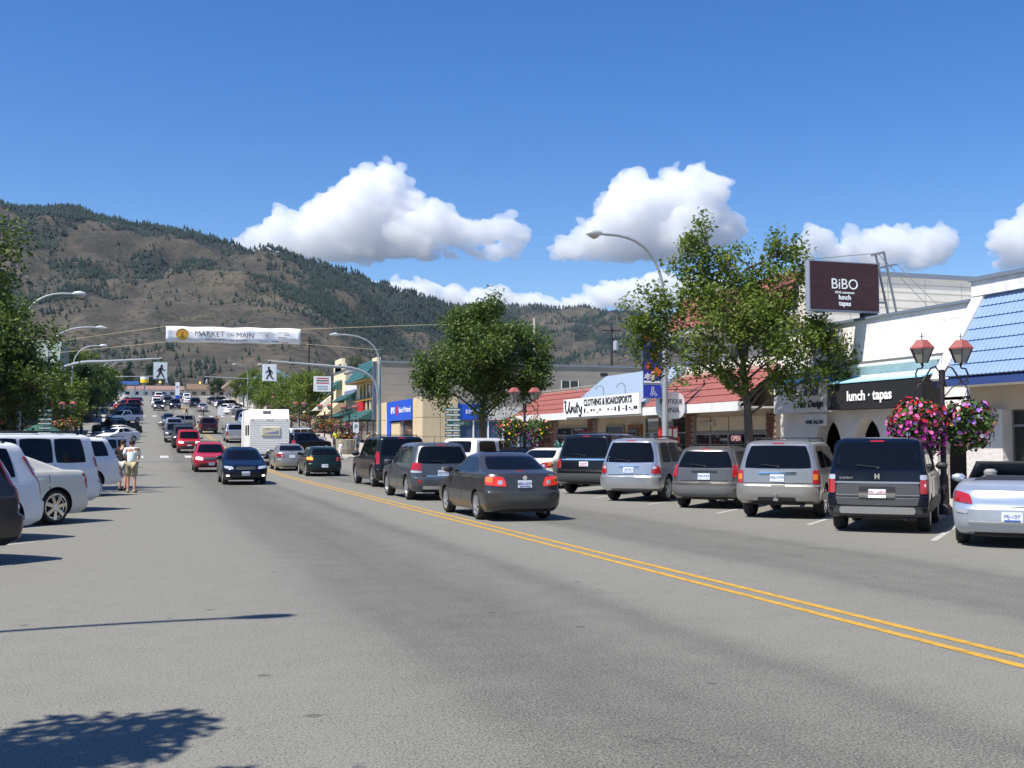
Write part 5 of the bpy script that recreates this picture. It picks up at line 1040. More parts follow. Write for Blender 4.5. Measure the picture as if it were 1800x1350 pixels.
for (xa, xb) in ((20.2, 21.6), (21.63, 23.0)):
    for (za, zb) in ((-.2, 1.35), (1.38, 2.85), (2.88, 4.45)): MB(O).box(xa, xb, 83.9, 84.2, zb0 + za, zb0 + zb).build('stone_panel', M_TANP, bk)
MB(O).box(20.1, 20.5, 87.25, 96.9, zb0 + 2.75, zb0 + 4.4).build('blue_band', M_BMO, bk); MB(O).box(20.1, 20.5, 95.6, 96.9, zb0 - .2, zb0 + 2.75).build('blue_jamb', M_BMO, bk); MB(O).box(20.15, 20.5, 96.95, 97.35, zb0 - .2, zb0 + 3.6).build('white_strip', M_SIGNW, bk)
MB(O).box(20.45, 20.5, 87.25, 95.6, zb0 - .2, zb0 + 2.75).build('entrance_glass', M_SHOPGL, bk); MB(O).box(20.38, 20.48, 91.5, 92.2, zb0 - .2, zb0 + 2.75).build('door_frame', M_FRAME, bk); MB(O).box(20.25, 20.46, 92.2, 95.6, zb0 - .2, zb0 + 2.6).build('entrance_panel', M_TANP, bk)
text('BMO', .75, M_SIGNW, bk, (-.108, 94.3 - O[1], 3.6), FACE_W, 'lettering', .004, bold=.02); mb = MB(O); mb.lathe((20.09, 92.6, zb0 + 3.6), [(.42, 0), (.42, .02)], 20, 'x'); mb.build('roundel', M_REDS, bk); text('Bank of Montreal', .62, M_SIGNW, bk, (-.108, 89.75 - O[1], 3.58), FACE_W, 'lettering', .004, bold=.008)
# blue fronted shop on the side street
O = (27, 84.2, g(84)); zb0 = g(84); bsb = empty('blue_fronted_shop', O, 0, 'small blue fronted shop on the side street behind the middle tree', 'building')
MB(O).box(23.05, 34, 84.3, 101.8, zb0 - .2, zb0 + 4.4).build('wall', M_GREYW, bsb); MB(O).box(23.05, 25.4, 84.05, 84.3, zb0 + 2.9, zb0 + 4.1).build('sign_band', M_BMO, bsb); MB(O).box(25.4, 34, 84.1, 84.3, zb0 + 2.9, zb0 + 3.9).build('wall_band', M_STUC2, bsb)
for x in (23.2, 24.4, 25.6, 26.8, 28.2): MB(O).box(x, x + 1.05, 84.22, 84.3, zb0 + .3, zb0 + 2.7).build('window_pane', mat('blue_glass', (.05, .09, .16), .06, spec=.5), bsb)
for x in (23.1, 24.3, 25.5, 26.7, 28.0): MB(O).box(x, x + .1, 84.15, 84.29, zb0, zb0 + 2.85).build('mullion', M_SIGNW, bsb)
MB(O).box(29.5, 34, 84.1, 84.3, zb0, zb0 + 2.9).build('pale_wall', M_STUC2, bsb); text('BMO', .5, M_SIGNW, bsb, (-2.8, -.16, 3.5), FACE_S, 'lettering', .004)
# --- cream shop with green roofs, then the row uphill
O = (20.5, 107, g(107)); z0 = g(107); cr = empty('cream_shop', O, 0, 'cream two storey shop with steep dark green roof and awnings', 'building')
MB(O).box(20.55, 34, 102.05, 114, z0 - .4, z0 + 6.4).build('wall', M_CREAM, cr)
MB(O).box(20.2, 20.58, 102.1, 104.2, z0 + 2.6, z0 + 8.1).build('corner_pier', M_CREAM, cr)
MB(O).box(19.9, 20.2, 102.0, 102.6, z0 + 2.3, z0 + 7.7).build('vertical_sign', mat('slate_blue', '#4c5a6e', .6), cr)
course_roof(cr, O, 103.8, 114, 19.3, z0 + 6.2, 20.9, z0 + 8.2, 6, .8, .03, M_GREENR); MB(O).prism([(19.3, 103.7, z0 + 6.15), (20.95, 103.7, z0 + 6.15), (20.95, 103.7, z0 + 8.2)], (0, .1, 0)).build('roof_end', M_GREENR, cr); MB(O).box(19.35, 20.6, 103.8, 114, z0 + 6.05, z0 + 6.15).build('soffit', M_OCHRE, cr)
for y in (104.6, 106.6, 108.6, 110.6): wn = MB(O).box(20.5, 20.56, y, y + 1.4, z0 + 3.2, z0 + 5.9).build('window', M_SHOPGL, cr); MB(O).box(20.42, 20.5, y - .35, y - .1, z0 + 3, z0 + 6.05).build('column', M_CREAM, cr)
MB(O).box(20.3, 20.5, 104.2, 114, z0 + 4.3, z0 + 4.5).build('balcony_rail', M_OCHRE, cr)
def awning(parent, O, y0, y1, xa, za, xb, zb, m, name='awning'):
    course_roof(parent, O, y0, y1, xa, za, xb, zb, 3, .9, .02, m, name)
    for y in (y0, y1): MB(O).prism([(xa, y, za), (xb, y, za), (xb, y, zb)], (0, .03, 0)).build(name + '_end', m, parent)
awning(cr, O, 103.5, 114, 18.7, z0 + 2.35, 20.5, z0 + 3.4, M_GREENR)
shopfront(cr, O, 20.5, [102.3, 105, 108, 111, 113.8], z0 + .3, z0 + 2.6, z0 + 2.0); MB(O).box(20.3, 20.5, 109.5, 112.5, z0 + 3.2, z0 + 4.25).build('red_sign', M_REDS, cr)
ROW = [(114.1, 121, 6.2, M_WHITE, 'white shop with a grey banded fascia beyond the cream shop', None), (121.1, 129, 7.2, M_CREAM, 'cream shop front with a stepped gable top', 'step'), (129.1, 139.6, 4.6, M_BRICK, 'low brick shop with a sloping pale awning', 'brick')]
for (a, b_, h, m, lab, kind) in ROW:
    z0 = g((a + b_) / 2); O = (20.5, (a + b_) / 2, z0); bb = empty('shop_building', O, 0, lab, 'building')
    MB(O).box(20.55, 36, a, b_, z0 - .5, z0 + h).build('wall', m, bb); MB(O).box(20.45, 36.1, a, b_, z0 + h, z0 + h + .15).build('coping', M_COPE, bb)
    shopfront(bb, O, 20.5, [a + .4, (2 * a + b_) / 3, (a + 2 * b_) / 3, b_ - .4], z0 + .3, z0 + 2.5, z0 + 2.0)
    if kind == 'step':
        c = (a + b_) / 2
        for w_, z in ((3.2, .7), (2.2, 1.3)): MB(O).box(20.4, 20.8, c - w_, c + w_, z0 + h + .15, z0 + h + .15 + z).build('gable_step', M_CREAM, bb)
        awning(bb, O, a + .2, b_ - .2, 18.6, z0 + 2.4, 20.45, z0 + 4.2, mat('tan_canvas', '#c9b795', .8)); awning(bb, O, c - 2, c + 2, 19.3, z0 + 5.2, 20.45, z0 + 6.3, M_GREENR)
    elif kind == 'brick': awning(bb, O, a + .2, b_ - .2, 18.4, z0 + 2.6, 20.45, z0 + 4.4, mat('pale_canvas', '#ded6c4', .8))
    else:
        MB(O).box(20.4, 20.5, a + .2, b_ - .2, z0 + 4.6, z0 + 5.2).build('fascia_band', mat('slate_band', '#7a83a0', .6), bb); awning(bb, O, a + .2, b_ - .2, 18.9, z0 + 4.0, 20.45, z0 + 4.9, M_GREENR); awning(bb, O, a + .2, b_ - .2, 18.7, z0 + 2.4, 20.45, z0 + 3.3, M_GREENR)
FAR_R = [(161, 176, 5.4, M_WHITE, 'white flat shop uphill past the far right junction', '#c8c4ba'), (178, 196, 4.6, M_BEIGE, 'beige low shop uphill behind the right hand trees', '#7b4a3a'), (200, 222, 5.2, M_CREAM, 'cream shop far up on the right', '#54708c'), (240, 258, 4.2, M_WHITE, 'white cottage like shop with pale blue gable roof far up on the right', 'gable'), (268, 300, 4.6, M_BEIGE, 'tan flat building at the top of the right row', '#9a8a76')]
for (a, b_, h, m, lab, ex) in FAR_R:
    z0 = g((a + b_) / 2); O = (19.5, (a + b_) / 2, z0); bb = empty('shop_building', O, 0, lab, 'building')
    MB(O).box(19.6, 33, a, b_, z0 - 1, z0 + h).build('wall', m, bb)
    for k in range(3): 
        y = a + 1 + k * (b_ - a - 2) / 3; MB(O).box(19.55, 19.6, y, y + (b_ - a) / 4, z0 + .5, z0 + 2.4).build('window', M_SHOPGL, bb)
    for k in range(3): MB(O).box(21 + k * 3.6, 23.2 + k * 3.6, a - .05, a, z0 + 1, z0 + 2.6).build('window', M_SHOPGL, bb)
    if ex == 'gable': MB(O).prism([(18.6, a - .3, z0 + h - .2), (32, a - .3, z0 + h - .2), (25.3, a - .3, z0 + h + 3.6)], (0, b_ - a + .6, 0)).build('roof', mat('pale_blue_roof', '#9fb3c6', .6), bb)
    else: MB(O).box(18.6, 33.1, a - .1, b_ + .1, z0 + h - .9, z0 + h - .3).build('canopy', mat('canopy_' + ex, ex, .7), bb); MB(O).box(19.5, 33.1, a - .06, b_ + .06, z0 + h, z0 + h + .2).build('coping', M_COPE, bb)
# ------------------------------------------------------------------ left side buildings
M_LBR = mat('red_brown_brick', '#6d3b30', .9, noise=(2, .25)); M_SAGE = mat('sage_roof', '#74857a', .75, noise=(1.2, .06))
O = (-14, 114, g(114)); z0 = g(114); gr = empty('sage_roofed_building', O, 0, 'building on the left with a steep sage green roof slope', 'building')
MB(O).box(-24, -8.2, 109, 122, z0 - .5, z0 + 6.6).build('wall', M_CREAM, gr); MB(O).prism([(-24.5, 108.2, z0 + 6.5), (-24.5, 111.2, z0 + 9.3), (-24.5, 122.5, z0 + 9.3), (-24.5, 122.5, z0 + 6.5)], (17, 0, 0)).build('roof', M_SAGE, gr); MB(O).box(-24.5, -7.6, 108.1, 108.3, z0 + 6.2, z0 + 6.5).build('fascia', M_OCHRE, gr); MB(O).box(-10.5, -8.15, 108.9, 110.9, z0, z0 + 7.2).build('gable_panel', M_LBR, gr)
for k in range(4): MB(O).box(-8.2, -8.12, 111 + k * 2.6, 112.8 + k * 2.6, z0 + .6, z0 + 2.6).build('window', M_SHOPGL, gr)
for k in range(4): MB(O).box(-22 + k * 3.2, -20.2 + k * 3.2, 108.94, 109, z0 + 3.4, z0 + 5).build('window', M_SHOPGL, gr)
LEFT = [(48, 62, 5.0, M_LBR, 'red brown brick shop behind the nearest left trees', '#5a2a2a'), (62.2, 77, 4.4, M_BEIGE, 'beige shop with maroon awning behind the left trees', '#6b2a30'), (77.2, 92, 5.6, M_LBR, 'brick shop with dark awning on the left before the crossing', '#2c3a36'), (92.2, 108, 4.8, M_WHITE, 'pale shop on the left just before the sage roofed building', '#8a3a30'), (122.6, 139, 4.6, M_BEIGE, 'beige shop on the left at the far junction', '#3a4a60'), (161, 185, 5.0, M_WHITE, 'white shop on the left above the far junction', '#4a5a50'), (187, 215, 4.4, M_LBR, 'brick shop high on the left hill', '#7a6a50'), (220, 262, 4.4, M_BEIGE, 'long beige shop high on the left hill', '#5a4a40')]
for (a, b_, h, m, lab, ac) in LEFT:
    z0 = g((a + b_) / 2); O = (-9, (a + b_) / 2, z0); bb = empty('shop_building', O, 0, lab, 'building')
    MB(O).box(-24, -9, a, b_, z0 - 1, z0 + h).build('wall', m, bb); MB(O).box(-24.1, -8.9, a - .04, b_ + .04, z0 + h, z0 + h + .18).build('coping', M_COPE, bb)
    n_ = max(2, int((b_ - a) / 3))
    for k in range(n_): y = a + .4 + k * (b_ - a - .8) / n_; MB(O).box(-9, -8.93, y + .15, y + (b_ - a - .8) / n_ - .15, z0 + .5, z0 + 2.5).build('window', M_SHOPGL, bb)
    V = [(-8.95, a + .3, z0 + 3.4), (-8.95, b_ - .3, z0 + 3.4), (-7.4, b_ - .3, z0 + 2.6), (-7.4, a + .3, z0 + 2.6), (-7.4, b_ - .3, z0 + 2.45), (-7.4, a + .3, z0 + 2.45), (-8.95, a + .3, z0 + 2.6), (-8.95, b_ - .3, z0 + 2.6)]
    MB(O).add(V, [(0, 1, 2, 3), (3, 2, 4, 5), (0, 3, 5, 6), (1, 7, 4, 2), (5, 4, 7, 6), (0, 6, 7, 1)]).build('awning', mat('awning_' + ac, ac, .8), bb)
# ------------------------------------------------------------------ top of the street
def far_house(x0, x1, y0, y1, h, wm, rm_, lab, roof=2.0, flat=False, over=.8):
    z0 = g((y0 + y1) / 2); O = ((x0 + x1) / 2, (y0 + y1) / 2, z0); bb = empty('house', O, 0, lab, 'building')
    MB(O).box(x0, x1, y0, y1, z0 - 2, z0 + h).build('wall', wm, bb)
    if flat: MB(O).box(x0 - over, x1 + over, y0 - over, y1 + over, z0 + h, z0 + h + .5).build('roof', rm_, bb)
    else: MB(O).prism([(x0 - over, y0 - over, z0 + h - .1), (x0 - over, (y0 + y1) / 2, z0 + h + roof), (x0 - over, y1 + over, z0 + h - .1)], (x1 - x0 + 2 * over, 0, 0)).build('roof', rm_, bb)
    k = x0 + 1.2
    while k < x1 - 2: MB(O).box(k, k + 1.6, y0 - .06, y0, z0 + 1.0, z0 + 2.2).build('window', M_SHOPGL, bb); k += 3.4
    return bb, O, z0
M_PINKR = mat('terracotta_roof', '#86695e', .8, noise=(1, .1)); M_GREYR = mat('grey_shingle', '#9a9c9c', .85, noise=(1, .1)); M_BLUEW = mat('slate_wall', '#8393a0', .8)
far_house(-9, 14, 470, 484, 3.2, M_WHITE, M_PINKR, 'long low motel with a terracotta roof at the top of the street', 1.8)
far_house(16, 31, 455, 468, 3.2, M_BEIGE, mat('brown_shingle', '#6e5a48', .85), 'brown roofed house right of the motel', 2.4)
far_house(-6, 13, 540, 552, 4.5, M_BLUEW, M_GREYR, 'slate blue house with wide grey roof above the motel', 1.0, True)
far_house(-22, -10, 520, 532, 4.0, M_WHITE, M_GREYR, 'white house with grey roof left above the motel', 2.0)
far_house(14, 26, 545, 556, 4.2, M_WHITE, M_GREYR, 'pale flat house right above the motel', 1.0, True)
far_house(42, 58, 420, 434, 4.0, M_WHITE, M_GREYR, 'white house among trees right of the far road', 2.4); far_house(70, 86, 380, 394, 4.0, M_BEIGE, M_PINKR, 'beige house hidden behind the right hand shops', 2.4)
O = (-10, 425, g(425)); z0 = g(425); fc = empty('fuel_canopy', O, 0, 'blue edged fuel station canopy at the top left of the street', 'canopy')
MB(O).box(-16, -2.5, 420, 432, z0 + 4.0, z0 + 5.2).build('canopy_edge', mat('canopy_blue', '#4a6fb4', .5), fc)
for x in (-14, -4): MB(O).box(x, x + .5, 426, 426.5, z0 - .5, z0 + 4).build('post', M_WHITE, fc)
O = (-.5, 380, g(380)); z0 = g(380); ys_ = empty('drum_sign', O, 0, 'round white and yellow sign drum on a post at the hill top', 'sign'); mb = MB(O); mb.lathe((-.5, 380, z0 + 4.3), [(1.3, 0), (1.3, 1.1)], 20); mb.build('yellow_half', mat('sign_yellow', '#f0c818', .5), ys_); mb = MB(O); mb.lathe((-.5, 380, z0 + 5.4), [(1.3, 0), (1.3, 1.0)], 20); mb.build('white_half', M_SIGNW, ys_); MB(O).box(-.7, -.3, 379.8, 380.2, z0 - .3, z0 + 4.3).build('post', M_FRAME, ys_)
# ------------------------------------------------------------------ street furniture
M_GALV = mat('galvanised_pole', '#a7abac', .5, metal=.35, noise=(2, .08)); M_IRON = mat('dark_iron', '#2a2024', .6); M_LAMPR = mat('lamp_roof_red', '#8e4a44', .6, noise=(4, .1)); M_LAMPG = mat('lamp_panes', '#8f8d80', .3, spec=.4); M_TEALP = mat('teal_grey_pole', '#7f9695', .5)
def arc(p0, p1, bow, n=10):
    """quadratic curve: leaves p0 upwards, arrives at p1 level"""
    p0, p1 = Vector(p0), Vector(p1); c = Vector((p0.x, p0.y, p1.z + bow)); return [p0 * (1 - t) ** 2 + c * 2 * t * (1 - t) + p1 * t * t for t in [i / n for i in range(n + 1)]]
def street_lamp(x, y, h, arm, label, z=None, m=None):
    z0 = g(y) + .15 if z is None else z; O = (x, y, z0); r_ = empty('street_lamp', O, 0, label, 'street lamp', 'tall curved street lamps'); m = m or M_GALV
    MB(O).tube([(x, y, z0 - .1), (x, y, z0 + h * .36), (x, y, z0 + h * .72)], [.125, .11, .085], 10).build('post', m, r_, smooth=True)
    MB(O).lathe((x, y, z0 - .05), [(.22, 0), (.22, .12), (.13, .16)], 10).build('base', m, r_)
    pts = arc((x, y, z0 + h * .715), (x + arm * .80, y, z0 + h), .12); MB(O).tube(pts + [Vector((x + arm * .84, y, z0 + h + .005))], [.08] + [.055] * 10 + [.04], 8).build('arm', m, r_, smooth=True)
    s = 1 if arm > 0 else -1; hx = x + arm * .83
    MB(O).tube([(hx, y, z0 + h), (hx + s * .12, y, z0 + h + .03), (hx + s * .35, y, z0 + h + .03), (hx + s * .58, y, z0 + h), (hx + s * .66, y, z0 + h - .02)], [.05, .10, .14, .11, .03], 10).build('lamp_head', mat('lamp_head_grey', '#c2c4c2', .45, metal=.2), r_, smooth=True)
    MB(O).tube([(hx + s * .18, y, z0 + h - .07), (hx + s * .36, y, z0 + h - .11), (hx + s * .54, y, z0 + h - .07)], [.05, .10, .05], 8).build('lens', mat('lamp_lens', '#b9b090', .25), r_, smooth=True)
    return r_
lampR = street_lamp(17.95, 37.0, 9.0, -2.9, 'tall curved lamp post with a painted banner beside the boutique')
street_lamp(-6.05, 61, 9.0, 2.9, 'tall curved lamp post nearest on the left above the trees')
street_lamp(-6.05, 103, 8.6, 2.6, 'tall curved lamp post on the left just past the crossing'); street_lamp(-6.05, 165, 8.4, 2.6, 'tall curved lamp post on the left past the far junction'); street_lamp(-6.05, 205, 8.4, 2.6, 'tall curved lamp post high on the left hill'); street_lamp(-6.5, 9.2, 9.0, 2.5, 'tall curved lamp post beside the viewer out on the left kerb')
street_lamp(18.1, 165, 8.4, -2.6, 'tall curved lamp post on the right past the far junction'); street_lamp(18.1, 215, 8.4, -2.6, 'tall curved lamp post high on the right hill')
# crossing masts with pedestrian signs and a lamp
M_SIGNF = mat('crossing_face', '#d7dde0', .5); M_TEALE = mat('sign_edge_teal', '#6ea093', .5)
def man(parent, O, X, Y, Z, s, m, face=-1, flip=1):
    """walking figure cut from sheet, facing the viewer"""
    mb = MB(O); y = Y
    def seg(a, b_, w_): mb.bar((X + flip * a[0] * s, y, Z + a[1] * s), (X + flip * b_[0] * s, y, Z + b_[1] * s), w_ * s, .012, up=(0, 1, 0))
    mb.lathe((X + flip * .08 * s, y, Z + .80 * s), [(.085 * s, -.006), (.085 * s, .006)], 12, 'y')
    seg((.05, .70), (-.02, .38), .17); seg((.0, .40), (.14, .20), .10); seg((.14, .20), (.24, -.02), .09); seg((-.03, .40), (-.08, .18), .10); seg((-.08, .18), (-.26, -.02), .09)
    seg((.06, .66), (.20, .52), .075); seg((.20, .52), (.32, .50), .065); seg((.0, .66), (-.14, .54), .075); seg((-.14, .54), (-.20, .40), .065)
    return mb.build('walking_figure', m, parent)
def crossing_mast(x, y, arm, label, flip):
    z0 = g(y) + .15; O = (x, y, z0); r_ = empty('crossing_mast', O, 0, label, 'crossing sign')
    MB(O).tube([(x, y, z0 - .1), (x, y, z0 + 3.5), (x, y, z0 + 6.6)], [.15, .13, .10], 10).build('post', M_TEALP, r_, smooth=True)
    s = 1 if arm > 0 else -1
    p = arc((x + s * .08, y, z0 + 4.3), (x + s * 3.1, y, z0 + 6.35), .05); MB(O).tube(p + [Vector((x + arm, y, z0 + 6.65))], [.10] * 11 + [.05], 8).build('sign_arm', M_GALV, r_, smooth=True)
    p = arc((x, y, z0 + 6.5), (x + s * 2.9, y, z0 + 8.55), .12); MB(O).tube(p, [.09] + [.06] * 10, 8).build('lamp_arm', M_GALV, r_, smooth=True); MB(O).tube([(x + s * 2.8, y, z0 + 8.55), (x + s * 3.1, y, z0 + 8.57), (x + s * 3.5, y, z0 + 8.53)], [.05, .13, .03], 8).build('lamp_head', MATS['lamp_head_grey'], r_, smooth=True)
    sx = x + arm - s * .1; cx = sx + .02
    MB(O).box(cx - .46, cx + .46, y - .12, y + .12, z0 + 5.28, z0 + 6.42).build('sign_box', M_TEALE if s > 0 else M_SIGNF, r_); MB(O).box(cx - .42, cx + .42, y - .135, y - .121, z0 + 5.32, z0 + 6.38).build('sign_face', M_SIGNF, r_); man(r_, O, cx, y - .145, z0 + 5.42, .92, M_INK, flip=flip); MB(O).box(cx - .05, cx + .05, y - .05, y + .05, z0 + 6.42, z0 + 6.64).build('hanger', M_DARKF, r_)
    return r_
crossing_mast(-5.95, 76.5, 6.9, 'crossing mast on the left with white walking figure sign over the road', 1); crossing_mast(15.35, 76.5, -7.6, 'crossing mast on the right with white walking figure sign over the road', -1)
def far_signal(x, y, arm, lab):
    z0 = g(y) + .1; O = (x, y, z0); r_ = empty('signal_mast', O, 0, lab, 'signal mast'); MB(O).tube([(x, y, z0 - .1), (x, y, z0 + 6.2)], .10, 8).build('post', M_GALV, r_); MB(O).tube([(x, y, z0 + 6.0), (x + arm, y, z0 + 6.3)], .07, 6).build('arm', M_GALV, r_)
    cx = x + arm * .96; MB(O).box(cx - .45, cx + .45, y - .1, y + .1, z0 + 5.0, z0 + 6.15).build('sign_box', M_INK, r_); man(r_, O, cx, y - .12, z0 + 5.12, .92, M_SIGNW); MB(O).lathe((cx - 1.0, y - .1, z0 + 5.3), [(.16, 0), (.16, .1)], 10, 'y').build('amber_lamp', mat('amber_flash', (.8, .5, .05), .3, emit=((1, .6, .1), 1.5)), r_)
far_signal(-6, 190, 9.5, 'far mast on the left with white on black walking figure'); far_signal(18.2, 190, -9.2, 'far mast on the right with white on black walking figure')
# banner across the street
O = (5.45, 74.6, 8.4); bn = empty('street_banner', O, 0, 'white MARKET ON MAIN banner strung across the street', 'banner'); zc = 8.52
V = []; F = []; N = 40
for i in range(N + 1):
    t = i / N; x = 1.15 + 8.5 * t; sag = .06 * t; yy = 74.6 + .05 * math.sin(t * 17) + .03 * math.sin(t * 41)
    for z in (0, .35, .68, 1.02): V.append((x, yy + .03 * math.sin(z * 5 + t * 9), zc - .5 + z + sag * 1.5 + .02 * math.sin(t * 23)))
for i in range(N):
    for k in range(3): F.append((i * 4 + k, i * 4 + 4 + k, i * 4 + 5 + k, i * 4 + 1 + k))
ob = MB(O).add(V, F).build('cloth', mat('banner_cloth', '#eef0f2', .7, noise=(1.2, .03)), bn, smooth=True)
md = ob.modifiers.new('t', 'SOLIDIFY'); md.thickness = .012
by = 74.6 - O[1] - .13
text('MARKET', .50, mat('banner_ink', '#3a3438', .7), bn, (3.85 - O[0], by, zc + .08 - O[2]), FACE_S, 'lettering', .003, bold=0, sx=.98); text('ON', .26, MATS['banner_ink'], bn, (5.16 - O[0], by, zc + .03 - O[2]), FACE_S, 'lettering', .003); text('MAIN', .46, MATS['banner_ink'], bn, (6.08 - O[0], by, zc + .04 - O[2]), FACE_S, 'lettering', .003)
text('every saturday 9am - 1pm  downtown', .17, MATS['banner_ink'], bn, (4.9 - O[0], by, zc - .27 - O[2]), FACE_S, 'lettering', .002)
mb = MB(O); mb.lathe((2.15, 74.44, zc + .02), [(.38, 0), (.38, .015)], 24, 'y'); mb.build('emblem', mat('emblem_gold', '#d39a2c', .6), bn); mb = MB(O); mb.lathe((2.15, 74.432, zc + .02), [(.37, 0), (.34, 0), (.34, .006), (.37, .006), (.37, 0)], 24, 'y', cap=False); mb.build('emblem_ring', mat('emblem_ring', '#4a5230', .6), bn)
MB(O).prism([(1.95, 74.425, zc - .20), (2.35, 74.425, zc - .20), (2.22, 74.425, zc - .05), (2.15, 74.425, zc + .22), (2.08, 74.425, zc - .05)], (0, .006, 0)).build('emblem_tree', mat('emblem_green', '#6b7a2a', .6), bn)
for (x, z, w_, h, c) in ((7.35, .28, .9, .03, '#9aa0a6'), (8.5, .30, .7, .04, '#8a9096'), (7.3, -.32, .6, .05, '#7a7f84'), (8.0, -.30, .5, .07, '#6a7076'), (7.45, .06, .10, .14, '#b07060'), (8.45, -.04, .55, .06, '#8a5a5a'), (8.75, .16, .3, .05, '#6a6a70'), (9.2, -.13, .42, .12, '#a9a9ad'), (8.6, -.36, .5, .06, '#9a7a70'), (6.95, -.2, .2, .03, '#777777')):
    MB(O).box(x - w_ / 2, x + w_ / 2, 74.43, 74.44, zc + z - h / 2, zc + z + h / 2).build('sponsor_mark', mat('mark' + c, c, .7), bn)
ROPE = mat('rope', '#b9a988', .8)
for pts in (((1.15, 74.6, 9.03), (-6.05, 76.0, 7.9)), ((1.15, 74.6, 8.03), (-6.05, 76.2, 7.2)), ((9.65, 74.6, 9.1), (18, 75, 9.7), (26.2, 75, 10.0)), ((9.65, 74.6, 8.15), (15.4, 76.2, 8.0))): MB(O).tube(pts, .018, 5).build('rope', ROPE, bn)
# twin lantern posts with flower baskets
M_FL = {k: mat('petal_' + k, c, .7, spec=.2) for k, c in dict(red='#b02c3c', pink='#cc6a9c', magenta='#9c2880', white='#f0eef0', violet='#a070c8', orange='#d86a30', yellow='#d8b83a', salmon='#d8888a').items()}
M_LEAF = mat('basket_leaf', (.055, .10, .022), .7, noise=(9, .5), spec=.2)
def leafquads(P, Nn, sz, rn, asp=.6, bend=.25):
    """P (N,3) centres, Nn normals -> folded leaf blades (2 quads' worth as 2 triangles)"""
    n_ = len(P); up = rn.normal(size=(n_, 3)); t = np.cross(Nn, up); t /= np.linalg.norm(t, axis=1)[:, None] + 1e-9; b_ = np.cross(Nn, t)
    s = sz[:, None]; V = np.stack([P - t * s * .5, P + b_ * s * asp * .5 + Nn * s * bend * .3, P + t * s * .5, P - b_ * s * asp * .5 + Nn * s * bend * .3], 1)
    base = np.arange(n_)[:, None] * 4; F = np.concatenate([base + np.array([0, 1, 2]), base + np.array([0, 2, 3])]); return V.reshape(-1, 3), F
def basket(loc, label, cols, seed, r_=.5, n=520, trail=.35, dens=.46):
    rn = np.random.RandomState(seed); O = Vector(loc); root = empty('flower_basket', loc, 0, label, 'flower basket', 'hanging flower baskets')
    mb = MB(loc); mb.lathe(O + Vector((0, 0, -.32)), [(.10, 0), (.22, .06), (.29, .22), (.30, .26)], 12); mb.build('basket', mat('moss_liner', '#4a3f2a', .9), root)
    mb = MB(loc)
    for k in range(3): a = k * 2.1; mb.tube([O + Vector((.29 * math.cos(a), .29 * math.sin(a), -.06)), O + Vector((0, 0, .72))], .008, 4)
    mb.build('chain', M_IRON, root)
    def pts(k, rad0, rad1):
        d = rn.normal(size=(k, 3)); d /= np.linalg.norm(d, axis=1)[:, None]; rr = (rad0 + (rad1 - rad0) * rn.rand(k) ** .6) * (1 + .14 * np.sin(d[:, 0] * 5 + seed) * np.cos(d[:, 2] * 4 + seed) + .10 * np.sin(d[:, 1] * 9))
        p = d * rr[:, None]; p[:, 2] = p[:, 2] * .82 - np.where(p[:, 2] < 0, trail * np.abs(p[:, 2]) / r_ * .5, 0); return p, d
    p, d = pts(n * 3, r_ * .35, r_ * 1.12); d = d + rn.normal(size=d.shape) * .5; d /= np.linalg.norm(d, axis=1)[:, None]; V, F = leafquads(p, d, rn.uniform(.07, .15, len(p)), rn); tag(link('foliage', npmesh('foliage', V, F), M_LEAF, root), kind='stuff')
    for ci, (c, share, zlo, zhi) in enumerate(cols):
        p, d = pts(int(n * share * 3), r_ * .80, r_ * 1.16); m_ = (p[:, 2] / r_ > zlo) & (p[:, 2] / r_ < zhi); p, d = p[m_][:int(n * share * dens)], d[m_][:int(n * share * dens)]
        if not len(p): continue
        d2 = d + rn.normal(size=d.shape) * .35; d2 /= np.linalg.norm(d2, axis=1)[:, None]
        # five-sided blossoms: shallow cups
        s = rn.uniform(.032, .056, len(p)); t = np.cross(d2, rn.normal(size=d.shape)); t /= np.linalg.norm(t, axis=1)[:, None]; b_ = np.cross(d2, t); Vs = [p]
        for k in range(5): a = k * 1.2566; Vs.append(p + (t * math.cos(a) + b_ * math.sin(a)) * s[:, None] + d2 * (s * .45)[:, None])
        V = np.stack(Vs, 1).reshape(-1, 3); base = np.arange(len(p))[:, None] * 6; F = np.concatenate([base + np.array([0, 1 + k, 1 + (k + 1) % 5]) for k in range(5)]); tag(link(c + '_blossoms', npmesh('blossoms', V, F), M_FL[c], root), kind='stuff')
    return root
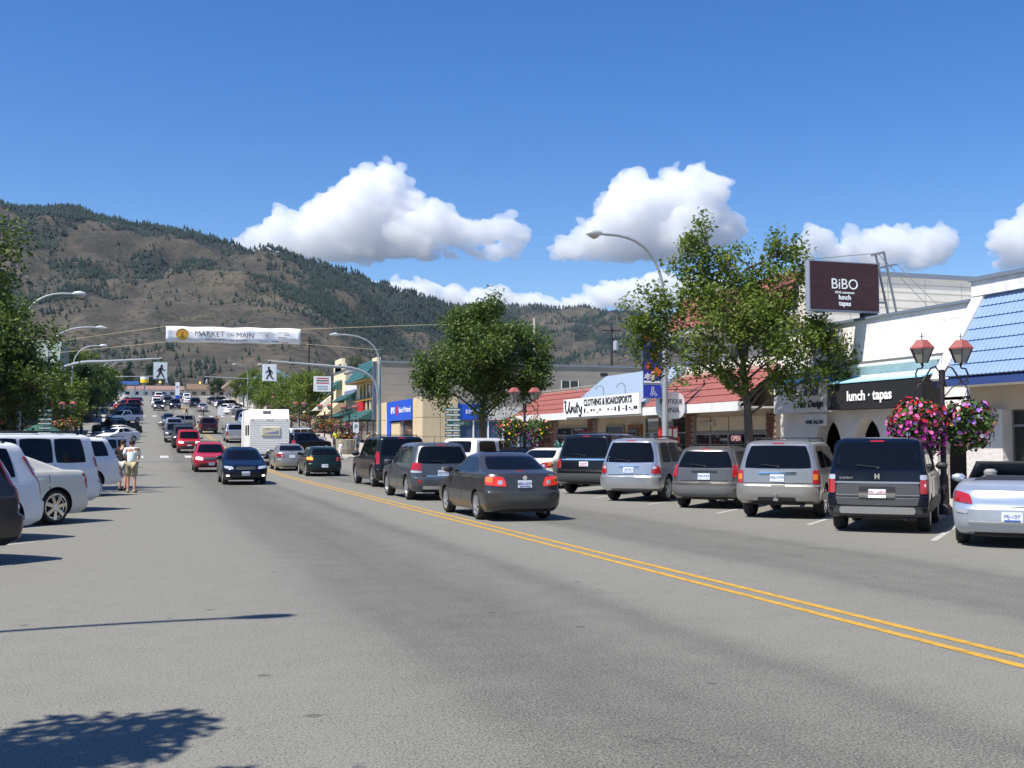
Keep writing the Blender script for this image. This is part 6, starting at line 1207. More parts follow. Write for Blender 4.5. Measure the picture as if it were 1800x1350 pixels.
def lantern_post(x, y, label, rot=0.0, z=None):
    z0 = g(y) + .15 if z is None else z; root = empty('lantern_post', (x, y, z0), rot, label, 'lantern post', 'twin lantern posts')
    MB().tube([(0, 0, -.05), (0, 0, 1.2), (0, 0, 3.15)], [.075, .06, .05], 10).build('post', M_IRON, root); MB().lathe((0, 0, 0), [(.17, -.05), (.17, .10), (.11, .18), (.10, .75), (.07, .85)], 12).build('base', M_IRON, root)
    mb = MB()
    for s in (-1, 1):
        c = [(0.04, 2.82), (.10, 2.76), (.05, 2.92), (.06, 3.10), (.14, 3.22), (.24, 3.18), (.34, 3.02), (.44, 2.88), (.55, 2.90), (.58, 3.05), (.53, 3.17), (.44, 3.18), (.41, 3.25)]
        mb.tube([(s * a, 0, b_) for a, b_ in c], .02, 6)
        mb.tube([(s * .05, 0, 2.55), (s * .22, 0, 2.75), (s * .40, 0, 2.86), (s * .52, 0, 2.82), (s * .55, 0, 2.72)], .014, 5); mb.tube([(s * .42, 0, 2.86), (s * .54, 0, 2.94), (s * .60, 0, 2.86), (s * .54, 0, 2.82)], .010, 5)
    mb.build('scroll_arms', M_IRON, root, smooth=True); MB().tube([(-.07, 0, 3.28), (-.1, 0, 3.36), (0, 0, 3.3), (0, 0, 3.5), (0, 0, 3.3), (.1, 0, 3.36), (.07, 0, 3.28)], .01, 5).build('finial', M_IRON, root)
    for s in (-1, 1):
        cx = s * .43; ln = empty('lantern', (0, 0, 0)); 
        bpy.data.objects.remove(ln)
        rf = MB(); q = [(.26, 3.62), (.27, 3.60), (.12, 3.80), (.05, 3.82)]
        def ring(r_, z): return [(cx + r_ * math.cos(a), r_ * math.sin(a), z) for a in [math.pi / 3 * k + .26 for k in range(6)]]
        V = ring(.285, 3.60) + ring(.285, 3.63) + ring(.13, 3.80) + ring(.11, 3.805); F = [tuple(range(6))[::-1]] + [(j * 6 + k, j * 6 + (k + 1) % 6, j * 6 + 6 + (k + 1) % 6, j * 6 + 6 + k) for j in range(3) for k in range(6)] + [tuple(range(18, 24))]
        top = rf.add(V, F).build('lantern_roof', M_LAMPR, root)
        V = ring(.25, 3.60) + ring(.12, 3.30); gl_ = MB().add(V, [(k, (k + 1) % 6, 6 + (k + 1) % 6, 6 + k) for k in range(6)] + [tuple(range(6, 12))]).build('lantern_panes', M_LAMPG, root)
        mb = MB()
        for a, b_ in zip(ring(.256, 3.60), ring(.126, 3.30)): mb.bar(a, b_, .018)
        mb.tube([(cx, 0, 3.24), (cx, 0, 3.32)], .03, 6); mb.build('lantern_frame', M_IRON, root)
        mb = MB(); mb.bar((cx, 0, 3.80), (cx, 0, 3.96), .014); mb.bar((cx - .045, 0, 3.89), (cx + .045, 0, 3.89), .014); mb.build('lantern_finial', M_IRON, root)
    return root
RT = R(-18)
lp = lantern_post(16.75, 20.6, 'dark iron twin lantern post nearest on the right with two flower baskets', RT)
cR, sR = math.cos(RT), math.sin(RT)
basket((16.75 - .56 * cR, 20.6 - .56 * sR, 2.15), 'red and magenta flower basket on the near lantern post', [('red', .55, -.2, 1.2), ('pink', .42, -.6, 1.2), ('magenta', .85, -1.6, .0), ('white', .09, -1, 1), ('violet', .06, -1, 1)], 3, .53, 700, 1.0)
basket((16.75 + .56 * cR, 20.6 + .56 * sR, 2.15), 'lilac and white flower basket on the near lantern post', [('red', .10, .4, 1.2), ('white', .12, -.8, 1), ('violet', .26, -.9, .8), ('pink', .12, -.9, .5), ('yellow', .03, -.6, .4), ('salmon', .08, -1, 0)], 4, .52, 800, .4)
lantern_post(15.1, 44.5, 'dark iron twin lantern post in front of the middle tree', RT)
basket((15.1 - .56 * cR, 44.5 - .56 * sR, 2.2), 'orange and yellow flower basket left of the second lantern post', [('red', .3, -.2, 1.2), ('yellow', .3, -.9, 1), ('salmon', .2, -1, 1), ('magenta', .25, -1.5, .2)], 5, .60, 420); basket((15.1 + .56 * cR, 44.5 + .56 * sR, 2.2), 'pink flower basket trailing right of the second lantern post', [('magenta', .5, -1.8, .1), ('yellow', .16, -.3, 1.2), ('pink', .2, -1, 1)], 6, .60, 420, .6)
for k, (x, y, lab, c1, c2) in enumerate(((15.0, 86.5, 'lantern post beside the cream shop with purple baskets', 'magenta', 'pink'), (15.0, 99, 'second lantern post uphill of the crossing with orange baskets', 'orange', 'salmon'), (15.0, 116, 'third lantern post uphill of the crossing with red baskets', 'red', 'magenta'), (18.3, 168, 'lantern post on the right above the far junction with pink baskets', 'pink', 'magenta'), (-6.1, 86, 'lantern post on the left before the crossing with salmon baskets', 'salmon', 'red'), (-6.1, 99, 'lantern post on the left past the crossing with orange baskets', 'orange', 'yellow'), (-6.1, 120, 'lantern post on the left near the sage roofed building with plum baskets', 'magenta', 'red'))):
    z0 = g(y) + .15; lantern_post(x, y, lab, RT)
    for s in (-1, 1): basket((x + s * .56 * cR, y + s * .56 * sR, z0 + 2.05), '%s basket %s of the %s' % (c1, 'left' if s < 0 else 'right', lab.split(' with')[0]), [(c1, .9, -1.6, .7), (c2, .4, -.5, 1.2), ('yellow', .15, .2, 1.2)], 20 + k * 2 + s, .62, 240)
# banner on the near lamp post
O = (17.55, 36.9, 3.3); fb = empty('post_banner', O, 0, 'blue and orange flower banner on the tall lamp post', 'banner'); z0 = 3.28
M_BNB = mat('banner_blue', '#2b2f8c', .7, noise=(2, .2)); 
MB(O).box(17.08, 17.80, 36.98, 36.995, z0 + .52, z0 + 2.45).build('cloth', M_BNB, fb); MB(O).box(17.08, 17.80, 36.98, 36.995, z0, z0 + .48).build('lower_cloth', mat('banner_blue2', '#2a3fae', .7), fb)
rn = random.Random(5)
def blot(cx, cz, r_, c, k=9):
    V = []
    for i in range(k * 2): a = math.pi * i / k; q = r_ * (1 if i % 2 else .62) * rn.uniform(.85, 1.1); V.append((cx + q * math.cos(a), 36.972, cz + q * math.sin(a)))
    MB(O).prism(V, (0, .004, 0)).build('painted_flower', mat('bn' + c, c, .7), fb)
blot(17.26, z0 + 2.22, .21, '#d0531c'); blot(17.58, z0 + 2.05, .17, '#d89a20'); blot(17.5, z0 + 1.5, .2, '#d68a1e'); blot(17.3, z0 + 1.15, .18, '#c2561e'); blot(17.62, z0 + .95, .22, '#c8661c'); blot(17.25, z0 + .78, .16, '#d8d2dc', 6); blot(17.66, z0 + 1.75, .1, '#e0c040')
MB(O).box(17.4, 17.52, 36.971, 36.978, z0 + .55, z0 + .95).build('painted_stem', mat('bn_cream', '#d8c8a0', .7), fb); MB(O).box(17.1, 17.78, 36.968, 36.978, z0 + .54, z0 + .62).build('painted_band', M_SIGNW, fb)
for i, (a, b_) in enumerate(((.38, .36), (.36, .26), (.42, .20), (.33, .14), (.48, .12))): MB(O).lathe((17.08 + a, 36.975, z0 + b_), [(.055, 0), (.04, 0), (.04, .006), (.055, .006), (.055, 0)], 12, 'y', cap=False).build('emblem_ring', M_SIGNW, fb)
for z in (z0 + 2.48, z0 + .50, z0 - .02): MB(O).bar((17.05, 36.99, z), (17.9, 36.99, z), .03).build('banner_rod', M_FRAME, fb)
# way-finding blade signs, planter, parking sign, umbrella
def blades(x, y, lab, w_=.85):
    z0 = g(y) + .15; O = (x, y, z0); r_ = empty('direction_sign', O, 0, lab, 'sign', 'blade direction signs'); MB(O).tube([(x, y, z0 - .05), (x, y, z0 + 3.4)], .05, 8).build('post', M_TEALP, r_)
    for k in range(6): b_ = MB(O).box(x - w_ / 2, x + w_ / 2, y - .08, y - .05, z0 + 1.75 + k * .27, z0 + 1.93 + k * .27).build('blade', mat('blade_green', '#3f6f66', .5), r_); MB(O).box(x - w_ * .42, x + w_ * .42, y - .086, y - .08, z0 + 1.81 + k * .27, z0 + 1.87 + k * .27).build('blade_lettering', M_SIGNW, b_)
blades(15.4, 57.2, 'green blade direction sign left of the middle tree'); blades(-5.85, 74.0, 'green blade direction sign by the left crossing mast')
O = (14.9, 81.0, g(81) + .15); z0 = O[2]; pl = empty('planter', O, 0, 'large round concrete planter with orange flowers at the corner', 'planter'); MB(O).lathe((14.9, 86.8, z0), [(.72, 0), (.86, .5), (.9, 1.25), (.8, 1.3), (.7, 1.2)], 18).build('pot', mat('planter_concrete', '#8d8878', .85, noise=(2, .12)), pl)
rnp = np.random.RandomState(2); p = rnp.normal(size=(420, 3)) * [.38, .38, .16]; d = rnp.normal(size=(420, 3)); d /= np.linalg.norm(d, axis=1)[:, None]; V, F = leafquads(p + np.array([0, 5.8, 1.45]), d, rnp.uniform(.1, .2, 420), rnp); tag(link('foliage', npmesh('foliage', V, F), M_LEAF, pl), kind='stuff')
p = rnp.normal(size=(130, 3)) * [.40, .40, .14]; V, F = leafquads(p + np.array([0, 5.8, 1.55]), d[:130], rnp.uniform(.1, .16, 130), rnp, 1.0); tag(link('blossoms', npmesh('blossoms', V, F), M_FL['orange'], pl), kind='stuff')
O = (15.0, 83.6, g(83.6) + .15); z0 = O[2]; ps = empty('parking_sign', O, 0, 'small white parking sign on a thin post near the pedestrians', 'sign'); MB(O).tube([(15, 83.6, z0 - .05), (15, 83.6, z0 + 2.4)], .03, 6).build('post', M_GALV, ps); MB(O).box(14.78, 15.22, 83.54, 83.56, z0 + 1.75, z0 + 2.5).build('plate', M_SIGNW, ps); text('P', .5, mat('parking_green', '#3a6a4a', .5), ps, (0, -.07, 2.15), FACE_S, 'lettering', .003)
O = (15.6, 58.0, .15); sn = empty('street_name_sign', O, 0, 'green street name sign on a thin post before the bank', 'sign'); MB(O).tube([(15.6, 58, .1), (15.6, 58, 3.4)], .03, 6).build('post', M_GALV, sn); MB(O).box(15.35, 16.6, 57.98, 58.02, 2.55, 2.75).build('blade', mat('name_green', '#2f5a52', .5), sn); text('MAIN ST', .15, M_SIGNW, sn, (.36, -.03, 2.5), FACE_S, 'lettering', .002)
O = (-6.6, 78, g(78) + .15); z0 = O[2]; um = empty('market_umbrella', O, 0, 'dark green market umbrella on the left pavement', 'umbrella'); MB(O).lathe((-6.4, 78, z0 + 1.75), [(1.5, 0), (1.48, .03), (.75, .38), (.04, .62)], 8).build('canopy', mat('umbrella_green', '#2d5a4c', .8), um); MB(O).tube([(-6.4, 78, z0), (-6.4, 78, z0 + 2.2)], .03, 6).build('pole', M_WHITE, um)
# double faced shop sign on the pole uphill right
O = (17.9, 118, g(118) + .15); z0 = O[2]; dsn = empty('shop_sign', O, 0, 'white pole sign with red and black bars above the right pavement', 'sign'); MB(O).tube([(18.6, 118, z0), (18.6, 118, z0 + 6.6)], .08, 8).build('post', M_IRON, dsn); MB(O).box(16.7, 18.5, 117.9, 118.1, z0 + 4.9, z0 + 6.5).build('box', M_SIGNW, dsn)
for k, (z, c) in enumerate(((6.3, '#c3202a'), (6.05, '#3a2a30'), (5.8, '#c3202a'), (5.45, '#9aa4b4'), (5.2, '#9aa4b4'))): MB(O).box(16.95 + (.1 if k > 2 else 0), 18.25 - (.1 if k > 2 else 0), 117.885, 117.9, z0 + z - .06, z0 + z + .04).build('bar', mat('bar' + c, c, .6), dsn)
O = (6.6, 205, g(205)); z0 = O[2]; fs = empty('far_sign', O, 0, 'white and blue pylon sign beyond the far crossing', 'sign'); MB(O).box(18.6 - 12.4, 19.5 - 12.4, 259.9, 260.1, g(260), g(260) + 4.6).build('pylon', M_SIGNW, fs); MB(O).box(6.2, 7.1, 259.88, 259.9, g(260) + .9, g(260) + 1.7).build('blue_panel', M_BMO, fs); text('A', .9, M_INK, fs, (.05, 54.86, g(260) - z0 + 3.6), FACE_S, 'lettering', .003)
# utility poles
def upole(x, y, h, lab, arm=True, m=None):
    z0 = g(y); O = (x, y, z0); r_ = empty('utility_pole', O, 0, lab, 'utility pole'); MB(O).tube([(x, y, z0 - .3), (x, y, z0 + h)], [.16, .11], 8).build('pole', m or M_IRON, r_)
    if arm: MB(O).bar((x - 1.1, y, z0 + h - .5), (x + 1.1, y, z0 + h - .5), .1).build('crossarm', m or M_IRON, r_); [MB(O).lathe((x + k, y, z0 + h - .45), [(.05, 0), (.06, .12), (.02, .16)], 6).build('insulator', M_GREYP, r_) for k in (-1, 0, 1)]
    return r_, O
upole(26.2, 75, 10.2, 'pale wooden pole standing behind the middle tree', False, mat('pale_wood', '#b0a793', .85)); r_, O = upole(48, 112, 12.6, 'dark utility pole with transformer above the grey block building'); MB(O).lathe((48.35, 111.7, O[2] + 10.0), [(.05, -.1), (.3, 0), (.3, .9), (.1, 1.0)], 10).build('transformer', M_GALV, r_); upole(24, 175, 13, 'dark utility pole rising above the trees uphill')
for k, (a, b_) in enumerate((((48, 112, g(112) + 12.2), (75, 100, g(112) + 12.4)), ((-40, 90, 11.5), (60, 300, 26)))): tag(MB(a).tube([a, tuple((Vector(a) + Vector(b_)) / 2 - Vector((0, 0, .6))), b_], .025, 4).build('overhead_wire', M_IRON), ('thin overhead wire leaving the dark transformer pole', 'thin overhead wire crossing the street far uphill')[k], 'wire')
# ------------------------------------------------------------------ trees
M_BARK = mat('ash_bark', '#5f554a', .9, noise=(6, .3), bump=(25, .5))
def leafmat(name, c1, c2, tr=.35):
    m = bpy.data.materials.new(name); m.use_nodes = True; n, l = m.node_tree.nodes, m.node_tree.links; MATS[name] = m
    b = n['Principled BSDF']; b.inputs['Roughness'].default_value = .5; b.inputs['Specular IOR Level'].default_value = .35
    gm = n.new('ShaderNodeNewGeometry'); rp = n.new('ShaderNodeValToRGB'); rp.color_ramp.elements[0].color = (*c1, 1); rp.color_ramp.elements[1].color = (*c2, 1); l.new(gm.outputs['Random Per Island'], rp.inputs[0]); l.new(rp.outputs[0], b.inputs['Base Color'])
    t = n.new('ShaderNodeBsdfTranslucent'); l.new(rp.outputs[0], t.inputs['Color']); mx = n.new('ShaderNodeMixShader'); mx.inputs[0].default_value = tr; l.new(b.outputs[0], mx.inputs[1]); l.new(t.outputs[0], mx.inputs[2]); l.new(mx.outputs[0], n['Material Output'].inputs[0]); return m
L_ASH = leafmat('ash_leaves', (.056, .104, .012), (.205, .262, .040), .45); L_MID = leafmat('mid_leaves', (.038, .078, .012), (.130, .185, .030)); L_DARK = leafmat('dark_leaves', (.016, .042, .009), (.045, .095, .018)); L_OLIVE = leafmat('olive_leaves', (.045, .070, .012), (.11, .135, .028)); L_POP = leafmat('poplar_leaves', (.012, .034, .010), (.030, .062, .018), .2)
CR, CS = math.cos(R(18.1)), math.sin(R(18.1))
def tree(x, y, label, lobes, leaf, nleaf, lsz=.15, trunk=.17, fork=2.2, seed=0, spread=1.0, name='ash_tree', group='street trees', twigs=14, cat='tree'):
    """lobes: (sideways, depth, height, radius) clumps of the crown; a limb runs to each"""
    rn = np.random.RandomState(seed); rr_ = random.Random(seed); z0 = g(y) + .1; O = Vector((x, y, z0)); root = empty(name, tuple(O), 0, label, cat, group)
    mb = MB((0, 0, 0)); lean = Vector((rr_.uniform(-.1, .1), rr_.uniform(-.1, .1), fork))
    mb.tube([(0, 0, -.2), (0, 0, .15), lean * .5, lean], [trunk * 1.35, trunk * 1.05, trunk * .9, trunk * .8], 10)
    P = []; top = max(lobes, key=lambda q: q[2]); apex = Vector((top[0] * CR * .5, -top[0] * CS * .5, top[2] - .5))
    lead = [lean, lean.lerp(apex, .35) + Vector((.12, .05, 0)), lean.lerp(apex, .7) - Vector((.08, .05, 0)), apex]; mb.tube(lead, [trunk * .78, trunk * .5, trunk * .28, .02], 8)
    for (sx, dp, hz, rd) in lobes:
        c = Vector((sx * CR + dp * CS, -sx * CS + dp * CR, hz)); hd_ = math.hypot(sx, dp); zs_ = max(fork * .9, min(hz - .45 * hd_ - .5, apex.z - .6)); tt_ = max(0, (zs_ - lean.z) / max(.1, apex.z - lean.z)); st = lean.lerp(apex, tt_) if tt_ > 0 else lean * .95; mid = st.lerp(c, .5) + Vector((rr_.uniform(-.25, .25), rr_.uniform(-.25, .25), .25 * rd))
        r0 = trunk * .46 * min(1, .45 + rd * .3); mb.tube([st, st.lerp(mid, .5) + Vector((0, 0, .1)), mid, c], [r0, r0 * .75, r0 * .5, r0 * .22], 6)
        tips = []
        for k in range(twigs):
            d = Vector((rr_.gauss(0, 1), rr_.gauss(0, 1), rr_.gauss(.25, .8))).normalized(); tp = c + d * rd * rr_.uniform(.55, 1.08); b0 = mid.lerp(c, rr_.uniform(.3, 1.0)); mb.tube([b0, b0.lerp(tp, .55) + Vector((0, 0, .06)), tp], [r0 * .25, r0 * .16, .008], 4); tips += [tp, b0.lerp(tp, .6), b0.lerp(tp, .8), tp]
        k = int(nleaf * rd ** 2 / sum(l[3] ** 2 for l in lobes)); T = np.array(tips)[rn.randint(0, len(tips), k)]; P.append(T + np.clip(rn.normal(size=(k, 3)), -1.7, 1.7) * rd * .20 * spread)
    mb.build('trunk', M_BARK, root, smooth=True)
    P = np.concatenate(P); n_ = rn.normal(size=P.shape) * .8 + np.array([-.35, -.15, .75]); n_ /= np.linalg.norm(n_, axis=1)[:, None]
    V, F = leafquads(P, n_, rn.uniform(.7, 1.25, len(P)) * lsz, rn, .5, .35); link('crown', npmesh('crown', V, F), leaf, root); return root
tree(17.6, 30.4, 'tall ash tree growing before the hair salon on the right', [(-1.35, 0, 7.75, .75), (-1.85, .3, 7.0, .7), (-.55, -.2, 7.0, .95), (1.15, .1, 7.45, .75), (.45, .4, 6.5, 1.0), (1.5, -.2, 6.5, .8), (-1.5, .2, 5.8, 1.1), (-3.1, 0, 5.75, .75), (-2.9, .3, 4.7, .95), (-3.4, -.2, 5.0, .6), (-1.5, -.6, 4.1, .9), (0, -.5, 5.0, 1.25), (1.2, .3, 5.2, 1.15), (2.1, -.1, 4.3, 1.05), (2.85, .1, 3.95, .75), (1.0, -.6, 3.6, .8), (-.7, -.3, 3.4, .7), (0, 1.0, 5.6, 1.2), (-.8, -1.2, 5.4, 1.0), (.8, -1.2, 4.6, .9), (2.4, .4, 5.0, .6)], L_ASH, 21000, .15, .155, 2.5, 3)
tree(18.0, 60.2, 'broad dense tree in the middle on the right pavement', [(-1.8, 0, 8.0, 1.2), (.45, 0, 8.7, 1.15), (-.5, .5, 8.2, 1.1), (0, 0, 6.8, 1.8), (2.6, 0, 7.2, 1.1), (3.1, .3, 6.2, .9), (-2.4, 0, 5.8, 1.5), (1.8, -.3, 5.5, 1.6), (-3.3, .2, 5.7, .8), (-2.5, -.2, 4.5, 1.2), (0, -.4, 4.4, 1.5), (2.4, 0, 4.2, 1.2), (0, 1.4, 6, 1.6), (0, -1.5, 6, 1.5), (-1.3, -1.2, 7, 1.2), (1.3, -1.2, 7.2, 1.1), (3.0, -.4, 5.0, 1.0), (-3.3, 0, 4.9, .8)], L_MID, 30000, .21, .21, 2.9, 8, 1.15, name='dense_tree')
def auto_lobes(h, w_, base, seed, n=13, rmin=.16, rmax=.27):
    rn = random.Random(seed); L = [(0, 0, h - w_ * .22, w_ * .24), (0, 0, (h + base) / 2, w_ * .3)]
    for k in range(n):
        t = (k + .5) / n; zz = base + (h - base) * (.1 + .75 * t); q = w_ * .36 * math.sin(math.pi * (.18 + .68 * t)) * rn.uniform(.7, 1.15); a = k * 2.4 + rn.uniform(-.4, .4); L.append((q * math.cos(a), q * math.sin(a), zz, w_ * rn.uniform(rmin, rmax)))
    return L
tree(-7.25, 41.5, 'left tree whose branches reach in at the upper left edge', auto_lobes(10.2, 7.2, 2.6, 1, 17), L_MID, 26000, .18, .2, 2.3, 11, .8, group='street trees')
tree(-7.3, 57.5, 'left tree with a full crown above the parked white cars', auto_lobes(8.2, 7.2, 2.4, 2, 17), L_MID, 26000, .20, .19, 2.2, 12, .8); tree(-7.3, 68, 'left tree half hidden behind the full crowned one', auto_lobes(6.4, 5.4, 2.2, 3), L_DARK, 12000, .19, .16, 2.0, 13)
def wl(X, Y, Z, r_, bx=-6.2, by=3.6): return ((X - bx) * CR - (Y - by) * CS, (X - bx) * CS + (Y - by) * CR, Z, r_)
tree(-6.2, 3.6, 'left tree beside the viewer that shades the near road', [wl(-3.4, 5.7, 5.0, .66), wl(-2.85, 5.95, 5.1, .34), wl(-2.9, 5.6, 4.8, .30), wl(-3.95, 5.4, 4.8, .7), wl(-2.75, 4.1, 5.0, .8), wl(-6, 3, 6.4, 1.6), wl(-5, 2, 5, 1.4), wl(-7.5, 4.5, 6, 1.6), wl(-4.6, 4.0, 6.0, 1.1), wl(-6.2, 3.6, 7.4, 1.3), wl(-8, 2.5, 5, 1.4), wl(-4.3, 3.2, 4.4, 1.0)], L_MID, 21000, .17, .2, 2.3, 14, 1.0); tree(-7.3, 92, 'left tree before the pale shop', auto_lobes(6.0, 5.2, 2.0, 5), L_ASH, 9000, .22, .15, 1.9, 15)
LT = [(-7.2, 104, 6.4, 5.6, 'left tree before the sage green roof'), (-7.0, 128, 8.2, 6.4, 'tall left tree just below the far junction'), (-6.9, 136, 9.2, 7.0, 'tallest left tree at the far junction'), (-6.9, 163, 8.0, 6.6, 'left tree above the far junction'), (-6.9, 178, 7.6, 6.2, 'left tree on the hillside past the white shop'), (-6.9, 200, 7.4, 6.2, 'left tree high on the hill'), (-6.9, 228, 7.4, 6.2, 'farthest left street tree')]
for k, (x, y, h, w_, lab) in enumerate(LT): tree(x, y, lab, auto_lobes(h, w_, 1.9, 30 + k, 11), L_DARK if k % 2 else L_ASH, 7000, .30, .16, 1.9, 40 + k, twigs=8)
RTR = [(18.6, 134, 7.2, 6.4, 'right tree before the far junction'), (18.4, 150.5, 7.0, 6.6, 'right tree at the far junction'), (18.3, 172, 7.0, 6.4, 'right tree above the far junction'), (18.3, 188, 6.8, 6.0, 'right tree by the far crossing'), (18.3, 226, 6.6, 5.6, 'right tree high on the hill'), (31, 170, 9.5, 7.6, 'large tree standing behind the right hand shops'), (24, 262, 8.0, 7.0, 'tree beside the pale blue gable roof')]
for k, (x, y, h, w_, lab) in enumerate(RTR): tree(x, y, lab, auto_lobes(h, w_, 1.7, 50 + k, 11), L_ASH if k != 5 else L_DARK, 7000, .30, .16, 1.7, 60 + k, twigs=8)
FT_ = [(34, 400, 9, 9, L_OLIVE, 'olive tree right of the far road end'), (26, 440, 7, 8, L_DARK, 'dark round tree right of the motel'), (44, 480, 10, 9, L_DARK, 'dark tree above the pale gable roof'), (-14, 500, 8, 9, L_OLIVE, 'yellow green tree left above the motel'), (22, 520, 6, 8, L_DARK, 'low dark tree among the hill houses'), (60, 430, 9, 9, L_ASH, 'green tree behind the right hand trees'), (-30, 440, 9, 10, L_DARK, 'dark tree left of the fuel station'), (32, 350, 8, 7, leafmat('orange_leaves', (.22, .07, .015), (.30, .12, .03)), 'orange leaved tree right of the far road')]
for k, (x, y, h, w_, lf, lab) in enumerate(FT_): tree(x, y, lab, auto_lobes(h, w_, 1.5, 70 + k, 9), lf, 3000, .55, .2, 1.8, 80 + k, twigs=6, name='round_tree', group='trees at the top of the street')
for k, (x, y, h, w_, lab) in enumerate(((-7.5, 520, 18, 7.5, 'left of two tall dark poplars'), (2.5, 525, 19, 9.5, 'right and wider of two tall dark poplars'))):
    tree(x, y, lab, [(random.Random(k * 9 + i).uniform(-.18, .18) * w_, random.Random(i + 5).uniform(-.15, .15) * w_, 2 + (h - 3.5) * i / 11, w_ * .30 * math.sin(math.pi * (.22 + .62 * i / 11))) for i in range(12)], L_POP, 7000, .5, .3, 2.0, 90 + k, twigs=8, name='poplar_tree', group='tall poplars')
# blue-green spiky plants outside the clothing shop
for k, (x, y) in enumerate(((18.9, 50.6), (18.9, 49.2), (18.9, 47.8))):
    rn = random.Random(k); O = (x, y, .15); ag = empty('potted_palm', O, 0, 'blue green spiky potted plant, %s outside the clothing shop' % ('left one', 'middle one', 'right one')[k], 'plant', 'spiky potted plants'); mb = MB(O); mb.lathe((x, y, .15), [(.22, 0), (.30, .45), (.33, .5), (.26, .46)], 12); mb.build('pot', M_LBR, ag); mb = MB(O)
    mb.tube([(x, y, .5), (x, y, 1.2)], .06, 6)
    for j in range(26):
        a = rn.uniform(0, 6.28); e_ = rn.uniform(.1, 1.3); ln = rn.uniform(.5, .85); d = Vector((math.cos(a) * math.cos(e_), math.sin(a) * math.cos(e_), math.sin(e_))); s = Vector((-math.sin(a), math.cos(a), 0)); b0 = Vector((x, y, 1.15)); m1 = b0 + d * ln * .55; m2 = b0 + d * ln - Vector((0, 0, .18 * ln))
        mb.add([b0, m1 + s * .06, m2, m1 - s * .06, m1 - Vector((0, 0, .03))], [(0, 1, 4), (1, 2, 4), (2, 3, 4), (3, 0, 4)])
    mb.build('leaves', mat('agave_leaf', '#5f8f86', .6, noise=(4, .2)), ag)
# ------------------------------------------------------------------ people
def skin_mesh(name, verts, edges, rad, root=0, sub=1):
    me = bpy.data.meshes.new(name); me.from_pydata([Vector(v) for v in verts], edges, []); ob = link(name, me)
    sk = ob.modifiers.new('s', 'SKIN'); sk.use_smooth_shade = True; sk.branch_smoothing = .4
    for i, r_ in enumerate(rad):
        a, b_ = r_ if isinstance(r_, tuple) else (r_, r_); me.skin_vertices[0].data[i].radius = (a, b_); me.skin_vertices[0].data[i].use_root = (i == root)
    sb = ob.modifiers.new('u', 'SUBSURF'); sb.levels = sub; sb.render_levels = sub
    dg = bpy.context.evaluated_depsgraph_get(); m2 = bpy.data.meshes.new_from_object(ob.evaluated_get(dg)); m2.name = name; bpy.data.objects.remove(ob); m2.materials.clear(); return m2
SKIN = [mat('skin_tan', '#c08e72', .6), mat('skin_light', '#d8ab90', .6)]; HAIR = {'dark': mat('hair_dark', '#2a1c16', .7), 'blond': mat('hair_blond', '#c0a070', .7), 'grey': mat('hair_grey', '#a8a49e', .7)}
def cloth(c): return mat('cloth_' + c, c, .85, noise=(14, .10))
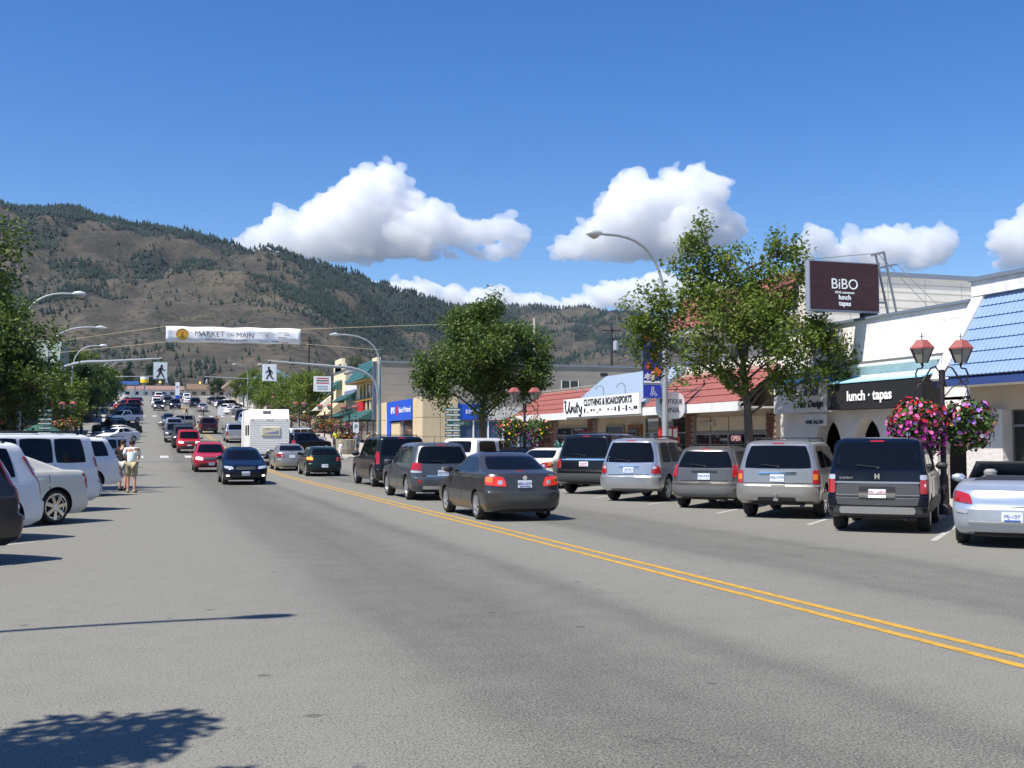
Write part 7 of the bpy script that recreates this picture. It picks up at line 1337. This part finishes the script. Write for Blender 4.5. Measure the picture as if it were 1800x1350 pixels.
def person(x, y, rz, label, top, bottom, h=1.76, shorts=True, hair='dark', hat=None, pose='stand', sk=0, z=None, shoes='#3a3632', sleeve=True, group=None, bag=None):
    s = h / 1.76; z0 = (g(y) if z is None else z); root = empty('person', (x, y, z0), rz, label, 'person', group)
    st = .22 if pose == 'walk' else .02; ha = .30 if pose == 'hold' else (.12 if pose == 'walk' else .03)
    # forward = +x, left = +y
    J = {'pel': (0, 0, .96), 'spine': (.01, 0, 1.14), 'chest': (.0, 0, 1.33), 'neck': (.0, 0, 1.50), 'head': (.015, 0, 1.60), 'crown': (.015, 0, 1.70)}
    for sd, q in (('l', 1), ('r', -1)):
        f = st * q; J.update({sd + 'hip': (0, q * .10, .92), sd + 'kne': (f * .6 + .03, q * .11, .50), sd + 'ank': (f - .02, q * .11, .09), sd + 'toe': (f + .15, q * .13, .035), sd + 'sho': (0, q * .19, 1.43)})
        if pose == 'hold': J.update({sd + 'elb': (.02, q * .25, 1.17), sd + 'wri': (.26, q * .15, 1.10), sd + 'han': (.33, q * .12, 1.11)})
        else: J.update({sd + 'elb': (-f * .4 - .01, q * .25, 1.16), sd + 'wri': (-f * .7 + .08, q * .25, .92), sd + 'han': (-f * .7 + .10, q * .245, .83)})
    rad = {'pel': (.135, .105), 'spine': (.125, .095), 'chest': (.15, .11), 'neck': .055, 'head': (.078, .09), 'crown': (.062, .075)}
    for sd in 'lr': rad.update({sd + 'hip': .085, sd + 'kne': .058, sd + 'ank': .042, sd + 'toe': .036, sd + 'sho': .062, sd + 'elb': .043, sd + 'wri': .030, sd + 'han': .034})
    names = list(J); ed = [('pel', 'spine'), ('spine', 'chest'), ('chest', 'neck'), ('neck', 'head'), ('head', 'crown')]
    for sd in 'lr': ed += [('pel', sd + 'hip'), (sd + 'hip', sd + 'kne'), (sd + 'kne', sd + 'ank'), (sd + 'ank', sd + 'toe'), ('chest', sd + 'sho'), (sd + 'sho', sd + 'elb'), (sd + 'elb', sd + 'wri'), (sd + 'wri', sd + 'han')]
    for sd, q in (('l', 1), ('r', -1)):                     # fingers and thumb
        hp = Vector(J[sd + 'han']); fw = (hp - Vector(J[sd + 'wri'])).normalized(); sdv = Vector((0, 1, 0)) if pose == 'hold' else Vector((1, 0, 0))
        for k in range(5):
            n_ = '%sf%d' % (sd, k); off = sdv * ((k - 1.5) * .019) if k < 4 else sdv * (.045 if pose != 'hold' else -q * .045); ln = (.075, .085, .08, .06, .045)[k]
            J[n_] = tuple(hp + off + fw * ln * .6 + Vector((0, -q * .008, -.006))); J[n_ + 'b'] = tuple(hp + off + fw * ln + Vector((.0, -q * .016, -.018))); rad[n_] = .0095; rad[n_ + 'b'] = .0075; names += [n_, n_ + 'b']; ed += [(sd + 'han', n_), (n_, n_ + 'b')]
    names = list(J); ix = {n_: i for i, n_ in enumerate(names)}
    def grow(nm, sel, extra, m, sub=1):
        keep = [n_ for n_ in names if n_ in sel]; mp = {n_: i for i, n_ in enumerate(keep)}; e2 = [(mp[a], mp[b_]) for a, b_ in ed if a in mp and b_ in mp]
        rr = [tuple(c + extra for c in rad[n_]) if isinstance(rad[n_], tuple) else rad[n_] + extra for n_ in keep]
        key = ('person', nm, pose, shorts, tuple(sel))
        if key not in CAR_MESH: CAR_MESH[key] = skin_mesh(nm, [J[n_] for n_ in keep], e2, rr, 0, sub)
        o = link(nm, CAR_MESH[key], m, root); o.scale = (s, s, s); return o
    # mid joints so that garments end cleanly
    for sd in 'lr':
        a, b_ = Vector(J[sd + 'sho']), Vector(J[sd + 'elb']); 
    grow('body', names, 0, SKIN[sk])
    def garment(nm, pts, edges, rr, m):
        key = ('g', nm, pose, shorts, len(pts))
        if key not in CAR_MESH: CAR_MESH[key] = skin_mesh(nm, pts, edges, rr, 0, 1)
        o = link(nm, CAR_MESH[key], m, root); o.scale = (s, s, s); return o
    V3 = lambda n_: Vector(J[n_]); T = [V3('pel') + Vector((0, 0, -.06)), V3('spine'), V3('chest') + Vector((0, 0, .03)), V3('neck') + Vector((0, 0, .0))]; E = [(0, 1), (1, 2), (2, 3)]; RR = [(.178, .148), (.168, .138), (.200, .160), (.095, .085)]
    for sd in 'lr':
        T += [V3(sd + 'sho'), V3(sd + 'sho').lerp(V3(sd + 'elb'), .82)]; RR += [.105, .080]; k = len(T) - 2; E += [(2, k), (k, k + 1)]
    garment('shirt', T, E, RR, cloth(top))
    T = [V3('pel') + Vector((0, 0, .02))]; E = []; RR = [(.168, .138)]
    for sd in 'lr':
        k = len(T); T += [V3(sd + 'hip')]; RR += [.118]; E += [(0, k)]
        if shorts: T += [V3(sd + 'hip').lerp(V3(sd + 'kne'), .95)]; RR += [.100]; E += [(k, k + 1)]
        else: T += [V3(sd + 'kne'), V3(sd + 'ank') + Vector((0, 0, .02))]; RR += [.078, .066]; E += [(k, k + 1), (k + 1, k + 2)]
    garment('shorts' if shorts else 'trousers', T, E, RR, cloth(bottom))
    for sd in 'lr':
        a, t = V3(sd + 'ank') * s, V3(sd + 'toe') * s; mb = MB(); mb.tube([a + Vector((-.07, 0, -.04)), a + Vector((-.03, 0, -.03)), a.lerp(t, .5) + Vector((0, 0, -.01)), t + Vector((.02, 0, .0)), t + Vector((.06, 0, -.005))], [.03, .052, .05, .042, .02], 8); mb.build('shoe', cloth(shoes), root, smooth=True)
    hd = V3('head') * s; mb = MB(); mb.lathe(hd + Vector((-.012, 0, .0)), [(.085, .0), (.100, .035), (.094, .09), (.06, .135), (.01, .15)], 12); mb.build('hair', HAIR[hair], root, smooth=True)
    mb = MB(); mb.lathe(hd + Vector((.086, 0, -.005)), [(.016, -.02), (.012, .01), (.004, .02)], 6); mb.build('nose', SKIN[sk], root)
    for q in (1, -1): mb = MB(); mb.lathe(hd + Vector((.080, q * .03, .02)), [(.008, -.006), (.010, 0), (.008, .006)], 6); mb.build('eye', M_INK, root); mb = MB(); mb.lathe(hd + Vector((.0, q * .084, .0)), [(.012, -.03), (.022, 0), (.012, .03)], 6); mb.build('ear', SKIN[sk], root)
    mb = MB(); mb.box(hd.x + .074, hd.x + .082, -.022, .022, hd.z - .052, hd.z - .044); mb.build('mouth', mat('lips', '#9a5a50', .6), root)
    if hat: mb = MB(); mb.lathe(hd + Vector((0, 0, .07)), [(.19 if hat[1] == 'brim' else .115, 0), (.185 if hat[1] == 'brim' else .115, .012), (.108, .02), (.10, .09), (.05, .12), (.01, .122)], 14); mb.build('hat', cloth(hat[0]), root, smooth=True)
    if bag: mb = MB(); b0 = V3('rhan') * s; mb.lathe(b0 + Vector((0, -.03, -.36)), [(.06, 0), (.14, .04), (.15, .22), (.07, .34), (.02, .38)], 10); mb.build('bag', cloth(bag), root, smooth=True)
    return root
UP = R(90)
person(-.42, 39.6, R(75), 'man in white tee shirt and khaki shorts seen from behind holding something', '#dfe8e6', '#a89a78', 1.78, True, 'dark', pose='hold', shoes='#b09a80'); person(-.72, 40.9, R(60), 'man in black tee shirt and pale shorts beside the white pickup', '#1f1c20', '#b8b4a8', 1.80, True, 'dark', pose='stand')
zc_ = .15
def ped(x, y, rz, *a, **k): return person(x, y, rz, *a, z=g(y) + (.15 if x > 14.2 else 0), group='people at the crossing by the bank', **k)
ped(15.9, 80.6, R(100), 'person in bright blue shirt by the black sport utility', '#2c56c8', '#3a3f5a', 1.74, True, pose='walk'); ped(15.2, 84.2, R(110), 'person in grey shirt and white cap by the parking sign', '#6e7480', '#5a6068', 1.76, True, hat=('#dfdcd4', 'cap')); ped(16.2, 84.6, R(80), 'man in olive shirt with cap walking towards the shops', '#8a8466', '#a08c50', 1.80, True, hat=('#6a5a4a', 'cap'), pose='walk')
ped(17.0, 85.2, R(95), 'woman in white sun hat and pink top near the bank', '#e0d8dc', '#c8a8b0', 1.66, True, 'blond', ('#efece4', 'brim'), sk=1); ped(13.3, 80.2, R(190), 'child in white dress with yellow bag stepping off the kerb', '#eceae8', '#e6e4e2', 1.32, True, 'blond', pose='walk', sk=1, bag='#c8c030'); ped(15.1, 79.8, R(180), 'child in pink and white top behind the white dressed child', '#d8b8d0', '#5a90b0', 1.25, True, 'dark', pose='walk', sk=1)
ped(14.9, 92.0, R(60), 'person in bright yellow shirt on the right pavement', '#c8d82a', '#3c3c44', 1.76, False); ped(15.6, 86.9, R(120), 'person in white shorts by the purple flower baskets', '#3a3a40', '#e0dcd2', 1.74, True); ped(15.9, 99, R(80), 'person with white hat and navy top further up the right pavement', '#46507a', '#46424a', 1.72, False, hat=('#ece8e0', 'brim')); ped(16.4, 96, R(270), 'person in pale top walking down the right pavement', '#dcd6ca', '#8a7a60', 1.70, True, 'blond', sk=1); ped(17.2, 104, R(80), 'person in peach top beside the cream shop', '#d8a88a', '#6a5a50', 1.68, True, 'blond', sk=1)
person(6.3, 190, R(0), 'person in yellow shirt crossing far up the hill', '#e0b830', '#3a3f50', 1.76, False, pose='walk'); person(8.8, 189, R(0), 'person in white shirt crossing far up the hill', '#e8e6ea', '#6a4a58', 1.76, False, pose='walk')
person(8.6, 148, UP, 'person in dark red top holding a white board in the far road', '#5a2a30', '#3a3030', 1.74, False); sb_ = empty('hand_board', (8.6, 148.05, g(148) + 1.65), 0, 'white board held up by the dark red topped person', 'sign'); MB((8.6, 148.05, g(148) + 1.65)).box(8.75, 9.45, 148.0, 148.03, g(148) + 1.8, g(148) + 2.9).build('board', M_SIGNW, sb_); MB((8.6, 148.05, g(148) + 1.65)).tube([(8.95, 148.02, g(148) + .9), (9.05, 148.02, g(148) + 1.85)], .02, 5).build('stick', M_WOODF, sb_)
# ------------------------------------------------------------------ light valley haze over the whole place
hz = bpy.data.materials.new('haze'); hz.use_nodes = True; n, l = hz.node_tree.nodes, hz.node_tree.links; n.clear(); pv_ = n.new('ShaderNodeVolumePrincipled'); pv_.inputs['Color'].default_value = (.58, .74, 1.0, 1); pv_.inputs['Density'].default_value = 3.4e-5; pv_.inputs['Anisotropy'].default_value = .2; pv_.inputs['Density Attribute'].default_value = ''
om = n.new('ShaderNodeOutputMaterial'); l.new(pv_.outputs[0], om.inputs['Volume'])
tag(MB((0, 1000, 0)).box(-3400, 5700, -500, 5750, -290, 760).build('haze', hz), 'thin blue summer haze hanging over the valley', 'haze', kind='stuff')
